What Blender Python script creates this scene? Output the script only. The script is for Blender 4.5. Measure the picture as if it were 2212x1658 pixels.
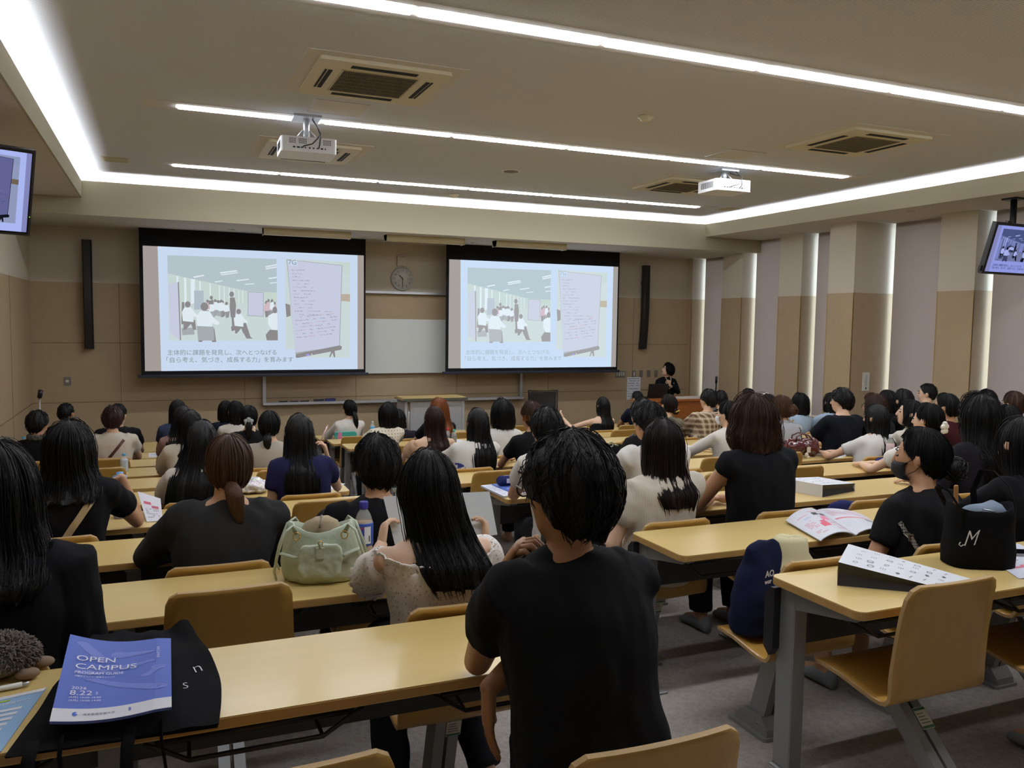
import bpy, bmesh, math, random
from mathutils import Vector, Matrix, noise
from math import sin, cos, pi, radians as R
for o in list(bpy.data.objects): bpy.data.objects.remove(o)
SC = bpy.context.scene
COL = SC.collection
CZ = 2.348                       # camera height over the front floor
# ---------------------------------------------------------------- camera
yaw, pitch, roll, FPX = 0.4012, 0.0750, 0.0144, 1795.98
F_ = Vector((sin(yaw)*cos(pitch), cos(yaw)*cos(pitch), -sin(pitch)))
R_ = Vector((cos(yaw), -sin(yaw), 0)); U_ = R_.cross(F_)
R2 = R_*cos(roll) + U_*sin(roll); U2 = -R_*sin(roll) + U_*cos(roll)
cd = bpy.data.cameras.new('camera'); cam = bpy.data.objects.new('camera', cd); COL.objects.link(cam)
m = Matrix((R2, U2, -F_)).transposed().to_4x4(); m.translation = Vector((0, 0, CZ)); cam.matrix_world = m
cd.sensor_width = 36; cd.lens = FPX/2212*36; cd.clip_start = .05; cd.clip_end = 200
SC.camera = cam
# ---------------------------------------------------------------- view, world
SC.view_settings.view_transform = 'Standard'; SC.view_settings.look = 'None'
SC.view_settings.gamma = 1; SC.view_settings.use_curve_mapping = False
SC.view_settings.exposure = 0.0
cy = SC.cycles
cy.max_bounces = 7; cy.diffuse_bounces = 5; cy.glossy_bounces = 3; cy.transmission_bounces = 4; cy.transparent_max_bounces = 8
cy.caustics_reflective = False; cy.caustics_refractive = False
cy.use_denoising = True; cy.sample_clamp_indirect = 4
W = bpy.data.worlds.new('world'); SC.world = W; W.use_nodes = True
bg = W.node_tree.nodes['Background']; bg.inputs[0].default_value = (.72, .87, 1, 1); bg.inputs[1].default_value = 6.0
LAMP = 39.0      # ceiling tubes
COVE = 190.0      # cove strips
# ---------------------------------------------------------------- materials
MATS = {}
def srgb(c):
    if isinstance(c, str): c = [int(c[i:i+2], 16)/255 for i in (0, 2, 4)]
    return tuple((x/12.92 if x <= .04045 else ((x+.055)/1.055)**2.4) for x in c)
def mat(name, col, rough=.6, spec=.5, metal=0, noise_s=0, noise_a=0, bump=0, bscale=200, sheen=0, coat=0, trans=0, alpha=1, stretch=None):
    if name in MATS: return MATS[name]
    M = bpy.data.materials.new(name); M.use_nodes = True; nt = M.node_tree; b = nt.nodes['Principled BSDF']
    c = srgb(col)+(1,)
    b.inputs['Base Color'].default_value = c; b.inputs['Roughness'].default_value = rough
    b.inputs['Specular IOR Level'].default_value = spec; b.inputs['Metallic'].default_value = metal
    if sheen: b.inputs['Sheen Weight'].default_value = sheen
    if coat: b.inputs['Coat Weight'].default_value = coat; b.inputs['Coat Roughness'].default_value = .12
    if trans: b.inputs['Transmission Weight'].default_value = trans
    if alpha < 1: b.inputs['Alpha'].default_value = alpha
    tc = nt.nodes.new('ShaderNodeTexCoord')
    src = tc.outputs['Object']
    if stretch:
        mp = nt.nodes.new('ShaderNodeMapping'); mp.inputs['Scale'].default_value = stretch; nt.links.new(src, mp.inputs[0]); src = mp.outputs[0]
    if noise_a:
        n = nt.nodes.new('ShaderNodeTexNoise'); n.inputs['Scale'].default_value = noise_s; n.inputs['Detail'].default_value = 3
        nt.links.new(src, n.inputs['Vector'])
        mx = nt.nodes.new('ShaderNodeMix'); mx.data_type = 'RGBA'
        mx.inputs[6].default_value = tuple(x*(1-noise_a) for x in c[:3])+(1,); mx.inputs[7].default_value = tuple(min(1, x*(1+noise_a)) for x in c[:3])+(1,)
        nt.links.new(n.outputs['Fac'], mx.inputs[0]); nt.links.new(mx.outputs[2], b.inputs['Base Color'])
    if bump:
        n2 = nt.nodes.new('ShaderNodeTexNoise'); n2.inputs['Scale'].default_value = bscale; n2.inputs['Detail'].default_value = 2
        nt.links.new(src, n2.inputs['Vector'])
        bp = nt.nodes.new('ShaderNodeBump'); bp.inputs['Strength'].default_value = bump; bp.inputs['Distance'].default_value = .01
        nt.links.new(n2.outputs['Fac'], bp.inputs['Height']); nt.links.new(bp.outputs[0], b.inputs['Normal'])
    MATS[name] = M; return M
def emat(name, col, s=1):
    if name in MATS: return MATS[name]
    M = bpy.data.materials.new(name); M.use_nodes = True; nt = M.node_tree
    nt.nodes.remove(nt.nodes['Principled BSDF']); e = nt.nodes.new('ShaderNodeEmission')
    e.inputs[0].default_value = srgb(col)+(1,); e.inputs[1].default_value = s
    nt.links.new(e.outputs[0], nt.nodes['Material Output'].inputs[0]); MATS[name] = M; return M
# ---------------------------------------------------------------- objects
def obj(name, me, mt=None, parent=None, loc=None, kind=None):
    if isinstance(me, MB): me = me.mesh(name)
    o = bpy.data.objects.new(name, me); COL.objects.link(o)
    if mt is not None:
        for q in (mt if isinstance(mt, (list, tuple)) else [mt]): me.materials.append(q)
    if parent: o.parent = parent
    if loc: o.location = loc
    if kind: o['kind'] = kind
    return o
def tag(o, label, cat, group=None):
    o['label'] = label; o['category'] = cat
    if group: o['group'] = group
    return o
def thing(name, label, cat, loc=(0, 0, 0), rz=0, group=None):
    o = bpy.data.objects.new(name, None); COL.objects.link(o); o.location = loc; o.rotation_euler = (0, 0, rz); o.empty_display_size = .1
    return tag(o, label, cat, group)
def dup(root, loc, rz=None, label=None, group=None):
    r = root.copy(); COL.objects.link(r); r.location = loc
    if rz is not None: r.rotation_euler = (0, 0, rz)
    if label: r['label'] = label
    if group: r['group'] = group
    for ch in list(root.children):
        c = ch.copy(); COL.objects.link(c); c.parent = r
        for g in ch.children:
            d = g.copy(); COL.objects.link(d); d.parent = c
    return r
class MB:
    """collects geometry for ONE mesh"""
    def __init__(s): s.v = []; s.f = []; s.m = []; s.sm = []
    def add(s, vs, fs, mi=0, smooth=False):
        n = len(s.v); s.v += [tuple(v) for v in vs]; s.f += [tuple(i+n for i in f) for f in fs]; s.m += [mi]*len(fs); s.sm += [smooth]*len(fs); return s
    def box(s, x0, x1, y0, y1, z0, z1, mi=0):
        vs = [(x0,y0,z0),(x1,y0,z0),(x1,y1,z0),(x0,y1,z0),(x0,y0,z1),(x1,y0,z1),(x1,y1,z1),(x0,y1,z1)]
        return s.add(vs, [(3,2,1,0),(4,5,6,7),(0,1,5,4),(1,2,6,5),(2,3,7,6),(3,0,4,7)], mi)
    def cbox(s, c, size, M=None, mi=0):
        x, y, z = (q/2 for q in size); c = Vector(c)
        vs = [Vector(p) for p in ((-x,-y,-z),(x,-y,-z),(x,y,-z),(-x,y,-z),(-x,-y,z),(x,-y,z),(x,y,z),(-x,y,z))]
        if M: vs = [M @ v for v in vs]
        return s.add([v+c for v in vs], [(3,2,1,0),(4,5,6,7),(0,1,5,4),(1,2,6,5),(2,3,7,6),(3,0,4,7)], mi)
    def prism(s, pts, z0, z1, axis='z', mi=0, smooth=False):
        """pts: outline (a,b); extruded along axis"""
        n = len(pts)
        def P(a, b, c): return {'z': (a,b,c), 'y': (a,c,b), 'x': (c,a,b)}[axis]
        vs = [P(a,b,z0) for a,b in pts]+[P(a,b,z1) for a,b in pts]
        s.add(vs, [tuple(range(n))[::-1], tuple(range(n, 2*n))], mi)
        return s.add(vs, [(i, (i+1)%n, n+(i+1)%n, n+i) for i in range(n)], mi, smooth)
    def quad(s, a, b, c, d, mi=0): return s.add([a,b,c,d], [(0,1,2,3)], mi)
    def loft(s, rings, mi=0, cap=True, smooth=True, closed=True):
        n = len(rings[0]); vs = [p for r in rings for p in r]; fs = []
        for i in range(len(rings)-1):
            for j in range(n if closed else n-1):
                fs.append((i*n+j, i*n+(j+1)%n, (i+1)*n+(j+1)%n, (i+1)*n+j))
        if cap and closed: fs.append(tuple(range(n))[::-1]); fs.append(tuple(range((len(rings)-1)*n, len(rings)*n)))
        return s.add(vs, fs, mi, smooth)
    def tube(s, pts, rad, n=8, mi=0, flat=1.0, side=None, round_=False):
        pts = [Vector(p) for p in pts]; k = len(pts)
        if not isinstance(rad, (list, tuple)): rad = [rad]*k
        rings = []; up = None
        for i, p in enumerate(pts):
            t = (pts[min(i+1, k-1)]-pts[max(i-1, 0)])
            t = t.normalized() if t.length > 1e-9 else Vector((0, 0, 1))
            if up is None:
                a = Vector(side) if side else (Vector((1, 0, 0)) if abs(t.x) < .9 else Vector((0, 1, 0)))
                up = (a - t*a.dot(t)).normalized()
            else: up = (up - t*up.dot(t)).normalized()
            w = t.cross(up); rings.append((p, up, w, t, rad[i]))
        out = []
        if round_:
            p, u, w, t, r = rings[0]
            for q in (.25, .7): out.append([p - t*r*(1-q) + (u*cos(a)+w*sin(a)*flat)*r*math.sqrt(1-(1-q)**2) for a in [2*pi*j/n for j in range(n)]])
        for p, u, w, t, r in rings: out.append([p + (u*cos(a) + w*sin(a)*flat)*r for a in [2*pi*j/n for j in range(n)]])
        if round_:
            p, u, w, t, r = rings[-1]
            for q in (.7, .25): out.append([p + t*r*(1-q) + (u*cos(a)+w*sin(a)*flat)*r*math.sqrt(1-(1-q)**2) for a in [2*pi*j/n for j in range(n)]])
        return s.loft(out, mi)
    def ell(s, c, r, M=None, nu=16, nv=10, mi=0, f=None):
        c = Vector(c); rings = []
        if not isinstance(r, (tuple, list)): r = (r, r, r)
        for i in range(1, nv):
            th = pi*i/nv; ring = []
            for j in range(nu):
                a = 2*pi*j/nu; p = Vector((r[0]*sin(th)*cos(a), r[1]*sin(th)*sin(a), -r[2]*cos(th)))
                if f: p = f(p)
                if M: p = M @ p
                ring.append(p+c)
            rings.append(ring)
        return s.loft(rings, mi)
    def lathe(s, prof, c=(0, 0, 0), n=24, mi=0, smooth=True, sx=1, sy=1):
        return s.loft([[(c[0]+r*cos(2*pi*j/n)*sx, c[1]+r*sin(2*pi*j/n)*sy, c[2]+z) for j in range(n)] for r, z in prof], mi, True, smooth)
    def xf(s, M, start=0):
        s.v[start:] = [tuple(M @ Vector(v)) for v in s.v[start:]]; return s
    def join(s, me, mi=0, smooth=True):
        return s.add([v.co for v in me.vertices], [tuple(p.vertices) for p in me.polygons], mi, smooth)
    def mesh(s, name='mesh'):
        me = bpy.data.meshes.new(name); me.from_pydata(s.v, [], s.f)
        me.polygons.foreach_set('material_index', s.m); me.polygons.foreach_set('use_smooth', s.sm); me.update(); return me
def remesh(mb, vox, smooth=6, fac=.6):
    me = mb.mesh('tmp'); o = bpy.data.objects.new('tmp', me); COL.objects.link(o)
    r = o.modifiers.new('r', 'REMESH'); r.mode = 'VOXEL'; r.voxel_size = vox; r.use_smooth_shade = True
    if smooth: q = o.modifiers.new('s', 'SMOOTH'); q.iterations = smooth; q.factor = fac
    dg = bpy.context.evaluated_depsgraph_get(); dg.update()
    out = bpy.data.meshes.new_from_object(o.evaluated_get(dg))
    bpy.data.objects.remove(o); bpy.data.meshes.remove(me)
    out.polygons.foreach_set('use_smooth', [True]*len(out.polygons)); return out
def ripple(me, amp, sc, stretch=(1, 1, 1), seed=0, fn=None):
    me.update()
    ns = [Vector(v.normal) for v in me.vertices]
    for v, n in zip(me.vertices, ns):
        c = v.co; q = Vector((c.x*stretch[0], c.y*stretch[1], c.z*stretch[2]))*sc + Vector((seed*7.3, seed*3.1, 0))
        a = amp*(fn(c) if fn else 1)
        v.co = c + n*(noise.noise(q)*a + noise.noise(q*2.3)*a*.45)
    return me
def bevel(o, w=.003, seg=2):
    b = o.modifiers.new('bevel', 'BEVEL'); b.width = w; b.segments = seg; b.limit_method = 'ANGLE'; b.angle_limit = R(40); return o
def text_mb(s, size, ext=.0004, align='LEFT', spacing=1, bold=0):
    c = bpy.data.curves.new('t', 'FONT'); c.body = s; c.size = size; c.extrude = ext; c.align_x = align; c.space_character = spacing; c.resolution_u = 3; c.offset = bold
    o = bpy.data.objects.new('t', c); COL.objects.link(o)
    dg = bpy.context.evaluated_depsgraph_get(); dg.update()
    me = bpy.data.meshes.new_from_object(o.evaluated_get(dg)); bpy.data.objects.remove(o)
    mb = MB(); mb.join(me, 0, False); bpy.data.meshes.remove(me); return mb
def frameM(o, ux, uz):
    """matrix whose local x is ux, local y is uz (text plane), local z the normal"""
    ux = Vector(ux).normalized(); uz = Vector(uz).normalized(); n = ux.cross(uz)
    M_ = Matrix((ux, uz, n)).transposed().to_4x4(); M_.translation = Vector(o); return M_
def rrect(x0, x1, y0, y1, r, n=5):
    out = []
    for cx, cy_, a0 in ((x1-r, y1-r, 0), (x0+r, y1-r, 90), (x0+r, y0+r, 180), (x1-r, y0+r, 270)):
        for i in range(n+1):
            a = R(a0+90*i/n); out.append((cx+r*cos(a), cy_+r*sin(a)))
    return out
ORD = ['nearest', 'second', 'third', 'fourth', 'fifth', 'sixth', 'seventh', 'eighth', 'ninth', 'tenth', 'eleventh']
# ================================================================ ROOM
YW = 13.8; XL = -1.71; XP = 9.58; XB = 9.85; XWIN = 10.05; YB = -2.6
ZC = CZ+1.794; ZD = CZ+1.496; ZT = CZ+1.708; ZBM = CZ+1.276; YBM = 12.0; XDL = -.884; XDR = 8.66
ZTAN = CZ+.482
ROWS = 11; PITCH = .95; RISE = .076; DZ0 = CZ-.8876; DEPTH = .42
Yn = lambda k: 1.895+PITCH*k
Fz = lambda k: DZ0-.70-RISE*k
Dz = lambda k: DZ0-RISE*k
def wood(name, a, b_, rough=.45, sc=(1, 1, 14), spec=.5, coat=0, bump=0):
    if name in MATS: return MATS[name]
    M = mat(name, a, rough, spec, coat=coat); nt = M.node_tree; b = nt.nodes['Principled BSDF']
    tc = nt.nodes.new('ShaderNodeTexCoord'); mp = nt.nodes.new('ShaderNodeMapping'); mp.inputs['Scale'].default_value = sc
    n = nt.nodes.new('ShaderNodeTexNoise'); n.inputs['Scale'].default_value = 6; n.inputs['Detail'].default_value = 5
    cr = nt.nodes.new('ShaderNodeMix'); cr.data_type = 'RGBA'; cr.inputs[6].default_value = srgb(a)+(1,); cr.inputs[7].default_value = srgb(b_)+(1,)
    nt.links.new(tc.outputs['Object'], mp.inputs[0]); nt.links.new(mp.outputs[0], n.inputs['Vector']); nt.links.new(n.outputs['Fac'], cr.inputs[0]); nt.links.new(cr.outputs[2], b.inputs['Base Color'])
    return M
m_tan = wood('tan_wall_panel', 'a89373', 'b29d7d', .55, (2, 2, 2))
m_up = mat('cream_wall_paint', 'ccc3b2', .8, .3, noise_s=60, noise_a=.03)
m_soff = mat('soffit_paint', 'c4bdb3', .85, .2)
m_face = mat('drop_face_paint', 'aaa28b', .8, .3)
m_seam = mat('panel_seam', '6f5a3c', .8)
m_trim = wood('beech_edge_trim', 'ab8a58', 'b49562', .5)
m_blind = mat('lavender_grey_blind', 'b5aaa6', .85, .2, noise_s=400, noise_a=.03)
nt = m_blind.node_tree; tr = nt.nodes.new('ShaderNodeBsdfTranslucent'); tr.inputs[0].default_value = srgb('c2b6ae')+(1,); ms = nt.nodes.new('ShaderNodeMixShader'); ms.inputs[0].default_value = .32
nt.links.new(nt.nodes['Principled BSDF'].outputs[0], ms.inputs[1]); nt.links.new(tr.outputs[0], ms.inputs[2]); nt.links.new(ms.outputs[0], nt.nodes['Material Output'].inputs[0])
m_white = mat('white_paint', 'dcdad4', .5)
m_alu = mat('aluminium', 'c4c6c9', .35, .5, metal=.6)
m_black = mat('black_plastic', '141416', .4)
def ceiling_mat():
    M = bpy.data.materials.new('ribbed_acoustic_ceiling'); M.use_nodes = True; nt = M.node_tree; b = nt.nodes['Principled BSDF']
    b.inputs['Roughness'].default_value = .9; b.inputs['Specular IOR Level'].default_value = .1
    tc = nt.nodes.new('ShaderNodeTexCoord'); sx = nt.nodes.new('ShaderNodeSeparateXYZ'); nt.links.new(tc.outputs['Object'], sx.inputs[0])
    mu = nt.nodes.new('ShaderNodeMath'); mu.operation = 'MULTIPLY'; mu.inputs[1].default_value = 2*pi/.0165; nt.links.new(sx.outputs['Y'], mu.inputs[0])
    sn = nt.nodes.new('ShaderNodeMath'); sn.operation = 'SINE'; nt.links.new(mu.outputs[0], sn.inputs[0])
    mr = nt.nodes.new('ShaderNodeMapRange'); mr.inputs[1].default_value = .1; mr.inputs[2].default_value = .9; nt.links.new(sn.outputs[0], mr.inputs[0])
    n = nt.nodes.new('ShaderNodeTexNoise'); n.inputs['Scale'].default_value = 90; n.inputs['Detail'].default_value = 6; n.inputs['Roughness'].default_value = .8; nt.links.new(tc.outputs['Object'], n.inputs['Vector'])
    c1 = nt.nodes.new('ShaderNodeMix'); c1.data_type = 'RGBA'; c1.inputs[6].default_value = srgb('d6dae1')+(1,); c1.inputs[7].default_value = srgb('e6e9ef')+(1,); nt.links.new(n.outputs['Fac'], c1.inputs[0])
    c2 = nt.nodes.new('ShaderNodeMix'); c2.data_type = 'RGBA'; c2.inputs[7].default_value = srgb('a3a2a2')+(1,); nt.links.new(c1.outputs[2], c2.inputs[6]); nt.links.new(mr.outputs[0], c2.inputs[0])
    nt.links.new(c2.outputs[2], b.inputs['Base Color'])
    return M
m_ceil = ceiling_mat()
m_ceilp = mat('plain_ceiling_panel', 'd0cdc8', .9, .1, noise_s=120, noise_a=.08)
# floor: carpet tiers stepping down towards the front, and aisles
def carpet():
    M = mat('grey_carpet', '8f8880', .95, .1); nt = M.node_tree; b = nt.nodes['Principled BSDF']
    tc = nt.nodes.new('ShaderNodeTexCoord'); n = nt.nodes.new('ShaderNodeTexNoise'); n.inputs['Scale'].default_value = 140; n.inputs['Detail'].default_value = 4
    v = nt.nodes.new('ShaderNodeTexVoronoi'); v.inputs['Scale'].default_value = 34
    nt.links.new(tc.outputs['Object'], n.inputs['Vector']); nt.links.new(tc.outputs['Object'], v.inputs['Vector'])
    mx = nt.nodes.new('ShaderNodeMix'); mx.data_type = 'RGBA'; mx.inputs[6].default_value = srgb('7d7670')+(1,); mx.inputs[7].default_value = srgb('a8a099')+(1,)
    ad = nt.nodes.new('ShaderNodeMath'); ad.operation = 'MULTIPLY_ADD'; ad.inputs[1].default_value = .5; nt.links.new(v.outputs['Distance'], ad.inputs[0]); nt.links.new(n.outputs['Fac'], ad.inputs[2])
    nt.links.new(ad.outputs[0], mx.inputs[0]); nt.links.new(mx.outputs[2], b.inputs['Base Color'])
    bp = nt.nodes.new('ShaderNodeBump'); bp.inputs['Strength'].default_value = .5; bp.inputs['Distance'].default_value = .01; nt.links.new(ad.outputs[0], bp.inputs['Height']); nt.links.new(bp.outputs[0], b.inputs['Normal'])
    return M
m_floor = carpet()
fb = MB()
edges = [YB]+[Yn(k)+.33 for k in range(-4, ROWS-1)]+[YW]
tiers = [(-4+i) for i in range(len(edges)-1)]
for k, y0, y1 in zip(tiers, edges[:-1], edges[1:]):
    fb.box(XL-.05, XWIN+.1, y0, y1, -.3, Fz(min(k, ROWS-1)))
obj('floor', fb, m_floor, kind='structure')
cb = MB(); cb.box(XL-.3, XWIN+.3, YB-.2, YBM+.4, ZC, ZC+.12)
obj('ceiling', cb, m_ceil, kind='structure')
# drop around the recess: side soffits, front beam, each with a hollow cove behind its face
def drop(name, x0, x1, y0, y1, zb, side):
    b = MB()
    b.box(x0, x1, y0, y1, zb, zb+.03)
    o = obj(name, b, m_soff, kind='structure')
    return o
b = MB(); b.box(XL-.02, XDL, YB, YBM, ZD, ZD+.03); b.box(XDL-.02, XDL+.001, YB, YBM, ZD-.002, ZT, 1); obj('trim_1', b, [m_soff, m_face], kind='structure')
b = MB(); b.box(XDR, XWIN+.1, YB, YBM, ZD, ZD+.03); b.box(XDR-.001, XDR+.02, YB, YBM, ZD-.002, ZT, 1); obj('trim_2', b, [m_soff, m_face], kind='structure')
b = MB(); b.box(XL-.02, XWIN+.1, YBM, YW+.1, ZBM, ZBM+.03); b.box(XL-.02, XWIN+.1, YBM-.001, YBM+.02, ZBM-.002, ZT, 1); obj('trim_3', b, [m_soff, m_face], kind='structure')
for i, (q, zz) in enumerate([((XDL-.30, XDL-.28, YB, YBM+.3), ZD), ((XDR+.28, XDR+.30, YB, YBM+.3), ZD), ((XDL-.3, XDR+.3, YBM+.30, YBM+.32), ZBM)]):
    b = MB(); b.box(*q, zz+.03, ZC); obj('trim_%d' % (4+i), b, m_soff, kind='structure')
# walls
b = MB()
b.box(XL-.1, XL, YB, YW+.1, -.3, ZTAN, 0); b.box(XL-.1, XL, YB, YW+.1, ZTAN, ZC, 1)
b.box(XL, XL+.004, YB, YW, CZ-1.287-.004, CZ-1.287+.004, 2)
for y in (12.0, 10.2, 8.4, 6.6): b.box(XL, XL+.003, y-.003, y+.003, 0, ZTAN, 2)
obj('wall_left', b, [m_tan, m_up, m_seam], kind='structure')
b = MB()
b.box(XL-.1, XWIN+.1, YW, YW+.12, -.3, ZTAN, 0); b.box(XL-.1, XWIN+.1, YW, YW+.12, ZTAN, ZBM+.03, 1)
for z in (CZ-.406, CZ-1.287): b.box(XL, XP, YW-.003, YW, z-.004, z+.004, 2)
for i in range(-0, 7): x = -.548+1.782*i; b.box(x-.003, x+.003, YW-.003, YW, 0, ZTAN, 2)
b.box(XL, XP, YW-.012, YW, 0.0, .10, 3)
obj('wall_front', b, [m_tan, m_up, m_seam, m_soff], kind='structure')
b = MB(); b.box(XL-.1, XWIN+.1, YB-.1, YB, -.3, ZC); obj('wall_back', b, m_up, kind='structure')
# window wall: pilasters, blinds, panes, sills
b = MB()
pil = [(YW, 13.66, XP), (12.72, 12.15, XP), (11.19, 10.65, XP), (9.62, 9.11, 9.15), (8.08, 7.53, XP), (6.56, 6.0, XP), (5.0, 4.45, XP), (3.5, 2.95, XP), (2.0, 1.4, XP), (.5, -.1, XP), (-1, YB, XP)]
for y1, y0, xf in pil:
    top = ZBM if y0 > 12.0 else ZD
    b.box(xf, XWIN, y0, y1, -.3, ZTAN, 0); b.box(xf+.004, XWIN, y0+.004, y1-.004, ZTAN, top, 1)
    for yy in (y0+.006, y1-.006): b.box(xf-.004, xf+.01, yy-.006, yy+.006, 0, ZTAN+.002, 2)
b.box(XWIN, XWIN+.12, YB, YW, -.3, .55, 0); b.box(XWIN, XWIN+.12, YB, YW, ZD-.0, ZC, 1)
for (a1, a0, _), (c1, c0, _2) in zip(pil[:-1], pil[1:]): b.box(XB+.03, XWIN, c1, a0, .55-.0, .86, 0)
b.box(XWIN, XWIN+.12, YB, YW, .55, .86, 0)
obj('wall_right', b, [m_tan, m_up, m_trim], kind='structure')
m_glass = mat('window_glass', 'e8f2f5', .02, .5, alpha=.12)
m_wf = mat('window_frame_grey', '8c9092', .4, .5, metal=.4)
n = 1
for (a1, a0, _), (c1, c0, _2) in zip(pil[:-1], pil[1:]):
    lo, hi = c1, a0; top = ZBM if lo > 12.2 else ZD
    w = MB(); w.box(XWIN+.03, XWIN+.036, lo, hi, .86, top)
    wo = obj('window_%d' % n, w, m_glass, kind='structure')
    f = MB(); f.box(XWIN, XWIN+.07, lo, lo+.03, .86, top); f.box(XWIN, XWIN+.07, hi-.03, hi, .86, top); f.box(XWIN, XWIN+.07, lo, hi, .86, .90)
    obj('window_frame', f, m_wf, wo)
    bl = MB(); bl.box(XB, XB+.006, lo+.004, hi-.05, .885, top); bl.box(XB-.006, XB+.012, lo+.004, hi-.05, .875, .895, 1); bl.tube([(XB+.03, lo+.02, top-.035), (XB+.03, hi-.05, top-.035)], .028, 10)
    t = obj('roller_blind', bl, [m_blind, m_white]); tag(t, 'closed lavender-grey roller blind in the %s window bay from the front wall' % ['first', 'second', 'third', 'fourth', 'fifth', 'sixth', 'seventh', 'eighth', 'ninth', 'tenth', 'eleventh'][n-1], 'blind', 'roller blinds along the window wall')
    n += 1
# ---------------------------------------------------------------- ceiling lights
m_lamp = emat('lamp_diffuser', 'f3f7ff', LAMP); m_lampf = mat('lamp_frame', 'd8d4cc', .5)
X0s = .1546; LS = 1.25
strips = [(-4.2, -1, 7), (-1.18, -1, 7), (1.816, -1, 7), (4.816, -1, 7), (7.808, 0, 6), (10.796, 0, 6)]
names_s = {4.816: 'nearest', 7.808: 'middle', 10.796: 'front'}
lp = thing('ceiling_light', 'x', 'light', (0, 0, ZC))
g = MB(); g.prism(rrect(.022, LS-.022, -.058, .058, .012), -.012, -.004); obj('diffuser', g, m_lamp, lp)
g = MB(); g.box(0, LS, -.085, .085, -.004, .0); obj('frame', g, m_lampf, lp)
first = True
for y, i0, i1 in strips:
    if y < 1: continue
    for i in range(i0, i1+ (1 if y == 4.816 else 0)):
        if y == 1.816 and not (0 <= i <= 5): continue
        side = ['first', 'second', 'third', 'fourth', 'fifth', 'sixth', 'seventh', 'eighth', 'ninth'][i-i0]
        row = {4.816: 'nearest glowing row', 7.808: 'middle glowing row', 10.796: 'glowing row nearest the screens', 1.816: 'row overhead'}[y]
        lab = 'long flush linear ceiling light, %s from the left in the %s' % (side, row)
        if first: lp.location = (X0s+i*LS, y, ZC); lp['label'] = lab; lp['group'] = 'linear ceiling lights'; first = False
        else: dup(lp, (X0s+i*LS, y, ZC), 0, lab, 'linear ceiling lights')
# plain speckled strip panels along the rows
for y, a, e in ((4.816, -1.1, 9), (7.808, -.1, 7.9), (10.796, -.1, 7.9)):
    b = MB(); 
    b.box(X0s+a*0-.25 if a > -1 else XDL, X0s+6*LS+.25 if e < 8 else XDR, y-.15, y+.15, ZC-.003, ZC)
    obj('trim_%d' % (10+int(y)), b, m_ceilp, kind='structure')
m_cove = emat('cove_tube', 'f6f9ff', COVE)
for nm, a, e, lab in (('cove_light', (XDL-.16, YB+.2, ZT-.045), (XDL-.16, YBM, ZT-.045), 'hidden light line glowing over the left drop ceiling'),
                      ('cove_light', (XDR+.16, YB+.2, ZT-.045), (XDR+.16, YBM, ZT-.045), 'hidden light line glowing over the window side drop ceiling'),
                      ('cove_light', (XDL-.1, YBM+.15, ZT-.045), (XDR+.1, YBM+.15, ZT-.045), 'hidden light line glowing above the front beam')):
    b = MB(); b.tube([a, e], .016, 8); tag(obj(nm, b, m_cove), lab, 'light')
    a = Vector(a); e = Vector(e)
# ---------------------------------------------------------------- ceiling machines
m_ac = mat('cream_ac_plastic', 'cfc7aa', .5); m_acd = mat('ac_grille_dark', '6e6449', .7); m_slot = mat('dark_slot', '17150f', .8)
def ac(cx, cy_, label, first=[None]):
    if first[0]:
        return dup(first[0], (cx, cy_, ZC), 0, label)
    t = thing('ceiling_air_conditioner', label, 'air conditioner', (cx, cy_, ZC), 0, 'ceiling air conditioners'); first[0] = t
    b = MB(); b.box(-.57, .57, -.57, .57, -.004, 0); obj('surround', b, m_ceilp, t)
    b = MB(); b.prism(rrect(-.475, .475, -.475, .475, .03), -.03, -.004); bevel(obj('panel', b, m_ac, t), .012, 2)
    b = MB()
    for a in range(4):
        s = len(b.v); b.box(-.24, .24, .345, .375, -.034, -.028); b.box(-.24, .24, .385, .40, -.034, -.028)
        b.xf(Matrix.Rotation(a*pi/2, 4, 'Z'), s)
    obj('air_slot', b, m_slot, t)
    b = MB(); b.box(-.27, .27, -.27, .27, -.0315, -.030); obj('intake', b, m_slot, t)
    b = MB()
    for i in range(36): x = -.265+i*.53/35; b.box(x-.0035, x+.0035, -.27, .27, -.036, -.031)
    for i in range(7): y = -.27+i*.09; b.box(-.27, .27, y-.003, y+.003, -.038, -.0335)
    obj('grille', b, m_acd, t)
    b = MB()
    for a in range(4):
        s = len(b.v); b.box(-.29, .29, .28, .286, -.035, -.029); b.xf(Matrix.Rotation(a*pi/2, 4, 'Z'), s)
    obj('grille_frame', b, m_ac, t)
    return t
ac(1.51, 6.33, 'square cream ceiling air conditioner nearest the camera, above the left screen side')
ac(1.51, 9.25, 'square cream ceiling air conditioner partly hidden behind the left projector')
ac(6.27, 6.29, 'square cream ceiling air conditioner on the window side, between two light rows')
ac(6.27, 9.23, 'square cream ceiling air conditioner beside the projector near the windows')
def vent(x, y, lab):
    t = thing('ceiling_vent', lab, 'vent', (x, y, ZC), 0, 'small ceiling vents')
    b = MB(); b.box(-.15, .15, -.15, .15, -.006, 0); obj('frame', b, m_ac, t)
    b = MB(); b.box(-.12, .12, -.12, .12, -.008, -.006); obj('backing', b, m_acd, t)
    b = MB()
    for i in range(8): b.box(-.12, .12, -.115+i*.032, -.105+i*.032, -.014, -.008)
    obj('slats', b, m_ac, t)
vent(-.43, 10.75, 'small square slotted vent in the ceiling near the left cove'); vent(8.18, 10.75, 'small square slotted vent in the ceiling near the window-side cove corner')
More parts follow.
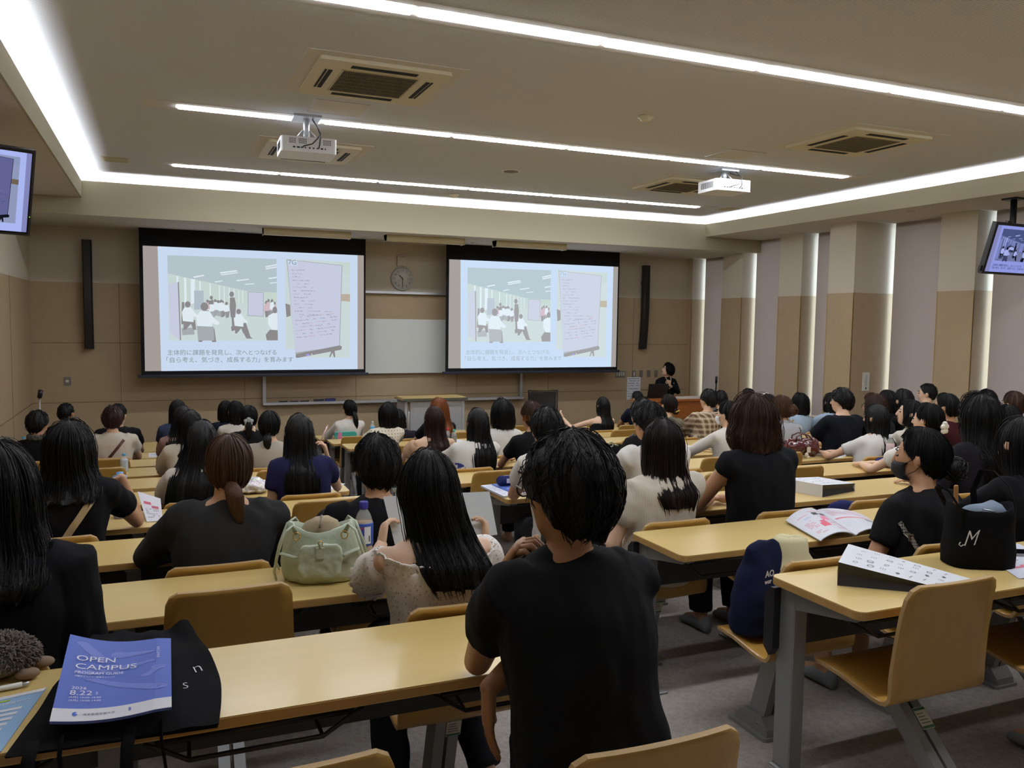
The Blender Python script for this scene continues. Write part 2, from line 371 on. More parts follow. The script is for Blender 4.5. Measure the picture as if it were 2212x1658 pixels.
for x, y, lab in ((3.92, 6.35, 'round cream smoke detector in the middle of the ceiling'), (3.905, 11.42, 'small round smoke detector close to the front cove light')):
    t = thing('smoke_detector', lab, 'smoke detector', (x, y, ZC), 0, 'smoke detectors')
    b = MB(); b.lathe([(.0, -.045), (.035, -.045), (.05, -.03), (.052, -.02)][::1]+[(.07, -.015), (.07, 0)]); obj('sensor_body', b, m_ac, t)
t = thing('ceiling_speaker', 'round flat white speaker flush in the ceiling between light rows', 'speaker', (3.902, 9.322, ZC))
b = MB(); b.lathe([(0, -.008), (.1, -.008), (.115, -.004), (.115, 0)], n=32); obj('speaker_cover', b, m_white, t)
b = MB(); b.lathe([(.09, -.0095), (.092, -.0095), (.092, -.006), (.09, -.006)], n=32); obj('grille_ring', b, m_acd, t)
for x, y, lab in ((1.435, 7.27, 'square access hatch in the ceiling behind the nearest air conditioner'), (5.65, 7.35, 'square access hatch in the ceiling near the window-side air conditioner')):
    t = thing('ceiling_hatch', lab, 'hatch', (x, y, ZC), 0, 'ceiling access hatches')
    b = MB(); b.box(-.222, .222, -.222, .222, -.003, 0); obj('hatch_panel', b, m_ceilp, t)
    b = MB()
    for a in range(4):
        s = len(b.v); b.box(-.226, .226, .222, .227, -.005, 0); b.xf(Matrix.Rotation(a*pi/2, 4, 'Z'), s)
    obj('hatch_frame', b, m_alu, t)
# small recessed downlights in the soffits
m_dl = emat('downlight_glow', 'e8ecff', 1.2)
for i, (x, y, z, lab) in enumerate([(1.0, 12.9, ZBM, 'above the left screen'), (2.95, 12.9, ZBM, 'above the gap between fixtures beside the left screen'), (4.75, 12.9, ZBM, 'above the gap left of the second screen'), (7.6, 12.9, ZBM, 'past the second screen'),
                                 (8.95, 8.0, ZD, 'over the fourth window bay'), (8.95, 9.7, ZD, 'over the wide column'), (8.95, 11.2, ZD, 'over the second window bay')]):
    t = thing('recessed_downlight', 'tiny round recessed downlight in the soffit ' + lab, 'light', (x, y, z), 0, 'tiny soffit downlights')
    b = MB(); b.lathe([(.05, -.004), (.05, 0), (.03, 0), (.03, -.004)], n=20); obj('ring', b, m_white, t)
    b = MB(); b.lathe([(0, -.003), (.029, -.003), (.029, -.001), (0, -.001)], n=20); obj('lens', b, m_dl, t)
# projectors
m_pj = mat('projector_white', 'e6e8ea', .45); m_cable = mat('black_cable', '0c0c0c', .5)
def projector(x, y, z, rz, label):
    t = thing('projector', label, 'projector', (x, y, z), rz, 'ceiling projectors')
    b = MB(); b.prism(rrect(-.24, .24, -.2, .2, .04), -.065, .065); bevel(obj('casing', b, m_pj, t), .012, 3)
    b = MB(); b.box(-.10, .10, -.08, .08, .066, .085); b.tube([(0, 0, .08), (0, 0, ZC-z)], .028, 10); b.box(-.12, .12, -.12, .12, ZC-z-.02, ZC-z); b.tube([(-.1, -.05, .07), (-.03, 0, .16)], .008, 6); b.tube([(.1, -.05, .07), (.03, 0, .16)], .008, 6)
    obj('ceiling_mount', b, m_alu, t)
    b = MB()
    for x0, n_ in ((-.17, 5), (-.09, 6), (.12, 6)):
        for i in range(n_):
            for j in range(3): b.box(x0+i*.012, x0+i*.012+.006, -.2015, -.199, .005+j*.016, .016+j*.016)
    for i in range(14): b.box(-.2415, -.239, -.13+i*.018, -.122+i*.018, -.03, .04)
    obj('vent_slots', b, m_slot, t)
    b = MB()
    for i, w_ in enumerate((.02, .025, .008, .008, .014, .012, .01, .02, .01)): b.box(-.14+i*.034, -.14+i*.034+w_, -.2015, -.199, -.034, -.022)
    obj('sockets', b, m_slot, t)
    b = MB(); b.tube([(.12, .2, 0), (.12, .225, 0)], .045, 18); obj('lens', b, m_slot, t)
    b = MB(); b.tube([(-.06, -.2, -.028), (-.05, -.235, -.02), (.02, -.25, .0), (.09, -.22, .08), (.08, -.1, .18), (.05, -.02, ZC-z-.02)], .005, 6); b.tube([(.08, -.2, -.028), (.085, -.225, 0), (.1, -.2, .1), (.06, -.02, ZC-z-.03)], .005, 6)
    obj('cable', b, m_cable, t)
projector(1.24, 7.72, CZ+1.515, R(-2), 'white projector hanging from the ceiling in front of the left screen')
projector(6.12, 8.15, CZ+1.60, R(-2), 'white projector hanging from the ceiling nearer the windows')
# ================================================================ SLIDE CONTENT (shared by the two screens and the two monitors)
def slide(parent, w, h, pal, zlift=.0015):
    """local plane: x right 0..w, y up 0..h, normal z. points given on a 1416 x 806 sheet (x right, y down)"""
    def P(x, y):
        px = x; top = 237+(px-924)*66/1416.; bot = 1049-(px-924)*9/1416.
        return ((px-924)/1416.*w, (bot-y)/(bot-top)*h)
    cols = list(pal); mats = [emat('%s_%s' % (pal['_n'], c), pal[c], pal.get('_s', 1)) for c in cols if c[0] != '_']; idx = {c: i for i, c in enumerate([c for c in cols if c[0] != '_'])}
    b = MB()
    def poly(pts, c, l): b.add([(*P(x, y), zlift*l) for x, y in pts], [tuple(range(len(pts)))[::-1]], idx[c])
    def el(x, y, rx, ry, c, l): poly([(x+rx*cos(a), y+ry*sin(a)) for a in [2*pi*i/14 for i in range(14)]], c, l)
    poly([(924, 237), (2340, 303), (2340, 1040), (924, 1049)], 'bar', 1)
    poly([(1011, 241), (2296, 301), (2296, 1040), (1020, 1049)], 'white', 2)
    # photograph of a class in groups
    poly([(1067, 298), (1747, 323), (1752, 853), (1070, 850)], 'floor', 3)
    poly([(1067, 298), (1747, 323), (1747, 540), (1560, 530), (1068, 415)], 'ceil', 4)
    poly([(1068, 415), (1560, 530), (1747, 540), (1747, 615), (1560, 600), (1070, 650)], 'wall', 4)
    for x, w_ in ((1120, 10), (1165, 14), (1205, 26), (1258, 8), (1320, 7), (1378, 6), (1408, 5), (1440, 5), (1470, 4), (1500, 4), (1525, 4)):
        t = 415+(x-1068)*.234; poly([(x, t+4), (x+w_, t+6), (x+w_, 605), (x, 615)], 'bright', 5)
    poly([(1560, 545), (1747, 548), (1747, 560), (1560, 556)], 'green', 5)
    for q in ([(1385, 408), (1490, 394), (1497, 402), (1390, 417)], [(1390, 422), (1495, 407), (1500, 412), (1396, 428)], [(1672, 370), (1747, 356), (1747, 364), (1676, 378)], [(1674, 383), (1747, 370), (1747, 378), (1678, 390)],
              [(1220, 435), (1285, 424), (1290, 431), (1226, 444)], [(1485, 459), (1565, 450), (1570, 456), (1492, 466)], [(1692, 445), (1747, 438), (1747, 446), (1698, 453)], [(1350, 468), (1400, 460), (1404, 465), (1356, 474)], [(1540, 484), (1600, 479), (1602, 484), (1545, 489)], [(1700, 476), (1747, 472), (1747, 478), (1704, 482)]):
        poly(q, 'bright', 6)
    poly([(1225, 525), (1283, 527), (1283, 645), (1225, 650)], 'board2', 6)
    poly([(1560, 532), (1662, 538), (1660, 697), (1557, 690)], 'grey', 6); poly([(1564, 536), (1658, 542), (1656, 693), (1561, 686)], 'board', 7)
    poly([(1073, 485), (1132, 470), (1140, 848), (1075, 800)], 'board', 7); poly([(1127, 470), (1134, 470), (1142, 848), (1135, 848)], 'dark', 8)
    random.seed(4)
    for i in range(26):
        x = 1300+random.random()*130 if random.random() < .72 else 1675+random.random()*60; y = 590+random.random()*25; x = min(x, 1735)
        el(x, y, 8, 10, 'dark', 8); poly([(x-12, y+12), (x+10, y+8), (x+16, y+50), (x-16, y+55)], random.choice(['bright', 'bright', 'pink', 'bright']), 8+.1*i)
        poly([(x-10, y+52), (x+18, y+48), (x+12, y+90), (x-4, y+95)], 'dark' if random.random() > .4 else 'grey', 7.5)
    el(1330, 572, 10, 13, 'dark', 11); poly([(1315, 590), (1342, 588), (1345, 615), (1312, 615)], 'dark', 11)
    def sit(x, y, s, face=0):
        poly([(x-36*s, y+150*s), (x+60*s, y+140*s), (x+70*s, y+230*s), (x+45*s, y+230*s), (x+25*s, y+175*s), (x-20*s, y+230*s), (x-40*s, y+228*s)], 'dark', 12)
        poly([(x-30*s, y+30*s), (x+30*s, y+28*s), (x+58*s, y+75*s), (x+95*s, y+105*s), (x+80*s, y+120*s), (x+45*s, y+108*s), (x+48*s, y+160*s), (x-42*s, y+150*s), (x-50*s, y+70*s)], 'bright', 13)
        el(x, y, 24*s, 28*s, 'dark', 14)
    sit(1185, 615, .72); sit(1640, 655, -.6) if 0 else None; sit(1500, 662, .62); sit(1740, 660, .7) if 0 else None
    poly([(1150, 600), (1145, 745), (1165, 742), (1165, 600)], 'dark', 11)
    el(1457, 550, 15, 18, 'dark', 15); poly([(1445, 572), (1475, 570), (1484, 620), (1478, 700), (1450, 700), (1444, 630)], 'dark', 15)
    poly([(1455, 700), (1475, 700), (1478, 760), (1458, 770)], 'dark', 11)
    sit(1287, 630, 1.0)
    poly([(1238, 755), (1342, 760), (1346, 850), (1246, 850)], 'grey', 16)
    poly([(1545, 735), (1575, 828), (1590, 838), (1548, 838), (1515, 770), (1455, 790), (1450, 760)], 'dark', 12)
    el(1733, 652, 15, 22, 'dark', 15); poly([(1690, 690), (1722, 672), (1748, 672), (1750, 780), (1712, 782), (1688, 745)], 'bright', 14); poly([(1672, 815), (1700, 780), (1751, 785), (1752, 850), (1680, 850)], 'dark', 15)
    poly([(1145, 770), (1220, 765), (1225, 810), (1150, 815)], 'grey', 11)
    # photograph of the flip board
    poly([(1803, 322), (2243, 345), (2240, 965), (1872, 963), (1870, 910), (1803, 908)], 'floor', 3)
    poly([(1803, 610), (1835, 620), (1838, 690), (1810, 700)], 'dark', 4)
    poly([(2180, 550), (2243, 552), (2243, 600), (2180, 595)], 'ochre', 4); poly([(2150, 345), (2243, 348), (2243, 420), (2150, 415)], 'wall', 4)
    poly([(1812, 325), (2190, 365), (2172, 900), (1868, 938)], 'grey', 5); poly([(1817, 329), (2185, 368), (2167, 893), (1866, 930)], 'board', 6)
    poly([(1870, 940), (2172, 884), (2186, 892), (2182, 912), (1884, 965), (1870, 963)], 'dark', 7)
    poly([(2110, 925), (2135, 915), (2140, 960), (2130, 962), (2120, 932), (2105, 962), (2098, 960)], 'dark', 7)
    el(1951, 946, 14, 7, 'violet', 9); el(1978, 942, 6, 5, 'pink', 9)
    for i, y in enumerate(range(390, 850, 22)):
        x = 1845+i*1.6
        for j in range(random.choice([3, 4, 5, 6]) if i < 12 else random.choice([8, 11, 14])):
            l = 8+random.random()*14
            if i > 3 and random.random() < .25: x += 28
            if x+l > 2150: break
            yy = y+random.random()*3-(x-1845)*(.1 if i > 13 else -.02)
            poly([(x, yy), (x+l, yy+1), (x+l, yy+7), (x, yy+6)], random.choice(['scrawl', 'scrawl', 'scrawl2', 'pink'] if i > 12 else ['scrawl', 'scrawl2']), 8); x += l+4
    poly([(1822, 328), (1882, 332), (1884, 368), (1824, 364)], 'white', 9)
    o = obj('projected_slide', b, mats, parent)
    u = w/1416.
    for s, x, y, wd, n in (('主体的に課題を発見し、次へとつなげる', 1058, 945, 684, 18), ('「自ら考え、気づき、成長する力」を育みます', 1052, 994, 800, 21), ('7G', 1824, 362, 52, 2)):
        t = text_mb(s, 1, .0, bold=.006)
        xs = [v[0] for v in t.v]; k = wd*u/(max(xs)-min(xs)); p = P(x, y)
        t.v = [((v[0]-min(xs))*k+p[0], v[1]*k+p[1]+.08*k, zlift*14+.001) for v in t.v]
        obj('slide_text', t, emat(pal['_n']+'_text', pal['_text']), o)
    return o
palL = dict(_n='slide_a', _text='8f999c', bar='a39a96', white='c8d9ef', floor='c9d6d6', ceil='b4c3ca', wall='c6d4d0', bright='dfeaf0', green='c3d6c4', board='c6cbe0', board2='b0bcc8', grey='a5abae', dark='8d8a8c', pink='cfb9c2', ochre='b8ad9c', violet='9d97dd', scrawl='a9aabc', scrawl2='b8b8c8')
palR = dict(_n='slide_b', _text='b0c0cc', bar='a5a09c', white='cbe0f8', floor='d2dfe0', ceil='b9ccd4', wall='cbdcda', bright='e6f2fb', green='c9dccd', board='ced6e8', board2='c0ccd8', grey='b8c0c5', dark='a5a5a8', pink='d6c3cf', ochre='c3baa8', violet='aaa6ea', scrawl='b7bccb', scrawl2='c4c8d6')
palT = dict(_n='slide_c', _text='30305c', bar='8286b8', white='8f98e0', floor='6f779f', ceil='4a527f', wall='6a72a6', bright='a5afe8', green='6b74a0', board='7c84c0', board2='5d669e', grey='3c4164', dark='14151f', pink='70689a', ochre='6e6350', violet='6d62d0', scrawl='50558a', scrawl2='646aa2')
palT2 = dict(palT, _n='slide_d', white='a9b6ef', board='626394', floor='8f97b8', grey='2a2c44', wall='8a93b8')
# ================================================================ PROJECTION SCREENS
m_scrb = mat('screen_black_cloth', '16161a', .8, .2); m_scrw = mat('screen_white_cloth', 'd8d8d8', .8)
def screen(x0, label, pal):
    YS = 13.29; wF = 3.314; zb = CZ-.857; zt = ZBM
    t = thing('projection_screen', label, 'projection screen', (x0, YS, zb), 0, 'projection screens')
    H = zt-zb
    b = MB(); b.box(0, wF, 0, .006, 0, H); obj('black_border', b, m_scrb, t)
    b = MB(); b.box(-.05, wF+.05, -.012, .02, -.045, .0); bevel(obj('bottom_bar', b, mat('screen_bar', '1d2433', .45), t), .006)
    # light field: 3.23 x 1.83
    a = MB(); a.box(.05, wF-.03, -.004, 0, .055, .055+1.82); fld = obj('screen_surface', a, m_scrw, t)
    h = bpy.data.objects.new('slide_frame', None); 
    M_ = frameM((.05, -.0045, .055), (1, 0, 0), (0, 0, 1))
    s = slide(fld, wF-.08, 1.82, pal, .0004); s.matrix_parent_inverse = Matrix.Identity(4); s.matrix_local = M_
    bpy.data.objects.remove(h)
    return t
screen(-.255, 'projection screen on the left of the front wall, showing a slide with two photos', palL)
screen(4.417, 'paler projection screen beside the column speaker near the presenter, showing the same slide', palR)
# ================================================================ FRONT WALL FITTINGS
t = thing('sliding_whiteboard', 'wide sliding whiteboard behind and between the two screens', 'whiteboard', (1.5, 13.70, CZ))
b = MB(); b.box(1.2, 3.6, -.0, .03, -.90, .012); obj('writing_panel', b, mat('whiteboard_enamel', 'd8dcd8', .35, .5), t)
b = MB(); b.box(0, 4.5, .0, .06, .435, .475); obj('top_rail', b, m_alu, t)
for x_ in (0, 4.47): b = MB(); b.box(x_, x_+.05, .0, .06, -1.36, .44); obj('side_rail', b, m_alu, t)
b = MB(); b.box(0, 4.52, -.07, .06, -1.385, -1.345); obj('pen_tray', b, m_alu, t)
m_blk2 = mat('marker_black', '1b1b1f', .5)
for i, (x, w_, c, nm, lab, h) in enumerate([(.25, .13, '26262c', 'board_marker', 'dark board marker lying at the left end of the pen tray', .02), (.42, .13, '3a3038', 'board_marker', 'second dark board marker on the pen tray', .02), (.58, .14, '30303a', 'board_marker', 'dark board marker on the pen tray nearest the eraser', .02), (.80, .16, '23232b', 'board_eraser', 'black board eraser on the pen tray', .035), (.98, .17, '2a2a66', 'board_eraser', 'blue-violet board eraser on the pen tray', .045)]):
    b = MB()
    if h < .03: b.tube([(0, 0, .01), (w_, 0, .01)], .01, 10); b.tube([(w_-.04, 0, .01), (w_, 0, .01)], .012, 10)
    else: b.prism(rrect(0, w_, -.025, .025, .012), 0, h)
    o = obj(nm, b, mat('tray_item_%d' % i, c, .6), None, (1.5+x, 13.675, CZ-1.345)); tag(o, lab, nm.split('_')[1])
def column_speaker(x, label):
    t = thing('column_speaker', label, 'speaker', (x, 13.8, CZ-.49), 0, 'column speakers')
    pts = []
    prof = [(0, .02), (.25, .045), (.6, .03), (1.0, .0), (1.35, .0), (1.585, .0)]
    b = MB(); n = 16; rings = []
    for i in range(n+1):
        z = 1.585*i/n; off = -.10-.05*max(0, 1-z/.9)**1.3*-1 - .06
        y0 = -.19+.055*(1-min(1, z/.8))**1.5
        rings.append([(-.062, y0+.12, z), (-.062, y0+.02, z), (-.045, y0, z), (.045, y0, z), (.062, y0+.02, z), (.062, y0+.12, z)])
    b.loft(rings, 0, True, False); obj('cabinet', b, m_black, t)
    g = MB(); g.loft([[(x_, y_-.002, z_) for x_, y_, z_ in (r[2], r[3])] for r in rings[1:-1]], 0, False, True, False); 
    b = MB()
    for z in (.3, 1.25): b.box(-.03, .03, -.08, 0, z-.04, z+.04)
    obj('wall_bracket', b, m_black, t)
    b = MB(); b.box(-.02, .02, -.140, -.137, .05, .06); obj('badge', b, m_alu, t)
    return t
column_speaker(-.955, 'tall black column speaker on the wall left of the left screen')
column_speaker(8.54, 'tall black column speaker on the wall between the second screen and the windows')
t = thing('wall_clock', 'round white wall clock between the two screens, showing half past ten', 'clock', (3.80, 13.8, CZ+.692))
b = MB(); b.lathe([(.0, .03), (.178, .03), (.183, .045), (.194, .04), (.2, .015), (.2, 0)], n=48); b.xf(Matrix.Rotation(pi/2, 4, 'X')); obj('case', b, mat('clock_silver', 'b9bcb8', .35, metal=.5), t)
b = MB(); b.lathe([(0, .0315), (.176, .0315), (.176, .031), (0, .031)], n=48); b.xf(Matrix.Rotation(pi/2, 4, 'X')); obj('dial', b, mat('clock_dial', 'd7d9d3', .5), t)
b = MB()
for i in range(1, 13):
    a = pi/2-2*pi*i/12; q = text_mb(str(i), .045, .0003, 'CENTER'); q.v = [(v[0]+.14*cos(a), v[1]-.015+.14*sin(a), v[2]) for v in q.v]; b.add(q.v, q.f)
b.xf(frameM((0, -.0335, 0), (1, 0, 0), (0, 0, 1))); obj('numerals', b, mat('clock_ink', '3c3c3c', .6), t)
for nm, a, l, w_ in (('hour_hand', pi/2-2*pi*10.5/12, .085, .007), ('minute_hand', -pi/2, .13, .005)):
    b = MB(); b.box(-.02, l, -w_, w_, 0, .002); b.xf(frameM((0, -.036, 0), (1, 0, 0), (0, 0, 1)) @ Matrix.Rotation(a, 4, 'Z')); obj(nm, b, mat('clock_ink', '3c3c3c', .6), t)
t = thing('wall_box', 'small square cream box on the wall right above the clock', 'box', (3.791, 13.8, CZ+.995)); b = MB(); b.box(-.085, .085, -.05, 0, -.09, .09); bevel(obj('cover', b, m_up, t), .01); b = MB(); b.box(-.05, .05, -.052, -.05, .06, .065); obj('seam', b, m_seam, t)
m_plate = mat('steel_wall_plate', '8b8983', .4, metal=.6); m_btn = mat('switch_button', 'cfcbc0', .5)
for i, (x, w_, nb, lab) in enumerate([(8.10, .22, 4, 'wide steel switch plate with four rockers, next to the second screen'), (8.40, .075, 1, 'steel switch plate with a single tall rocker above the posted notice'), (8.56, .075, 0, 'blank steel wall plate above the right edge of the notice'), (8.73, .075, 0, 'blank steel wall plate, middle of the last three'), (8.90, .075, 0, 'blank steel wall plate closest to the window corner'), (-1.263, .10, -1, 'square steel socket plate on the front wall left of the left screen')]):
    z = CZ-.972; t = thing('wall_plate', lab, 'switch plate', (x, 13.8, z), 0, None)
    b = MB(); b.box(-w_/2, w_/2, -.006, 0, -.065, .065); obj('plate', b, m_plate, t)
    if nb:
        b = MB()
        if nb < 0: b.box(-.02, .02, -.009, -.006, -.015, .02)
        else:
            for j in range(nb): x_ = (j-(nb-1)/2)*.048; b.box(x_-.012, x_+.012, -.010, -.006, -.035, .035)
        obj('rocker', b, m_btn, t)
t = thing('posted_notice', 'two white printed sheets taped on the front wall under the switch plates', 'notice', (8.40, 13.795, CZ-1.245))
b = MB(); b.box(-.15, .15, -.002, 0, .0, .21); b.box(-.15, .15, -.002, 0, -.22, -.005); obj('paper', b, mat('paper_white', 'd8dadf', .7), t)
b = MB(); random.seed(3)
for j in range(9):
    for k in range(10):
        if random.random() < .85: z = .185-j*.045+(-.0 if j < 4 else -.02); b.box(-.13+k*.026, -.13+k*.026+.02, -.003, -.002, z-.008, z+.003)
obj('print', b, mat('print_grey', '6d7078', .7), t)
# board light fittings at the beam
m_fix = mat('cream_light_fitting', 'c9c0a0', .5)
for i, (x0, x1) in enumerate([(1.38, 2.62), (3.16, 4.40), (4.93, 6.17)]):
    t = thing('board_light', 'long cream board light fitting under the front beam, %s' % ['at the first screen', 'above the clock', 'over the second screen'][i], 'light', ((x0+x1)/2, 12.42, ZBM), 0, 'cream board light fittings')
    hw = (x1-x0)/2; b = MB(); b.prism([(-.09, 0), (.09, 0), (.09, -.035), (.03, -.095), (-.05, -.095), (-.09, -.05)], -hw, hw, 'x'); obj('housing', b, m_fix, t)
    for x_ in (-hw, hw-.004): b = MB(); b.box(x_, x_+.004, -.1, .1, -.1, 0); obj('end_plate', b, m_fix, t)
# ================================================================ TEACHING AREA FURNITURE
m_pod = mat('podium_grey_steel', 'a6a6a6', .5, metal=.2); m_podt = wood('podium_beech_top', 'c4a766', 'd0b272', .4)
t = thing('teaching_desk', 'grey steel teaching desk with a beech top, standing below the whiteboard', 'desk', (3.98, 12.7, 0))
b = MB(); b.prism(rrect(-.52, .52, -.26, .26, .02), 1.10, 1.135); obj('desktop', b, m_podt, t)
b = MB(); b.prism([(-.53, -.275), (.53, -.275), (.53, .275), (-.53, .275)], 1.093, 1.10); b.box(-.53, .53, -.28, -.26, 1.095, 1.13); obj('edge_band', b, mat('dark_edge', '4b4c40', .5), t)
b = MB(); b.box(-.40, .46, -.22, -.20, .06, 1.094); obj('front_panel', b, m_pod, t)
b = MB()
for i in range(14):
    for j in range(10): b.box(-.36+i*.058, -.352+i*.058, -.2215, -.22, .55+j*.045, .558+j*.045)
obj('perforation', b, mat('hole_grey', '7c7c7c', .7), t)
for x in (-.47, .47): b = MB(); b.box(x-.02, x+.02, -.23, .23, 0, 1.094); obj('side_frame', b, m_pod, t)
b = MB(); b.tube([(-.43, -.21, .95), (-.43, -.24, .9), (-.43, -.24, .45), (-.43, -.21, .4)], .012, 8); obj('side_handle', b, m_alu, t)
# office chair
t = thing('office_chair', 'black mesh-back office chair with a red seat by the front wall', 'chair', (6.2, 13.05, 0), R(175))
b = MB()
rg = []
for i in range(9):
    z = .62+.5*i/8; y = -.24-.03*sin(pi*i/8)-.02*i/8; rg.append([(x, y+.07*(x/.25)**2+d, z) for d in (0,) for x in [(-.25+.5*j/10) for j in range(11)]]+[(x, y+.07*(x/.25)**2-.02, z) for x in [(.25-.5*j/10) for j in range(11)]])
b.loft(rg); obj('backrest', b, mat('chair_mesh_black', '2a2723', .8), t)
b = MB(); b.tube([(-.26, -.17, .6), (-.27, -.2, 1.14), (.27, -.2, 1.14), (.26, -.17, .6)], .016, 8); obj('back_frame', b, m_black, t)
b = MB(); b.prism(rrect(-.25, .25, -.22, .25, .08), .44, .52); bevel(obj('seat', b, mat('red_seat_fabric', '8e1f26', .9), t), .02)
b = MB(); b.box(-.25, .25, -.22, .25, .42, .44); b.tube([(0, 0, .12), (0, 0, .42)], .025, 10)
b.tube([(0, -.2, .42), (0, -.27, .65)], .02, 8)
for i in range(5): a = 2*pi*i/5; b.tube([(0, 0, .12), (.28*cos(a), .28*sin(a), .07)], .02, 8); b.ell((.28*cos(a), .28*sin(a), .03), .03, nu=10, nv=6)
obj('base', b, m_black, t)
# lectern
m_lect = wood('lectern_cherry', '9a5a2c', 'a9652f', .4)
LX = 8.45; LY = 12.45
t = thing('lectern', 'orange-brown wooden lectern in front of the presenter, near the window corner', 'lectern', (LX, LY, 0))
b = MB(); b.box(-.56, .56, -.3, -.27, 0, 1.0); obj('front_panel', b, m_lect, t)
for x in (-.56, .53): b = MB(); b.box(x, x+.03, -.27, .3, 0, 1.0); obj('side_panel', b, m_lect, t)
b = MB(); b.box(-.60, .60, -.33, .32, 1.0, 1.04); bevel(obj('top', b, m_lect, t), .006)
b = MB(); b.box(-.56, .56, -.302, -.300, .70, .708); b.box(-.56, .56, -.302, -.3, .45, .458); obj('groove', b, m_seam, t)
t = thing('laptop', 'open black laptop on the lectern, its lid towards the audience', 'laptop', (LX-.42, LY-.02, 1.04))
b = MB(); b.box(-.2, .2, -.02, .24, 0, .018); obj('base', b, m_black, t)
b = MB(); b.box(-.2, .2, -.012, 0, 0, .25); b.xf(Matrix.Translation((0, -.02, .015)) @ Matrix.Rotation(R(12), 4, 'X')); bevel(obj('lid', b, m_black, t), .004)
t = thing('control_box', 'flat white equipment box on the lectern top', 'box', (LX+.18, LY-.22, 1.04)); b = MB(); b.box(-.28, .28, -.06, .06, 0, .035); obj('case', b, m_white, t); b = MB(); b.box(.16, .2, -.062, -.06, .008, .028); obj('display', b, mat('display_blue', '5a6c8a', .4), t)
t = thing('document_camera', 'small black document camera on a cart right of the lectern', 'camera', (9.12, 12.25, 1.02))
b = MB(); b.prism(rrect(-.09, .09, -.09, .09, .02), 0, .04); obj('base', b, m_black, t); b = MB(); b.tube([(.03, 0, .04), (.05, 0, .2), (.05, 0, .30)], .014, 8); b.tube([(.05, 0, .12), (-.08, 0, .17)], .012, 8); obj('arm', b, m_black, t); b = MB(); b.tube([(.05, 0, .28), (.05, 0, .40)], .022, 10); b.box(-.13, -.05, -.03, .03, .10, .18); obj('camera_head', b, m_black, t)
t = thing('equipment_cart', 'small white equipment cart between lectern and windows', 'cart', (9.12, 12.25, 0)); 
b = MB(); b.box(-.16, .16, -.2, .2, .98, 1.02); b.box(-.15, .15, -.19, .19, .1, .14); obj('shelf', b, m_white, t); b = MB(); b.box(-.10, .08, -.16, .16, .14, .84); obj('computer', b, mat('pc_white', 'c4ccd4', .5), t)
for x in (-.15, .15):
    for y in (-.18, .18): b = MB(); b.tube([(x, y, .02), (x, y, .98)], .014, 8); obj('leg', b, m_alu, t)
t = thing('microphone_stand', 'thin black microphone stand at the far left of the front rows', 'stand', (-1.44, 12.2, 0))
b = MB(); b.lathe([(.14, 0), (.14, .02), (.02, .03), (0, .03)], n=20); obj('base', b, m_black, t); b = MB(); b.tube([(0, 0, .03), (0, 0, 1.28)], .011, 8); obj('pole', b, m_alu, t); b = MB(); b.tube([(0, 0, 1.28), (.02, -.02, 1.38)], .028, 8); obj('clip', b, m_black, t)
t = thing('intercom_panel', 'slim white control panel on the side of the wide column', 'panel', (9.45, 9.11, CZ-.80)); b = MB(); b.box(-.065, .065, -.015, 0, -.135, .135); bevel(obj('cover', b, m_white, t), .006); b = MB(); b.box(-.02, .02, -.017, -.015, -.06, .10); obj('stripe', b, mat('pale_green', 'b9c9bb', .5), t); b = MB(); b.box(-.01, .01, -.018, -.015, -.11, -.08); obj('keyhole', b, m_black, t)
# ================================================================ MONITORS
def monitor(cx, cy_, cz, th, ph, w, h, label, pal, pole):
    t = thing('wall_monitor' if not pole else 'ceiling_monitor', label, 'monitor', (cx, cy_, cz))
    RM = Matrix.Rotation(th, 4, 'Z') @ Matrix.Rotation(ph, 4, 'X')
    b = MB(); b.box(-w/2-.03, w/2+.03, -.03, .03, -h/2-.03, h/2+.03); b.xf(RM); bevel(obj('housing', b, m_black, t), .006)
    b = MB(); b.box(-w/2-.012, w/2+.012, -.033, -.03, -h/2-.012, h/2+.012); b.xf(RM); bz = obj('display', b, mat('display_black', '050508', .2), t)
    s = slide(bz, w*1.0, h, pal, .0003); s.matrix_local = RM @ frameM((-w/2, -.0335, -h/2), (1, 0, 0), (0, 0, 1))
    b = MB(); zt = ZD-cz; b.tube([(0, .09, -.05), (0, .09, zt)], .035, 12); b.box(-.09, .09, 0, .18, zt-.02, zt); b.box(-.15, .15, .02, .09, -.15, .15)
    obj('ceiling_pole', b, m_black, t)
    if not pole:
        b = MB(); b.ell((w/2+.015, -.034, -h*.30), .004, nu=8, nv=6); b.xf(RM); obj('status_light', b, emat('led_green', 'b8e040', 1), t)
    else:
        b = MB(); b.box(-.35, -.28, -.01, .02, h/2+.03, h/2+.05); b.box(-w/2-.05, -w/2-.03, -.01, .02, -h/2, -h/2+.06); b.xf(RM); obj('hook', b, m_black, t)
monitor(-1.43, 7.16, CZ+.93, R(25), R(17), 1.14, .60, 'black monitor hanging beside the left wall, slide with a flip board visible', palT2, False)
monitor(9.08, 6.60, CZ+.90, R(3), R(15), 1.05, .52, 'black monitor hung from a ceiling pole on the window side, slide lettering below the photo', palT, True)
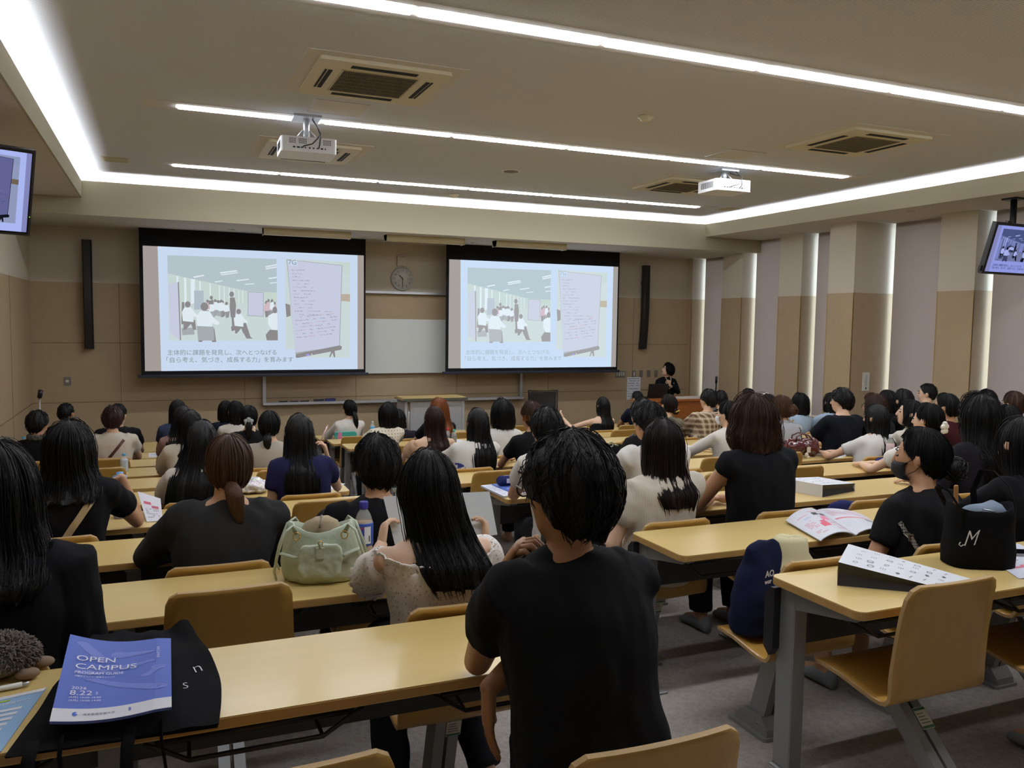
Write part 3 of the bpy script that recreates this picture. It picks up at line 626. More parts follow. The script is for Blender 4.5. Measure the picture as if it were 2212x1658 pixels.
# ================================================================ DESKS
m_desk = wood('beech_desk_top', 'cbb070', 'd3b878', .33, (.6, 7, 7), .5, coat=.15)
m_edge_shade = wood('beech_desk_edge_shaded', 'b08a4c', 'b9935a', .45, (1, 5, 5))  # same beech as the desktop, with the edge's shade painted into its colour
m_ply = wood('bent_plywood', 'a8803a', 'b48a40', .38, (5, 5, .7), .5, coat=.2)
m_plye = wood('plywood_edge', 'b99a68', '9a7a4c', .6, (1, 1, 90))
m_leg = mat('desk_leg_grey', '8d8d8c', .45, .5, metal=.35); m_mod = mat('modesty_panel_dark', '3e3e40', .6); m_rod = mat('black_rod', '121212', .45)
def desk(L, seats):
    t = thing('lecture_desk', 'x', 'desk')
    b = MB(); b.prism(rrect(0, L, 0, DEPTH, .035), .672, .70); o = obj('desktop', b, m_desk, t); bevel(o, .004)
    b = MB(); b.prism(rrect(-.0012, L+.0012, -.0012, DEPTH+.0012, .036), .675, .6965); obj('edge_band', b, m_edge_shade, t)
    posts = [.03, L-.09] + ([L/2-.03] if L > 2 else [])
    for x in posts:
        b = MB(); b.box(x, x+.06, DEPTH-.10, DEPTH-.015, .012, .672)
        b.prism([(DEPTH-.10, .672), (DEPTH-.10, .60), (.05, .648), (.03, .66), (.03, .672)], x+.005, x+.055, 'x'); b.box(x-.01, x+.07, DEPTH-.20, DEPTH-.01, 0, .012)
        bevel(obj('leg', b, m_leg, t), .004, 1)
    b = MB(); b.box(.09, L-.09, DEPTH-.05, DEPTH-.03, .45, .62); obj('modesty_panel', b, m_mod, t)
    b = MB(); b.box(.09, L-.09, DEPTH-.13, DEPTH-.06, .62, .672); obj('under_rail', b, m_leg, t)
    for x in (.0, L-.03): b = MB(); b.prism([(DEPTH-.01, .66), (DEPTH+.02, .63), (DEPTH+.02, .44), (DEPTH-.01, .41), (DEPTH-.03, .44), (DEPTH-.03, .66)], x, x+.03, 'x'); obj('end_cap', b, m_black, t)
    for s in seats:
        b = MB(); b.tube([(s-.24, .30, .655), (s-.24, .06, .655), (s-.24, .035, .65), (s-.22, .035, .64), (s-.15, .05, .59), (s+.15, .05, .59), (s+.22, .035, .64), (s+.24, .035, .65), (s+.24, .06, .655), (s+.24, .30, .655)], .006, 6)
        b.tube([(s-.22, .035, .648), (s+.22, .035, .648)], .006, 6); b.tube([(s-.15, .05, .59), (s-.14, .30, .60), (s+.14, .30, .60), (s+.15, .05, .59)], .005, 6)
        obj('book_rack', b, m_rod, t)
    return t
LSEAT = [.858-.662*i for i in range(4)]; CSEAT = [2.271+.666*i for i in range(10)]
pd = {}
for nm, x0, x1, seats, word in (('L', -1.46, 1.205, LSEAT, 'left block'), ('C', 1.99, 5.95, CSEAT[:6], 'centre block'), ('R', 5.98, 8.62, CSEAT[6:], 'window side block')):
    for k in range(ROWS):
        lab = 'long beech-topped lecture desk of the %s, %s row from the camera' % (word, ORD[k])
        if nm not in pd:
            pd[nm] = desk(x1-x0, [s-x0 for s in seats]); pd[nm].location = (x0, Yn(k), Fz(k)); pd[nm]['label'] = lab; pd[nm]['group'] = 'lecture desks of the '+word
        else: dup(pd[nm], (x0, Yn(k), Fz(k)), 0, lab)
# ================================================================ CHAIRS
def chair(swing):
    """origin under the bend of the shell; swing = how far the pedestal foot lies ahead (+) or behind"""
    t = thing('lecture_chair', 'x', 'chair')
    prof = [(.335, .418), (.32, .430), (.28, .438), (.20, .432), (.12, .418), (.06, .408), (.03, .407), (.008, .414), (-.006, .432), (-.012, .455), (-.016, .50), (-.028, .60), (-.044, .70), (-.056, .76), (-.062, .788), (-.065, .803)]
    n = len(prof); nx = 10; th = .0065; top = []; bot = []
    for i, (y, z) in enumerate(prof):
        a = prof[max(i-1, 0)]; c = prof[min(i+1, n-1)]; ty, tz = c[0]-a[0], c[1]-a[1]; l = math.hypot(ty, tz); ny, nz = tz/l, -ty/l
        if i < 7: w_ = .205-.0*(i) - (.035 if i == 0 else .012 if i == 1 else 0)
        elif i < 11: w_ = .207
        else: w_ = .207-.022*(i-10)/5 - (.028 if i == n-1 else .008 if i == n-2 else 0)
        rt = []; rb = []
        for j in range(nx+1):
            x = -w_+2*w_*j/nx; cur = (.018*((x/.2)**2) if i > 8 else 0) * min(1, (i-8)/4.) if i > 8 else 0
            dipz = -.008*(1-(x/.2)**2) if 1 < i < 7 else 0
            rt.append((x, y+cur-ny*th*0, z+dipz)); 
            rt[-1] = (x, y+cur+ny*-th, z+dipz+nz*-th); rb.append((x, y+cur+ny*th, z+dipz+nz*th))
        top.append(rt); bot.append(rb)
    b = MB(); vs = [p for r in top for p in r]+[p for r in bot for p in r]; m_ = (nx+1); N = n*m_
    fs = []; fe = []
    for i in range(n-1):
        for j in range(nx):
            fs.append((i*m_+j, i*m_+j+1, (i+1)*m_+j+1, (i+1)*m_+j)); fs.append((N+i*m_+j, N+(i+1)*m_+j, N+(i+1)*m_+j+1, N+i*m_+j+1))
        fe.append((i*m_, (i+1)*m_, N+(i+1)*m_, N+i*m_)); fe.append((i*m_+nx, N+i*m_+nx, N+(i+1)*m_+nx, (i+1)*m_+nx))
    for j in range(nx): fe.append((j, N+j, N+j+1, j+1)); k = (n-1)*m_; fe.append((k+j, k+j+1, N+k+j+1, N+k+j))
    b.add(vs, fs, 0, True); nn = len(b.v)-2*N; b.f += [tuple(nn+i for i in f) for f in fe]; b.m += [1]*len(fe); b.sm += [False]*len(fe)
    obj('seat_shell', b, [m_ply, m_plye], t)
    b = MB(); b.box(-.10, .10, .06, .27, .385, .408); b.box(-.045, .045, .10, .22, .36, .39); obj('seat_bracket', b, m_leg, t)
    yb = swing; b = MB()
    for x in (-.042, .006):
        b.prism([(yb-.045, .06), (yb+.045, .06), (.205, .37), (.12, .37)], x, x+.036, 'x')
    bevel(obj('pedestal', b, m_leg, t), .004, 1)
    b = MB(); b.prism([(yb-.09, .012), (yb+.12, .012), (yb+.11, .04), (yb+.05, .085), (yb-.05, .085), (yb-.085, .04)], -.055, .055, 'x'); b.prism(rrect(-.075, .075, yb-.10, yb+.14, .015), 0, .014); 
    for x in (-.058, .055):
        for y in (-.03, .05): b.tube([(x, yb+y, .05), (x+.004, yb+y, .05)], .007, 8)
    bevel(obj('foot_plate', b, m_leg, t), .003, 1)
    b = MB(); b.box(-.03, .035, -.002, -.0005, -.035, .035); d = Vector((0, .16-yb, .31)).normalized()
    return t
m_stick = mat('rating_sticker', 'c9c9b4', .6); m_stickg = mat('sticker_green', '3d6a50', .6)
def sticker(t, yb):
    b = MB(); b.box(-.026, .026, -.001, .0, 0, .07, 0); b.box(-.024, .024, -.0018, -.001, .060, .068, 1); b.box(-.024, .024, -.0018, -.001, .002, .010, 1)
    for i in range(4): b.box(-.02, .018-.004*i, -.0016, -.001, .018+i*.010, .021+i*.010, 2)
    ang = math.atan2(.12-(yb-.045), .31)
    b.xf(Matrix.Translation((.022, yb-.045+(.12-yb+.045)*.72, .06+.31*.72)) @ Matrix.Rotation(-ang, 4, 'X') @ Matrix.Translation((0, -.001, -.0)))
    obj('rating_label', b, [m_stick, m_stickg, mat('sticker_ink', '6b6b62', .6)], t)
CH = {}
def place_chair(X, k, off, word):
    key = round(off, 2); yb = -.20-off
    if key not in CH:
        c = chair(yb); sticker(c, yb); CH[key] = c; c.location = (X, Yn(k)+off, Fz(k)); c['label'] = word; c['group'] = 'bent plywood lecture chairs'; return c
    return dup(CH[key], (X, Yn(k)+off, Fz(k)), 0, word)
# which seats are taken: (block, seat index) per row
OCC = {0: ['L0', 'R'], 1: ['L0', 'L2', 'C0', 'C1', 'C2'], 2: ['L0', 'L1', 'C0', 'C1', 'C3'], 3: ['L2', 'C0', 'C1', 'C4', 'C6'], 4: ['L0', 'L1', 'C2', 'C5', 'C6', 'C7', 'C9'], 5: ['C0', 'C1', 'C4', 'C5', 'C6', 'C7', 'C8', 'C9'], 6: ['L0', 'L1', 'C0', 'C1', 'C7'],
       7: ['L1', 'C5', 'C6', 'C7', 'C8', 'C4'], 8: ['L0', 'L2', 'L3', 'C0', 'C1', 'C7'], 9: ['L0', 'L1', 'L2', 'C1', 'C5', 'C8'], 10: ['L0', 'L3', 'C0', 'C7']}
SEATW = ['first', 'second', 'third', 'fourth', 'fifth', 'sixth', 'seventh', 'eighth', 'ninth', 'tenth']
for k in range(ROWS):
    for blk, seats in (('L', LSEAT), ('C', CSEAT)):
        for i, X in enumerate(seats):
            if k == 0 and (blk == 'C' and i > 1): continue
            if k == 1 and (blk == 'C' and i > 3): continue
            if k == 2 and (blk == 'C' and i > 5): continue
            if blk == 'L' and ((k == 0 and i > 1) or (k < 2 and i > 2)): continue
            oc = blk+str(i) in OCC[k]
            off = -.45 if oc else -.05
            off = {(0, 'L', 0): -.56, (2, 'C', 2): -.40}.get((k, blk, i), off)
            if k == 0 and blk == 'L' and i == 1: off = -.40
            w_ = '%s bent plywood chair, %s row from the camera, %s seat %s of the aisle' % ('occupied' if oc and not (k == 1 and blk == 'C' and i == 0) else 'empty', ORD[k], SEATW[i], 'left' if blk == 'L' else 'right')
            place_chair(X, k, off, w_)
# ================================================================ PEOPLE
SKIN = {'a': 'c9a183', 'b': 'b98d6c', 'c': 'd6b195', 'd': 'a2744f'}
def skin(c):
    return mat('skin_'+c, SKIN[c], .5, .4)
m_eye = mat('eye_dark', '1b1410', .2); m_lip = mat('lips', 'a8665c', .5)
HAIR = {'black': '0d0c0c', 'soft': '151211', 'dark': '1e1512', 'brown': '3a2519', 'red': '2b1512', 'orange': '7a4520', 'light': '4b3322'}
def hmat(c):
    nm = 'hair_'+c
    if nm in MATS: return MATS[nm]
    M = mat(nm, HAIR[c], .45, .22, stretch=(1, 1, .06), bump=.35, bscale=260); M.node_tree.nodes['Principled BSDF'].inputs['Sheen Weight'].default_value = .0
    return M
def cloth(name, col, **kw):
    kw.setdefault('rough', .9); kw.setdefault('spec', .15); kw.setdefault('bump', .25); kw.setdefault('bscale', 500)
    return mat('cloth_'+name, col, **kw)
def sstep(a, b, x): t = max(0, min(1, (x-a)/(b-a))); return t*t*(3-2*t)
def hand(mb, w, d, n, side, curl=.5, sc=1, spread=.12, thumb=.6, idx=None):
    """w wrist, d direction of fingers, n where the palm faces, side=+1/-1: thumb along d x n * side"""
    w = Vector(w); d = Vector(d).normalized(); n = Vector(n); n = (n-d*n.dot(d)).normalized(); s = d.cross(n)*side
    if not isinstance(curl, (list, tuple)): curl = [curl]*4
    # palm
    rings = []
    for f, hw, ht in ((-.01, .021, .016), (.01, .025, .017), (.035, .036, .016), (.06, .040, .015), (.082, .039, .012), (.090, .035, .008)):
        c = w+d*f*sc; rings.append([c+s*cos(a)*hw*sc+n*sin(a)*ht*sc for a in [2*pi*j/10 for j in range(10)]])
    mb.loft(rings)
    for i, (o_, l, r) in enumerate(((.029, .070, .0088), (.010, .078, .009), (-.010, .073, .0088), (-.028, .057, .0078))):
        p = w+d*(.078-(.004 if i == 3 else 0))*sc+s*o_*sc; a = s*(.5-i*.333)*spread; dd = (d+a).normalized(); pts = [p-dd*.01*sc, p]; rr = [r*sc, r*sc]; ang = 0
        for j, fr in enumerate((.45, .30, .25)):
            ang += curl[i]*(.8, 1.0, .7)[j]; v = dd*cos(ang)+n*sin(ang); p = p+v*l*fr*sc; pts.append(p); rr.append(r*sc*(.95, .88, .72)[j])
        mb.tube(pts, rr, 8, round_=True)
    p = w+d*.022*sc+s*.022*sc; a1 = (s*.8+d*.75+n*.35*thumb).normalized(); a2 = (s*.25+d*.95+n*.55*thumb).normalized()
    mb.tube([p-a1*.012*sc, p+a1*.028*sc, p+a1*.034*sc+a2*.022*sc, p+a1*.036*sc+a2*.048*sc], [.014*sc, .0125*sc, .0105*sc, .0085*sc], 8, round_=True)
def headM(yaw_, pit, c): return Matrix.Translation(c) @ Matrix.Rotation(yaw_, 4, 'Z') @ Matrix.Rotation(pit, 4, 'X')
class Hair:
    """surface of a head of hair, in head coordinates (y forward)"""
    def __init__(s, style, L=0, puff=0, wid=1, seed=0, back=-.145, fringe=60, sweep=0):
        s.st = style; s.L = L; s.puff = puff; s.w = wid; s.seed = seed; s.back = back; s.fr = fringe; s.sweep = sweep; s.wave = 0
        rnd = random.Random(seed); s.ph = [rnd.random()*6.28 for _ in range(6)]
    def geo(s, phi):
        a = abs(phi)/pi
        if s.st == 'short': thm = s.fr+(98-s.fr)*sstep(.12, .42, a)+40*sstep(.45, .72, a); L = 0
        elif s.st in ('tied',): thm = 54+(96-54)*sstep(.14, .40, a)+46*sstep(.42, .66, a); L = 0
        else: thm = s.fr+(95-s.fr)*sstep(.12, .3, a); L = s.L*sstep(.22, .36, a)
        return a, R(thm), L
    def at(s, phi, t, off=0):
        a, thm, L = s.geo(phi); rx, ry, rz = .087+s.puff, .106+s.puff, .120+s.puff*1.1
        arc = thm*.105; tot = arc+L; q = t*tot
        clump = .0028*(sin(13*phi+s.ph[0])+sin(29*phi+s.ph[1])*.7+sin(47*phi+s.ph[2])*.5)*(.25+t)
        if q <= arc or L < 1e-4:
            th = min(q, arc)/.105; e = 1+(off+clump)/.1
            # nape of short hair hugs the neck
            x = rx*sin(th)*sin(phi)*e; y = -.012+ry*sin(th)*cos(phi)*e; z = .006+rz*cos(th)*e
            if th > pi/2 and s.st == 'short': y = y+.012*sstep(pi/2, R(130), th)*(1 if cos(phi) < 0 else 0); x *= 1-.12*sstep(pi/2, R(130), th)
            return Vector((x, y, z)), 0
        g = q-arc; th = thm; z0 = .006+rz*cos(th); z = z0-g
        keys = [(0, rx, ry, -.012), (.08, rx*.99, ry*.93, -.018), (.15, rx*1.02*s.w, ry*.72, -.048), (.22, rx*1.12*s.w, .058, s.back+.045), (.32, rx*1.12*s.w, .040, s.back+.018), (.45, rx*1.02*s.w, .032, s.back+.006), (.65, rx*.8*s.w, .026, s.back-.004)]
        if s.st == 'bob': keys = [(0, rx, ry, -.012), (.05, rx*1.06*s.w, ry*1.03, -.014), (.10, rx*1.08*s.w, ry*1.0, -.018), (.16, rx*.98*s.w, ry*.86, -.022), (.22, rx*.9*s.w, ry*.7, -.03)]
        if s.st == 'front': keys = [(0, rx, ry, -.012), (.1, rx*1.0, ry*.9, -.01), (.3, rx*1.05, ry*.7, -.0)]
        for k0, k1 in zip(keys[:-1], keys[1:]):
            if g <= k1[0] or k1 is keys[-1]:
                f = min(1, (g-k0[0])/(k1[0]-k0[0])); f = f*f*(3-2*f)*.5+f*.5; vx, vy, vc = (k0[i]+(k1[i]-k0[i])*f for i in (1, 2, 3)); break
        taper = 1-.25*sstep(.75, 1, g/max(L, .01)) if s.st != 'bob' else 1
        x = (vx*taper+off+clump*1.6)*sin(phi)+s.sweep*g+s.wave*sin(g*55+phi*6)*min(1, g/.05); y = vc+(vy*taper+off+clump*1.6)*cos(phi)
        return Vector((x, y, z)), g
    def mesh(s, mb, HM, HMlow, strands=200, sr=.0018, nu=48, nv=22, wild=.004, seg=12):
        def W(p, g):
            f = sstep(0, .22, g)*.75
            return (HM @ p).lerp(HMlow @ p, f) if g > 0 else HM @ p
        rings = []
        for j in range(1, nv+1):
            t = j/nv; ring = []
            for i in range(nu):
                phi = 2*pi*i/nu-pi; jag = 1-(.06*abs(sin(9*phi+s.ph[3]))+.04*abs(sin(23*phi+s.ph[4])))*(t > .97)
                p, g = s.at(phi, t*jag if t > .97 else t); ring.append(W(p, g))
            rings.append(ring)
        crown, _ = s.at(0, 0); rings.insert(0, [HM @ (crown+Vector((sin(2*pi*i/nu-pi)*.004, cos(2*pi*i/nu-pi)*.004, 0))) for i in range(nu)])
        mb.loft(rings)
        rnd = random.Random(s.seed+5)
        for _ in range(strands):
            phi = rnd.uniform(-pi, pi)
            a, thm, L = s.geo(phi)
            t0 = rnd.uniform(0, .35); t1 = rnd.uniform(.85, 1.015); dphi = rnd.gauss(0, .07); off = rnd.uniform(0, wild); lift = rnd.random()**3*wild*2.5
            if s.st == 'short': t0 = rnd.uniform(0, .80); t1 = min(t0+rnd.uniform(.18, .34), 1.02); dphi = rnd.gauss(0, .22); off = rnd.uniform(-.001, .003); lift = rnd.random()**2*.007
            pts = []
            for j in range(seg):
                u = j/(seg-1); t = t0+(t1-t0)*u
                p, g = s.at(phi+dphi*u+.02*sin(6*u+phi*9), t, off+lift*sin(pi*u))
                if t > 1: p = p+Vector((0, 0, -(t-1)*.3))
                pts.append(W(p, g))
            r = sr*rnd.uniform(.7, 1.3)
            mb.tube(pts, [r*.5]+[r]*(seg-2)+[r*.3], 3)
def tail(mb, pts, r, HM, n=40, seed=0, sr=.002):
    pts = [HM @ Vector(p) for p in pts] if HM else [Vector(p) for p in pts]
    def P(u):
        u *= len(pts)-1; i = min(int(u), len(pts)-2); f = u-i; f2 = f*f*(3-2*f); return pts[i].lerp(pts[i+1], f)
    prof = [.45, .8, 1, 1.05, .95, .75, .4]; mb.tube([P(i/6) for i in range(7)], [r*q for q in prof], 12, flat=.75)
    rnd = random.Random(seed)
    for _ in range(n):
        a = rnd.uniform(0, 6.28); l = rnd.uniform(.8, 1.08); o = []
        for j in range(8):
            u = j/7*l; q = prof[min(6, int(min(u, .999)*6.99))]*r*1.0; p = P(min(u, 1)); o.append(p+Vector((cos(a)*q, sin(a)*q*.75, -(max(0, u-1))*.1)))
        mb.tube(o, [sr*.5]+[sr]*6+[sr*.3], 3)
PEOPLE = {}
def person(key, X, k, h, label, hair='long', hc='black', hL=.3, top='tee', col=('black', '101013'), male=False, yaw_=0, pit=0, arms=('desk', 'desk'), lean=0, sk='a', seatX=None, puff=0, wid=1, group=None,
           bottom=('dark_trousers', '17171b'), skirt=False, vox=None, strands=None, fringe=60, gl=None, hy_off=0, width=1, bun=None, ptail=None, sweep=0, wrk=1, root=None, neckr=.0, seatoff=-.32, stand=0, rz=0, tw=1.0, wave=0, kx=0, feet=(0, 0), shoe=('shoe_grey', '7b8188')):
    near = k <= 2
    vox = vox or (.0075 if k <= 1 else .0105 if k <= 3 else .016)
    if seatX is None: seatX = X
    bx = seatX; by = Yn(k)+seatoff; bz = Fz(k)
    if root: bx, by, bz = root
    hx = X-bx; S = (1.1 if male else 1.0)*width
    sy = .025+lean; hy = sy+.045+hy_off; hz = h-.125; sx = hx*.8; zs = h-.300
    HM = headM(yaw_, pit, (hx, hy, hz)); HL = headM(yaw_*.15, 0, (hx*.9+sx*.1, hy, hz))
    sw = (.165 if not male else .185)*width
    # ---- body
    b = MB()
    zb = .82 if stand else .47
    def T(f): return Vector((sx*f, sy*f, zb+(zs+.02-zb)*f))
    def torso(mb, e=0, z0=0, topf=1.0, neck=True, nr=.058, flare=0):
        pr = [(0, .172, .12), (.12, .168, .118), (.3, .145, .10), (.5, .148, .10), (.7, .160, .105), (.85, .162, .10), (.94, .15, .085), (1.0, .105, .065)]
        rings = []
        for f, w_, d_ in pr:
            if f < z0 or f > topf+1e-6: continue
            c = T(f); w2 = w_*S*tw+e+(flare*(1-f/.5) if f < .5 else 0); d2 = d_*(1+.6*(S-1))+e+(flare*.6*(1-f/.5) if f < .5 else 0)
            rings.append([c+Vector((w2*abs(cos(a))**.8*(1 if cos(a) > 0 else -1), d2*abs(sin(a))**.9*(1 if sin(a) > 0 else -1), 0)) for a in [2*pi*j/20 for j in range(20)]])
        if neck:
            c = Vector((sx+(hx-sx)*.25, sy+.008, zs+.055)); rings.append([c+Vector((nr*cos(a), (nr*.95)*sin(a), 0)) for a in [2*pi*j/20 for j in range(20)]])
        mb.loft(rings)
    torso(b, 0, nr=.052)
    nk = Vector((sx+(hx-sx)*.2, sy+.005, zs+.03)); b.tube([nk-Vector((0, 0, .04)), nk+Vector((0, .0, .03)), Vector((hx, hy-.02, hz-.05))], [.056*S, .047*S, .05*S], 12)
    for c, r in (((0, -.006, .012), (.076, .094, .104)), ((0, .030, -.055), (.056, .058, .062)), ((0, .052, -.015), (.058, .045, .06)), ((0, .066, -.092), (.02, .016, .014))): b.ell(HM @ Vector(c), r, (Matrix.Rotation(yaw_, 3, 'Z') @ Matrix.Rotation(pit, 3, 'X')), 14, 10)
    A = {}
    for sd, pose in zip((-1, 1), arms):
        sh = Vector((sx+sd*sw*.93, sy-.005, zs-.028))
        if pose == 'desk': el = Vector((sd*(sw+.055)+sx*.5, .27, .735)); wr = Vector((sd*.09+sx*.3, .47, .735)); hd, hn, cu = (-sd*.6, .8, -.02), (0, 0, -1), .25
        elif pose == 'deskin': el = Vector((sd*(sw+.07), .26, .735)); wr = Vector((sd*.03, .42, .74)); hd, hn, cu = (-sd*.9, .4, 0), (0, 0, -1), .35
        elif pose == 'lap': el = Vector((sd*(sw+.06), .03, zs-.30)); wr = Vector((sd*.10, .22, .60)); hd, hn, cu = (-sd*.3, .9, -.2), (0, 0, -1), .3
        elif pose == 'chin': el = Vector((sd*(sw+.04)+sx*.3, .27, .738)); wr = Vector((hx+sd*.05, hy+.12, hz-.17)); hd, hn, cu = (-sd*.3, -.2, .9), (0, -1, 0), .9
        elif pose == 'hold': el = Vector((sd*(sw+.09), .20, .74)); wr = Vector((sd*.17, .36, .88)); hd, hn, cu = (-sd*.3, .5, .8), (-sd*1, 0, .1), .7
        else: el, wr, hd, hn, cu = (Vector(pose[0]), Vector(pose[1]), pose[2], pose[3], pose[4])
        A[sd] = (sh, el, wr)
        q = S*(1.0 if male else .94)
        b.tube([sh-Vector((sd*.05, 0, .005)), sh, sh.lerp(el, .35), sh.lerp(el, .8), el], [.040*q, .044*q, .043*q, .038*q, .036*q], 12, round_=True)
        fa = el.lerp(wr, .3); b.tube([el, fa, el.lerp(wr, .75), wr], [.036*q, .039*q, .029*q, .024*q], 12, round_=True)
        A[sd, 'h'] = (hd, hn, cu)
    for sd in (-1, 1):
        hp = Vector((sd*.085, .0, .505)); kn = Vector((sd*.115, .40, .50)); an = Vector((sd*.115, .37, .10))
        kn.x += kx; an.x += kx+sd*feet[0]; an.y += feet[1]
        if stand: hp = Vector((sd*.085, 0, .86)); kn = Vector((sd*.09, .03, .48)); an = Vector((sd*.09, .0, .10))
        b.tube([hp, hp.lerp(kn, .4), kn], [.085*S, .078*S, .056*S], 12, round_=True); b.tube([kn, kn.lerp(an, .3), an], [.055*S, .054*S, .036*S], 12, round_=True)
        b.tube([an-Vector((0, .03, .04)), an+Vector((0, .06, -.05)), an+Vector((0, .13, -.065))], [.035, .034, .024], 10, round_=True)
        A['leg', sd] = (hp, kn, an)
    me = remesh(b, vox, 5)
    body = MB(); body.join(me); bpy.data.meshes.remove(me)
    HR = Matrix.Rotation(yaw_, 3, 'Z') @ Matrix.Rotation(pit, 3, 'X')
    for sd in (-1, 1):
        body.ell(HM @ Vector((sd*.079, -.004, -.012)), (.009, .019, .031), HR @ Matrix.Rotation(sd*R(-22), 3, 'Z') @ Matrix.Rotation(R(-8), 3, 'X'), 12, 8)
        body.ell(HM @ Vector((sd*.086, -.010, -.006)), (.005, .016, .022), HR @ Matrix.Rotation(sd*R(-22), 3, 'Z'), 10, 6)
        body.ell(HM @ Vector((sd*.031, .083, .004)), (.013, .008, .006), HR, 10, 6, 1)
        body.tube([HM @ Vector((sd*.046, .083, .026)), HM @ Vector((sd*.03, .092, .031)), HM @ Vector((sd*.015, .094, .027))], .003, 5, 1)
        hd, hn, cu = A[sd, 'h']
        hand(body, A[sd][2], hd, hn, -sd if Vector(hn).z < -.3 or True else sd, cu, (1.02 if male else .92))
    body.tube([HM @ Vector((0, .088, .012)), HM @ Vector((0, .098, -.014)), HM @ Vector((0, .101, -.025))], [.007, .009, .010], 8, round_=True); body.ell(HM @ Vector((0, .096, -.028)), (.015, .010, .008), HR, 10, 6)
    body.ell(HM @ Vector((0, .083, -.056)), (.021, .009, .0065), HR, 12, 6, 2)
    p = obj('person', body, [skin(sk), m_eye, m_lip], None, (bx, by, bz)); p.rotation_euler = (0, 0, rz); tag(p, label, 'person', group)
    # ---- clothing
    g = MB(); ext = 1.0
    if top in ('off', 'camisole'): torso(g, .012, .05, .85, False, flare=.03)
    elif top == 'blouse': torso(g, .022, .0, 1, True, .062, flare=.03)
    else: torso(g, .016+(.006 if male else 0), .0, 1, True, .056+neckr, flare=.022)
    q = S*(1.0 if male else .94)
    for sd in (-1, 1):
        sh, el, wr = A[sd]
        if top in ('tee', 'polo'): f = .55; e2 = sh.lerp(el, f); g.tube([sh-Vector((sd*.05, 0, -.012)), sh, sh.lerp(el, .3), e2], [.060*q, .066*q, .064*q, .061*q], 14)
        elif top in ('long', 'jacket'):
            g.tube([sh-Vector((sd*.05, 0, -.012)), sh, sh.lerp(el, .4), sh.lerp(el, .9), el], [.060*q, .066*q, .062*q, .055*q, .050*q], 14, round_=True); g.tube([el, el.lerp(wr, .4), el.lerp(wr, .92)], [.052*q, .050*q, .036*q], 12, round_=False)
        elif top == 'elbow': g.tube([sh-Vector((sd*.05, 0, -.012)), sh, sh.lerp(el, .4), sh.lerp(el, .85)], [.060*q, .070*q, .072*q, .068*q], 14)
        elif top == 'sleeveless': g.tube([sh-Vector((sd*.06, 0, -.012)), sh, sh.lerp(el, .18)], [.062*q, .068*q, .066*q], 14)
        elif top == 'blouse': g.tube([sh-Vector((sd*.05, 0, -.01)), sh, sh.lerp(el, .25), sh.lerp(el, .5), sh.lerp(el, .62)], [.058*q, .075*q, .088*q, .078*q, .052*q], 16)
        elif top == 'off': g.tube([sh.lerp(el, .12)-Vector((sd*.05, 0, .02)), sh.lerp(el, .2), sh.lerp(el, .45), sh.lerp(el, .62)], [.055*q, .074*q, .078*q, .07*q], 16)
    gv = .009 if k <= 1 else .012 if k <= 3 else .017
    me = remesh(g, gv, 4, .5)
    ripple(me, (.015 if k <= 3 else .010)*wrk, 10, (1.0, 1.0, .5), sum(map(ord, key)) % 37)
    NMG = {'tee': 't_shirt', 'polo': 'shirt', 'long': 'long_sleeved_shirt', 'jacket': 'jacket', 'elbow': 'shirt', 'sleeveless': 'sleeveless_top', 'blouse': 'blouse', 'off': 'off_shoulder_top', 'camisole': 'camisole'}
    cm = col if isinstance(col, bpy.types.Material) else cloth(*col)
    gt = obj(NMG[top], me, cm, p)
    # lower garment
    g = MB()
    if skirt:
        rings = []
        for f, w_, z_, y_ in ((0, .17, .60, 0), (.2, .19, .55, .04), (.5, .20, .50, .16), (.8, .21, .50, .30), (1, .215, .46, .40)):
            pass
        g.loft([[Vector((w_*cos(a), y_+d_*sin(a), z_)) for a in [2*pi*j/20 for j in range(20)]] for w_, d_, y_, z_ in ((.16, .12, 0, .64), (.185, .15, .02, .58), (.20, .21, .10, .545), (.205, .24, .14, .49), (.215, .26, .17, .44), (.23, .27, .18, .36))])
    else:
        for sd in (-1, 1):
            hp, kn, an = A['leg', sd]; g.tube([hp-Vector((0, .05, 0)), hp.lerp(kn, .4), kn], [.105*S, .092*S, .070*S], 12, round_=True); g.tube([kn, kn.lerp(an, .5), an+Vector((0, 0, .01))], [.069*S, .066*S, .058*S], 12, round_=False)
        g.ell((0, -.01, .88 if stand else .54), (.165*S, .125, .10), None, 14, 8)
    me = remesh(g, max(gv, .012), 3); ripple(me, .006, 10, (1, 1, 1), 3)
    bm_ = bottom if isinstance(bottom, bpy.types.Material) else cloth(*bottom)
    obj('skirt' if skirt else 'trousers', me, bm_, p)
    if k <= 3:
        for sd in (-1, 1):
            an = A['leg', sd][2]; c = MB(); c.loft([[an+Vector((sd*.0+w_*cos(a), y_, -.10+z_*(.5+.5*sin(a)))) for a in [2*pi*j/12 for j in range(12)]] for y_, w_, z_ in ((-.075, .02, .05), (-.06, .034, .085), (-.02, .037, .095), (.04, .040, .085), (.09, .045, .06), (.14, .042, .045), (.165, .02, .03))])
            obj('shoe', c, mat(shoe[0], shoe[1], .7), p)
    # ---- hair
    hb = MB(); ns = strands if strands is not None else (520 if k <= 1 else 380 if k <= 3 else 150)
    sr = .0013 if k <= 1 else .0017 if k <= 3 else .0026
    bk = -(hy-sy)-.118-.022*(S-1)*5-(.012 if top == 'off' else 0)-(.012 if k <= 3 else .004)
    seed = sum(map(ord, key)) % 97
    st = {'long': 'long', 'bob': 'bob', 'short': 'short', 'pony': 'tied', 'bun': 'tied', 'shave': 'short'}[hair]
    H = Hair(st, hL, puff, wid, seed, bk, fringe, sweep); H.wave = wave
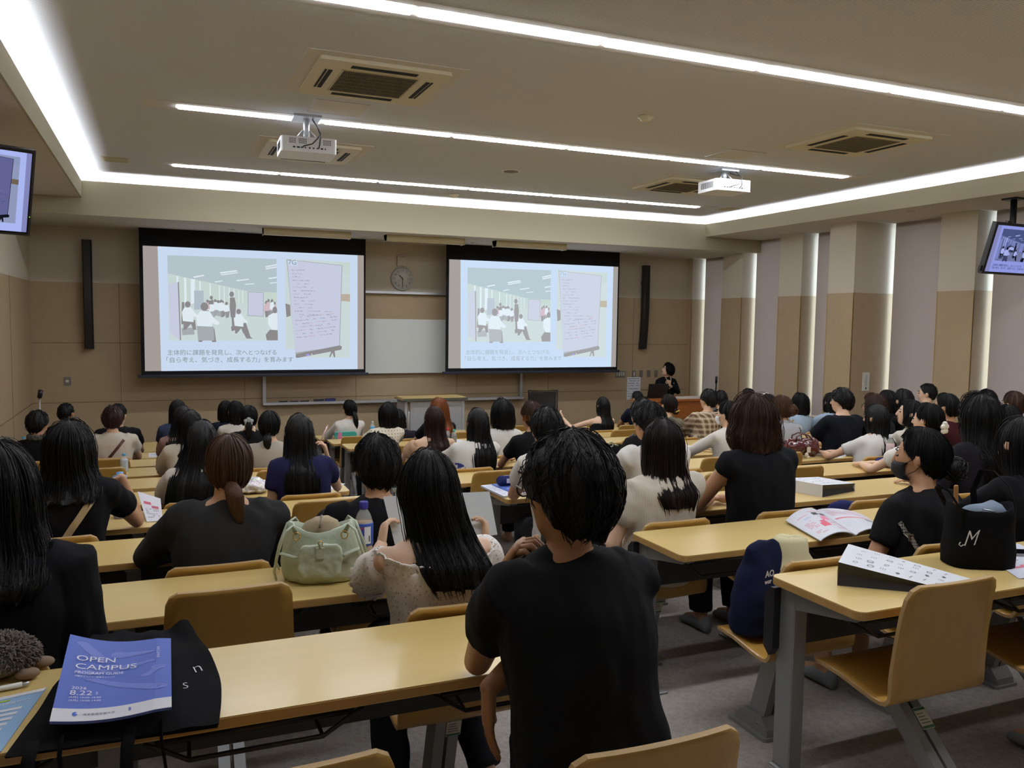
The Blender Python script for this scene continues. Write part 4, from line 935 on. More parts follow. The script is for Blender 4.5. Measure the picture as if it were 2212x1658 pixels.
    H.mesh(hb, HM, HL, ns, sr, 56 if k <= 2 else 40, 26 if k <= 2 else 18, .004+puff*.35 if hair != 'shave' else .0005, 12 if near else 8)
    if hair == 'pony':
        pt = ptail or [(0, -.105, -.02), (0, -.135, -.035), (0, -.145, -.09), (0, -.15, -.16), (0, -.15, -.22)]
        tail(hb, pt, .032, HM, 70 if near else 25, seed, sr*1.2)
        hb.lathe([(.018, -.012), (.024, -.008), (.024, .008), (.018, .012)], (0, 0, 0), 10)
        s0 = len(hb.v)-40; hb.xf(HM @ Matrix.Translation(pt[0]) @ Matrix.Rotation(R(70), 4, 'X'), s0)
    if hair == 'bun':
        bc, br = bun or ((0, -.125, -.005), .042); bc = Vector(bc); rnd = random.Random(seed)
        hb.ell(HM @ bc, (br, br*.8, br), HR, 14, 10)
        for _ in range(60 if near else 24):
            ax = Vector((rnd.uniform(-1, 1), rnd.uniform(-1, 1), rnd.uniform(-1, 1))).normalized(); u = ax.orthogonal().normalized(); w_ = ax.cross(u); rr = br*rnd.uniform(.85, 1.12); a0 = rnd.uniform(0, 6.28); ln = rnd.uniform(2, 5)
            hb.tube([HM @ (bc+(u*cos(a0+ln*j/7)+w_*sin(a0+ln*j/7))*rr+ax*rr*.2) for j in range(8)], [.001]+[sr*1.6]*6+[.001], 4)
    o = obj('hair', hb, hmat(hc), p)
    p['_'] = 0; del p['_']
    PEOPLE[key] = (p, HM, A, gt, dict(sx=sx, sy=sy, zs=zs, hx=hx, hy=hy, hz=hz, S=S, T=T))
    return p
# ---------------------------------------------------------------- the audience
person('girl_edge', -0.411, 1, 1.309, 'person with very long black hair and black long-sleeved top, cut by the left picture edge', seatX=-0.466, hair='long', hL=0.27, wid=1.2, puff=0.008, top='elbow', col=('black_knit', '0f0f12'), arms=('lap', 'lap'), width=1.15)
person('girl_strap', -0.407, 3, 1.296, 'person with long black hair, black short-sleeved top and a beige crossbody strap, one forearm raised', seatX=-0.466, hair='long', hL=0.25, wid=1.3, puff=0.012, top='tee', col=('black', '101013'), arms=('desk', ((0.34, 0.34, 0.735), (0.27, 0.27, 0.985), (-0.85, 0.05, -0.5), (-0.3, -0.3, -0.9), 0.45)), width=1.12, sk='b', yaw_=-0.1)
person('woman_ponytail', 0.253, 2, 1.261, 'person with a low brown ponytail and a loose charcoal sweatshirt', seatX=0.196, hair='pony', hc='light', top='long', col=('charcoal', '2b2b2c'), arms=('deskin', 'deskin'), width=1.16, sk='b', ptail=[(0, -0.1, -0.05), (0, -0.135, -0.065), (0.01, -0.15, -0.1), (0.015, -0.155, -0.15), (0.03, -0.155, -0.2)])
person('girl_veil', 0.232, 4, 1.251, 'person with very long glossy black hair over a white blouse, left of the brown ponytail', seatX=0.196, hair='long', hL=0.55, wid=1.35, puff=0.006, top='elbow', col=('white_soft', 'c9c3bb'), yaw_=-0.15, sweep=-0.18)
person('girl_beige', 0.228, 6, 1.272, 'person with black hair and a cream short-sleeved blouse, elbow on the desk', seatX=0.196, hair='long', hL=0.3, top='elbow', col=('cream_knit', 'c7beb0'), arms=('desk', 'desk'), sweep=-0.1, yaw_=-0.1)
person('girl_pink', 0.189, 7, 1.293, 'person with long black hair and a pinkish top, two rows ahead of the cream blouse', seatX=0.196, hair='long', hL=0.42, wid=1.2, top='tee', col=('dusty_pink', '8d6f6a'), sweep=-0.12)
person('girl_blue', 0.175, 9, 1.326, 'person with black hair and a slate blue shirt near the front of the left block', seatX=0.196, hair='long', hL=0.24, top='tee', col=('slate_blue', '39435f'))
person('boy_brown', -0.449, 8, 1.278, 'person with short dark brown hair, beige t-shirt and a brown diagonal strap', seatX=-0.466, hair='short', hc='red', puff=0.014, fringe=66, top='tee', col=('beige_tee', 'c3b9ab'), male=True)
person('man_black_tee', -0.438, 9, 1.294, 'person with short hair in a black t-shirt with white lettering across the back', seatX=-0.466, hair='short', top='tee', col=('black', '101013'), male=True, yaw_=-0.5, seatoff=-0.32)
person('boy_corner', -1.037, 10, 1.304, 'person with cropped black hair in a black shirt, front row beside the microphone stand', seatX=-1.128, hair='short', top='tee', col=('black', '101013'), yaw_=-0.55, puff=-0.004, sk='d')
person('girl_scarf', -1.107, 8, 1.254, 'person in a black top with a grey fluffy collar, closest to the left wall', seatX=-1.128, hair='short', puff=0.008, top='long', col=('black_knit', '0f0f12'), yaw_=-0.6, sk='b')
person('bob_navy', 0.761, 10, 1.289, 'person with a black bob and dark navy shirt printed with green lettering', seatX=0.858, hair='bob', hL=0.14, top='tee', col=('dark_navy', '151a2b'))
person('girl_ear', 0.804, 9, 1.295, 'person with black hair tucked behind the ear and a white collared shirt', seatX=0.858, hair='bob', hL=0.16, top='tee', col=('white_shirt', 'cfcac2'), yaw_=0.45)
person('girl_flower', 0.865, 8, 1.257, 'person with black hair held by a grey flower clip and a black top', seatX=0.858, hair='pony', top='tee', col=('black', '101013'), yaw_=-0.1, wid=1)
person('woman_greige', 0.858, 6, 1.246, 'person with a low black ponytail and a creased greige blouse', seatX=0.858, hair='pony', top='tee', col=('greige_linen', 'a79d91'), yaw_=-0.25, ptail=[(0, -0.1, -0.06), (0, -0.13, -0.075), (0.0, -0.145, -0.11), (0, -0.15, -0.15), (0.01, -0.145, -0.18)], width=1.05)
person('girl_navy', 0.821, 4, 1.280, 'person with straight long black hair over a navy knitted t-shirt, raising a pen', seatX=0.858, hair='long', hL=0.44, wid=1.12, top='tee', col=('navy_knit', '1c1c3f'), arms=('lap', ((0.24, 0.22, 0.75), (0.17, 0.22, 0.97), (-0.2, 0.1, 0.95), (-1, 0.2, 0), 0.7)))
person('boy_front', 0.864, 2, 1.226, 'person with thick short black hair and a black t-shirt beyond the blue-capped bottle', seatX=0.858, hair='short', puff=0.014, fringe=64, top='tee', col=('black', '101013'), male=True, sk='b', yaw_=0.15)
person('girl_blouse', 0.806, 1, 1.233, 'person with long black hair and a white frilled off-shoulder blouse, holding a leaflet', seatX=0.858, hair='long', hL=0.3, wid=1.1, puff=0.004, feet=(0.05, -0.3), top='off', col=('eyelet_white', 'd0c8c0'), arms=(((-0.22, 0.28, 0.735), (-0.12, 0.42, 0.84), (0.25, 0.45, 0.85), (0.9, 0, -0.2), 0.75), ((0.24, 0.28, 0.74), (0.3, 0.44, 0.8), (0.1, 0.45, 0.9), (-0.9, 0, -0.2), 0.75)), sk='c', yaw_=-0.12, pit=-0.1, width=1.04, sweep=0.22)
person('man_front', 0.826, 0, 1.337, 'person with short black hair, glasses and black t-shirt, chin on hand, closest to the camera', seatX=0.858, hair='short', puff=0.014, fringe=64, top='tee', col=('black_tee', '111113'), male=True, sk='d', kx=0.14, yaw_=0.3, pit=-0.04, arms=(((-0.135, 0.405, 0.735), (-0.14, 0.235, 1.01), (0.3, -0.4, 0.85), (0.75, -0.6, -0.1), 1.0), ((0.03, 0.27, 0.86), (-0.185, 0.2, 0.76), (-0.05, -0.12, -1), (0.95, -0.2, 0), 0.2)), lean=0.09, seatoff=-0.4, width=0.9, hy_off=-0.035)
person('pony_teal', 2.348, 10, 1.257, 'person with a black ponytail and white blouse, a teal and pink bag on the back', seatX=2.271, hair='pony', top='long', col=('white_blouse', 'cdc8c0'), ptail=[(0, -0.1, -0.02), (0, -0.13, -0.04), (0.01, -0.15, -0.12), (0.02, -0.15, -0.2), (0.02, -0.15, -0.26)], wid=1, yaw_=0.3)
person('bob_polka', 2.387, 8, 1.243, 'person with a shoulder-length black bob and an off-white polka-dot blouse', seatX=2.271, hair='long', hL=0.16, puff=0.008, top='tee', col=('polka', 'd5ccba'))
person('girl_hidden_dark', 2.765, 9, 1.142, 'person with short black hair mostly hidden behind the polka-dot blouse', seatX=2.925, hair='bob', hL=0.12, top='tee', col=('dark_purple', '1b1822'))
person('girl_orange', 2.996, 8, 1.288, 'person with orange-brown dyed hair and a black top', seatX=2.937, hair='long', hc='orange', hL=0.3, puff=0.006, top='tee', col=('black', '101013'), sweep=0.14, yaw_=0.2)
person('girl_redbrown', 2.336, 6, 1.250, 'person with straight red-brown hair and a beige off-shoulder top with black ruffled sleeves', seatX=2.271, hair='long', hc='red', hL=0.3, wid=1.05, top='off', col=('beige_sheer', 'c2a285'), sk='c')
person('girl_sz', 2.409, 5, 1.252, 'person with long black hair and a white t-shirt printed with a round blue emblem', seatX=2.271, hair='long', hL=0.42, wid=1.1, top='elbow', col=('white_tee', 'cfccc6'))
person('bob_white', 3.022, 6, 1.286, 'person with a smooth black bob and a white ribbed t-shirt', seatX=2.937, hair='bob', hL=0.15, puff=0.012, top='tee', col=('white_tee', 'cfccc6'))
person('girl_headband', 2.894, 5, 1.294, 'person with pinned up brown hair, an orange band of hair and a black t-shirt', seatX=2.937, hair='bun', hc='brown', bun=((0, -0.1, 0.02), 0.055), top='tee', col=('black', '101013'), yaw_=0.2, sk='b')
person('boy_arm', 2.133, 3, 1.298, 'person with short black hair and white shirt, forearm raised to the head', seatX=2.271, hair='short', puff=0.01, top='tee', col=('white_shirt', 'cfcac2'), male=True, sk='b', arms=(((-0.27, 0.24, 0.75), (-0.13, 0.2, 1.0), (0.5, -0.2, 0.85), (0.8, 0, 0.3), 0.4), 'desk'))
person('black_sleeve', 3.397, 4, 1.309, 'person in a long black sleeve with clasped hands, hidden behind the white shirt', seatX=3.557, hair='short', puff=0.006, top='long', col=('black', '101013'), arms=(((-0.32, 0.18, 0.76), (-0.42, 0.4, 0.8), (-0.6, 0.7, 0), (0, 0, -1), 0.5), ((0.1, 0.28, 0.76), (-0.28, 0.44, 0.8), (-0.8, 0.5, 0), (0, 0, -1), 0.5)))
person('man_white', 2.853, 3, 1.307, 'person with short black hair and an oversized white t-shirt', seatX=2.937, hair='short', puff=0.01, top='elbow', col=('white_tee', 'cfccc6'), male=True, yaw_=0.25, sk='b', width=1.04)
person('girl_cream', 2.335, 2, 1.252, 'person with long dark brown hair and a cream puff-sleeved striped blouse', seatX=2.271, hair='long', hc='dark', hL=0.3, wid=1.12, puff=0.006, top='blouse', col=('cream_seersucker', 'c8c0b2'), sk='c', yaw_=-0.05, width=1.06, arms=('lap', 'deskin'))
person('woman_bob', 2.898, 2, 1.352, 'person with a wavy brown chin-length bob and a sleeveless black top', seatX=2.937, hair='bob', hc='brown', hL=0.16, puff=0.016, wid=1.12, wave=0.006, top='sleeveless', col=('black_vneck', '121316'), sk='b', width=1.14, arms=('deskin', 'deskin'))
person('girl_bare', 5.717, 9, 1.235, 'person with long straight black hair and bare shoulders, hands raised in front', seatX=5.601, hair='long', hL=0.36, top='camisole', col=('black', '101013'), sk='c', arms=(((-0.32, 0.2, 0.8), (-0.36, 0.36, 0.92), (-0.2, 0.6, 0.6), (1, 0, 0), 0.4), 'desk'))
person('man_cropped', 6.848, 10, 1.296, 'person with cropped thinning hair and a navy t-shirt, in front of the lectern', seatX=6.933, hair='shave', puff=-0.006, top='tee', col=('dark_navy', '151a2b'), male=True, sk='d', yaw_=0.4)
person('woman_goldclip', 5.537, 7, 1.284, 'person with a low dark bun, a gold clip and an olive grey top', seatX=5.377, hair='bun', hc='dark', bun=((0.03, -0.1, -0.065), 0.034), top='tee', col=('olive_grey', '716d5a'))
person('man_plaid', 6.097, 7, 1.329, 'person with black hair and a beige plaid shirt', seatX=5.937, hair='short', puff=0.008, top='elbow', col=('plaid', 'a38f76'), male=True, yaw_=0.35)
person('behind_plaid', 6.992, 8, 1.304, 'person with black hair almost hidden behind the plaid shirt', seatX=6.933, hair='short', top='tee', col=('black', '101013'))
person('girl_mask', 4.920, 5, 1.249, 'person with pulled back black hair, a face mask, a white blouse and clasped hands', seatX=4.935, hair='pony', top='long', col=('white_blouse', 'cdc8c0'), yaw_=0.55, sk='c', arms=(((-0.3, 0.22, 0.76), (-0.26, 0.44, 0.78), (-0.3, 0.8, 0.2), (0.5, 0, -0.8), 0.6), 'desk'))
person('boy_far_mask', 8.213, 9, 1.314, 'person with short brown-black hair and a white mask, in front of the window column', seatX=8.053, hair='short', puff=-0.003, top='tee', col=('white_tee', 'cfccc6'), yaw_=0.75)
person('white_band', 7.001, 7, 1.259, 'person with black hair wearing a white hair band', seatX=6.841, hair='bob', hL=0.1, top='tee', col=('grey_tee', '8f8d8c'))
person('woman_bun', 5.561, 5, 1.287, 'person with a light brown loose bun, mask and pale grey shirt', seatX=5.601, hair='bun', hc='light', bun=((0.02, -0.115, -0.005), 0.055), top='elbow', col=('pale_grey', 'a5a5a8'), yaw_=0.25, sk='b')
person('bob_blue', 7.510, 7, 1.255, 'person with a black bob and a light blue shirt with a beige strap', seatX=7.350, hair='bob', hL=0.15, puff=0.006, top='elbow', col=('light_blue', '9fb2c6'))
person('blue_behind', 8.022, 7, 1.256, 'person in a light blue shirt half hidden behind the broad black t-shirt', seatX=7.862, hair='bob', hL=0.14, top='elbow', col=('light_blue', '9fb2c6'))
person('man_black_right', 6.322, 5, 1.337, 'person with full black hair and a wide black t-shirt, beside the red handbag', seatX=6.267, hair='short', puff=0.012, fringe=66, top='tee', col=('blue_black', '101219'), male=True, yaw_=0.45, sk='c', width=1.1)
person('glasses_brown', 6.761, 5, 1.271, 'person with reddish brown hair and glasses, face turned to the screens', seatX=6.921, hair='bob', hc='brown', hL=0.16, puff=0.008, top='tee', col=('dark_top', '191a20'), yaw_=0.6)
person('girl_white_long', 5.789, 4, 1.216, 'person with very long straight black hair and a white short-sleeved knit, behind the drink bottle', seatX=5.629, hair='long', hL=0.46, wid=1.05, top='tee', col=('white_knit', 'cbc8c4'), yaw_=0.35, arms=('desk', 'desk'))
person('dark_1', 7.975, 6, 1.295, 'person with a black bob in dark clothes, right behind the brown-haired person with glasses', seatX=7.815, hair='bob', hL=0.18, top='tee', col=('black', '101013'))
person('dark_2', 7.171, 5, 1.321, 'person with long black hair in a black top, left of the tall short-haired person', seatX=7.331, hair='long', hL=0.25, top='tee', col=('black', '101013'))
person('tall_boy', 8.623, 6, 1.362, 'person sitting tall with cropped black hair and a visible ear, under the window columns', seatX=8.463, hair='short', puff=-0.002, top='tee', col=('white_tee', 'cfccc6'), yaw_=0.7, sk='c')
person('girl_profile', 6.185, 4, 1.244, 'person in left profile looking up, short black hair and a cream top', seatX=6.267, hair='bob', hL=0.12, top='elbow', col=('cream_top', 'cbc4b6'), yaw_=0.95, pit=0.15, sk='c')
person('girl_whiteflower', 5.292, 3, 1.249, 'person with black hair, a white fabric flower clip and a white wide-neck top', seatX=5.132, hair='bun', bun=((0, -0.1, -0.02), 0.04), top='off', col=('white_top', 'd2cec6'), yaw_=0.35, sk='c')
person('scrunchie', 6.633, 4, 1.289, 'person with black hair in a dotted black scrunchie and a dark red top', seatX=6.793, hair='bun', bun=((0.02, -0.125, -0.01), 0.05), top='tee', col=('dark_red', '3a1418'), yaw_=0.5, sk='b')
person('girl_lace', 4.616, 2, 1.321, 'person with wide long black hair and a black lace cardigan, hand raised to the shoulder', seatX=4.456, hair='long', hL=0.42, wid=1.3, puff=0.014, top='long', col=('black_lace', '17151a'), width=1.05, arms=(((-0.25, 0.05, 0.72), (-0.24, 0.26, 0.93), (0.1, 0.2, 0.95), (0.6, -0.6, 0), 0.9), 'desk'))
person('back_dark', 8.423, 5, 1.293, 'person with black hair behind the long wide hair on the window side', seatX=8.265, hair='bob', hL=0.15, top='tee', col=('black', '101013'))
person('brown_clip', 7.543, 4, 1.292, 'person with pinned brown hair and a wire hair clip, under the hanging monitor', seatX=7.703, hair='bun', hc='brown', bun=((0.03, -0.11, 0.0), 0.05), top='tee', col=('mauve', '9a8a94'))
person('dark_clip', 6.156, 3, 1.212, 'person with black pinned hair and a clear claw clip near the picture edge', seatX=6.267, hair='bun', bun=((0.02, -0.12, 0), 0.045), top='tee', col=('black', '101013'))
person('girl_right_edge', 3.652, 1, 1.259, 'person with long straight black hair and black top behind the upright black tote bag', seatX=3.603, hair='long', hL=0.4, wid=1.1, top='tee', col=('black', '101013'))
person('girl_bun', 3.024, 1, 1.229, 'person with a black bun, black face mask and a plaid strap over a t-shirt', seatX=2.937, hair='bun', fringe=60, bun=((0.03, -0.135, -0.045), 0.05), top='tee', col=('black_tee', '111113'), yaw_=0.6, sk='b', arms=('lap', 'lap'), skirt=True, bottom=('plaid_skirt', '22242c'), width=1.02)
person('edge_sleeve', 3.133, 0, 1.135, 'person in khaki trousers cut by the right picture edge, elbow on printed papers', seatX=3.133, hair='bob', hL=0.14, top='elbow', col=('black', '101013'), sk='b', bottom=('khaki', '8d8468'), arms=(((-0.19, 0.33, 0.735), (-0.1, 0.38, 0.95), (0.2, 0.2, 0.9), (0, -1, 0), 0.8), 'lap'))
# ================================================================ PRESENTER
def presenter():
    global PEOPLE
    X0 = 8.64
    return person('presenter', X0, 10, 1.62, 'person standing at the lectern in a black suit jacket and cream lanyard, looking up', hair='bob', hL=.09, puff=.006, top='jacket', col=('black_suit', '0f0f12'), stand=1, rz=pi,
       root=(X0, 13.08, Fz(10)), sk='c', yaw_=-1.75, pit=.30, arms=(((-.22, .10, 1.08), (.03, .20, 1.22), (.35, .1, .9), (0, -1, .2), .9), ((.26, .10, 1.06), (.34, .34, 1.09), (.3, .9, 0), (0, 0, -1), .4)), vox=.012, strands=260, hy_off=.0)
presenter()
# ================================================================ THINGS WORN
from mathutils.bvhtree import BVHTree
BV = {}
def bvh(key):
    if key not in BV:
        me = PEOPLE[key][3].data; BV[key] = BVHTree.FromPolygons([v.co for v in me.vertices], [tuple(p.vertices) for p in me.polygons])
    return BV[key]
def on_back(key, x, z, front=False):
    h = bvh(key).ray_cast(Vector((x, 2 if front else -2, z)), Vector((0, -1 if front else 1, 0)))
    return (h[0], h[1]) if h[0] else (Vector((x, -.12, z)), Vector((0, -1, 0)))
def strap(key, pts, w, m, name='shoulder_strap', label=None, th=.003, front=False, n=18):
    P = PEOPLE[key][0]; b = MB(); c = []
    for i in range(n):
        u = i/(n-1)*(len(pts)-1); j = min(int(u), len(pts)-2); f = u-j; x = pts[j][0]+(pts[j+1][0]-pts[j][0])*f; z = pts[j][1]+(pts[j+1][1]-pts[j][1])*f
        h, nn = on_back(key, x, z, front); c.append((h+nn*.004, nn))
    rings = []
    for i, (p, nn) in enumerate(c):
        t = (c[min(i+1, n-1)][0]-c[max(i-1, 0)][0]).normalized(); s = t.cross(nn).normalized()
        rings.append([p+s*w/2-nn*th/2, p+s*w/2+nn*th/2, p-s*w/2+nn*th/2, p-s*w/2-nn*th/2])
    b.loft(rings, 0, True, False); o = obj(name, b, m, P)
    if label: o['label'] = label
    return o
def decal(key, mb, name, m, x, z, s=1, front=False, lift=.003):
    """flat drawing (x right as seen from behind, y up) laid on the back of the garment"""
    P = PEOPLE[key][0]; b = MB(); vs = []
    for v in mb.v: h, nn = on_back(key, x+v[0]*s, z+v[1]*s, front); vs.append(h+nn*lift)
    b.add(vs, mb.f); b.m = mb.m; return obj(name, b, m, P)
def blob(pts): b = MB(); b.add([(x, y, 0) for x, y in pts], [tuple(range(len(pts)))]); return b
def fan(pts):
    cx = sum(p[0] for p in pts)/len(pts); cy_ = sum(p[1] for p in pts)/len(pts); b = MB(); n = len(pts); rs = []
    for f in (.02, .35, .7, 1): rs.append([(cx+(x-cx)*f, cy_+(y-cy_)*f, 0) for x, y in pts])
    b.loft(rs, 0, False, True); return b
def tex_repeat(M, kind, c2, sc, w=.12, c3=None):
    nt = M.node_tree; b = nt.nodes['Principled BSDF']; tc = nt.nodes.new('ShaderNodeTexCoord'); sp = nt.nodes.new('ShaderNodeSeparateXYZ'); nt.links.new(tc.outputs['Object'], sp.inputs[0])
    def ma(op, a, b_=None):
        n = nt.nodes.new('ShaderNodeMath'); n.operation = op
        for i, q in enumerate((a, b_)):
            if q is None: continue
            if isinstance(q, (int, float)): n.inputs[i].default_value = q
            else: nt.links.new(q, n.inputs[i])
        return n.outputs[0]
    X, Y, Z = sp.outputs
    def band(s, off, w_): f = ma('FRACT', ma('ADD', ma('MULTIPLY', s, sc), off)); return ma('LESS_THAN', ma('ABSOLUTE', ma('SUBTRACT', f, .5)), w_)
    if kind == 'plaid':
        a = ma('ADD', band(ma('ADD', X, ma('MULTIPLY', Y, .6)), 0, w), band(Z, 0, w)); fac = ma('MULTIPLY', a, .5)
        l = ma('MAXIMUM', band(ma('ADD', X, ma('MULTIPLY', Y, .6)), .5, .035), band(Z, .5, .035))
    elif kind == 'dots':
        fx = ma('SUBTRACT', ma('FRACT', ma('MULTIPLY', X, sc)), .5); fz = ma('SUBTRACT', ma('FRACT', ma('MULTIPLY', Z, sc)), .5)
        fac = ma('LESS_THAN', ma('ADD', ma('MULTIPLY', fx, fx), ma('MULTIPLY', fz, fz)), w*w); l = None
    elif kind == 'lines': fac = band(X, 0, w); l = None
    mx = nt.nodes.new('ShaderNodeMix'); mx.data_type = 'RGBA'; lk = b.inputs['Base Color']
    mx.inputs[6].default_value = tuple(lk.default_value); mx.inputs[7].default_value = srgb(c2)+(1,); nt.links.new(fac, mx.inputs[0]); out = mx.outputs[2]
    if l is not None and c3:
        m2 = nt.nodes.new('ShaderNodeMix'); m2.data_type = 'RGBA'; nt.links.new(out, m2.inputs[6]); m2.inputs[7].default_value = srgb(c3)+(1,); nt.links.new(l, m2.inputs[0]); out = m2.outputs[2]
    nt.links.new(out, lk); return M
tex_repeat(MATS['cloth_polka'], 'dots', '2c2824', 28, .14)
tex_repeat(MATS['cloth_plaid'], 'plaid', '5e4a38', 16, .22, 'd8ccb4')
tex_repeat(MATS['cloth_plaid_skirt'], 'plaid', '4a4c52', 22, .2, 'b9b09a')
tex_repeat(MATS['cloth_cream_seersucker'], 'lines', 'bdb4a4', 110, .16)
m_strapb = mat('beige_leather', 'b9a684', .5); m_gold = mat('gold_metal', 'c9a552', .3, metal=.9); m_red_l = mat('brown_leather_strap', '4b201a', .45); m_silver = mat('silver_metal', 'c8c8cc', .25, metal=.9)
m_maskw = mat('mask_white', 'd6d8da', .8); m_maskb = mat('mask_black', '141416', .8)
strap('girl_strap', [(.16, .95), (.02, .74), (-.16, .55)], .032, m_strapb, label='beige leather strap')
h, nn = on_back('girl_strap', .0, .715); b = MB(); 
for dx, dz, sx_, sz_ in ((-.022, 0, .004, .026), (.022, 0, .004, .026), (0, .024, .024, .004), (0, -.024, .024, .004)): b.cbox(h+nn*.008+Vector((dx, 0, dz)), (sx_*2, .005, sz_*2))
obj('strap_buckle', b, m_gold, PEOPLE['girl_strap'][0])
strap('boy_brown', [(.12, .96), (-.02, .78), (-.13, .60)], .028, m_red_l, label='dark brown diagonal strap')
strap('bob_blue', [(-.12, .95), (.02, .78), (.12, .6)], .028, m_strapb); strap('woman_bun', [(.11, .98), (.10, .8)], .014, m_black)
m_plst = mat('plaid_strap', '2a2c33', .8); tex_repeat(m_plst, 'plaid', '8c877a', 40, .2, 'c9c2ae')
strap('girl_bun', [(-.135, .86), (-.10, .80), (-.04, .68), (-.01, .60)], .020, m_plst, label='dark plaid pinafore strap')
h, nn = on_back('girl_bun', -.10, .80); b = MB()
for dx, dz, sx_, sz_ in ((-.011, 0, .0025, .013), (.011, 0, .0025, .013), (0, .012, .012, .0025), (0, -.012, .012, .0025)): b.cbox(h+nn*.006+Vector((dx, 0, dz)), (sx_*2, .004, sz_*2))
obj('strap_buckle', b, m_silver, PEOPLE['girl_bun'][0])
# pinafore bodice
b = MB(); rg = []
for j, z in enumerate((.50, .54, .58, .605, .61)):
    rg.append([Vector((x, on_back('girl_bun', x*.98, z)[0].y-.010-.004*abs(sin(i*1.3)), z)) for i, x in enumerate([-.17+.34*i/16 for i in range(17)])]+[Vector((x, on_back('girl_bun', x*.98, z)[0].y+.01, z)) for x in [.17-.34*i/16 for i in range(17)]])
b.loft(rg); obj('pinafore_back', b, MATS['cloth_plaid_skirt'], PEOPLE['girl_bun'][0])
def mask(key, m):
    P, HM = PEOPLE[key][:2]; b = MB()
    rings = []
    for j in range(6):
        z = -.022-.075*j/5; rings.append([HM @ Vector((x, (.100-.9*x*x/.08+(.012 if 1 <= j <= 3 else 0)-.012*(j == 5))+o_, z)) for o_, xs in ((0, [-.062+.124*i/10 for i in range(11)]), (-.02, [.062-.124*i/10 for i in range(11)])) for x in xs])
    b.loft(rings); o = obj('face_mask', b, m, P)
    for sd in (-1, 1): c = MB(); c.tube([HM @ Vector((sd*.060, .058, -.03)), HM @ Vector((sd*.082, .01, .0)), HM @ Vector((sd*.088, -.022, -.015)), HM @ Vector((sd*.08, .005, -.05)), HM @ Vector((sd*.06, .055, -.085))], .0016, 5); obj('ear_loop', c, m, o)
for k_ in ('girl_mask', 'boy_far_mask', 'woman_bun'): mask(k_, m_maskw)
mask('girl_bun', m_maskb)
# glasses
m_gl = mat('spectacle_frame', '1a1a1c', .3); m_glt = mat('spectacle_temple', '8d7a55', .3, metal=.7)
for key in ('man_front', 'glasses_brown'):
    P, HM = PEOPLE[key][:2]; b = MB()
    for sd in (-1, 1): b.tube([HM @ Vector((sd*(.034)+.026*cos(a), .108-.004*abs(cos(a)), .003+.020*sin(a))) for a in [2*pi*i/20 for i in range(21)]], .0022, 6)
    b.tube([HM @ Vector((-.008, .109, .008)), HM @ Vector((0, .111, .010)), HM @ Vector((.008, .109, .008))], .0018, 6); o = obj('glasses', b, m_gl, P)
    for sd in (-1, 1): c = MB(); c.tube([HM @ Vector((sd*.060, .106, .010)), HM @ Vector((sd*.080, .06, .008)), HM @ Vector((sd*.088, .0, .006)), HM @ Vector((sd*.086, -.022, -.012))], .0022, 6); obj('temple', c, m_glt, o)
    c = MB()
    for sd in (-1, 1): c.ell(HM @ Vector((sd*.034, .107, .003)), (.024, .0012, .018), HM.to_3x3(), 16, 6)
    obj('lenses', c, mat('lens_clear', 'ffffff', .02, alpha=.12), o)
# hair things
def clip(key, c, kind, m, nm, s=1):
    P, HM = PEOPLE[key][:2]; b = MB(); c = Vector(c); rnd = random.Random(len(key))
    if kind == 'flower':
        for i in range(5): a = 2*pi*i/5+.3; b.ell(HM @ (c+Vector((.026*s*cos(a), -.008, .024*s*sin(a)))), (.020*s, .012*s, .018*s), None, 10, 7)
        b.ell(HM @ (c+Vector((0, -.018, 0))), .008*s, nu=8, nv=6)
    elif kind == 'ruffle':
        for i in range(26): a = 2*pi*i/26; r = .036*s*(1+.15*sin(i*2.4)); b.ell(HM @ (c+Vector((r*cos(a), .006*sin(i*3), r*sin(a)))), (.013*s, .016*s, .013*s), None, 8, 6)
    elif kind == 'bar': b.tube([HM @ (c+Vector((x, -.004-.0*x, .01*sin(x*40)))) for x in (-.022, -.01, 0, .01, .022)], .008*s, 8, round_=True)
    elif kind == 'loop':
        for i in range(4): a0 = i*pi/2+.6; b.tube([HM @ (c+Vector((.018*s*(1-cos(t))*cos(a0)+.010*s*sin(t)*sin(a0), -.008, .018*s*(1-cos(t))*sin(a0)-.010*s*sin(t)*cos(a0)))) for t in [2*pi*j/12 for j in range(13)]], .0022, 5)
    elif kind == 'band': b.tube([HM @ Vector((.096*sin(t), .035-.05*(1-cos(t))*0, .006+.128*cos(t))) for t in [-1.4+2.8*j/16 for j in range(17)]], .010, 8)
    o = obj(nm, b, m, P); return o
clip('girl_flower', (0, -.128, -.03), 'flower', mat('clip_grey', '9ba1a6', .5), 'flower_clip', 1.15)
clip('girl_whiteflower', (-.02, -.128, -.045), 'flower', mat('satin_white', 'dcd9cd', .5), 'flower_clip', 1.2)
clip('scrunchie', (.02, -.12, -.01), 'ruffle', tex_repeat(mat('scrunchie_black', '131316', .9), 'dots', 'c9c9cf', 90, .16), 'scrunchie', 1.3)
clip('woman_goldclip', (.03, -.14, -.06), 'bar', m_gold, 'hair_clip'); clip('brown_clip', (.05, -.13, .02), 'loop', mat('wire_cream', 'cfc6ae', .4), 'hair_clip', 1.3); clip('dark_clip', (.03, -.14, 0), 'loop', m_silver, 'claw_clip', 1.1)
clip('white_band', (0, 0, 0), 'band', mat('satin_white', 'dcd9cd', .5), 'hair_band'); clip('girl_bun', (.03, -.125, -.045), 'ruffle', mat('scrunchie_dark', '0e0e10', .9), 'scrunchie', .9)
P, HM = PEOPLE['girl_headband'][:2]; b = MB()
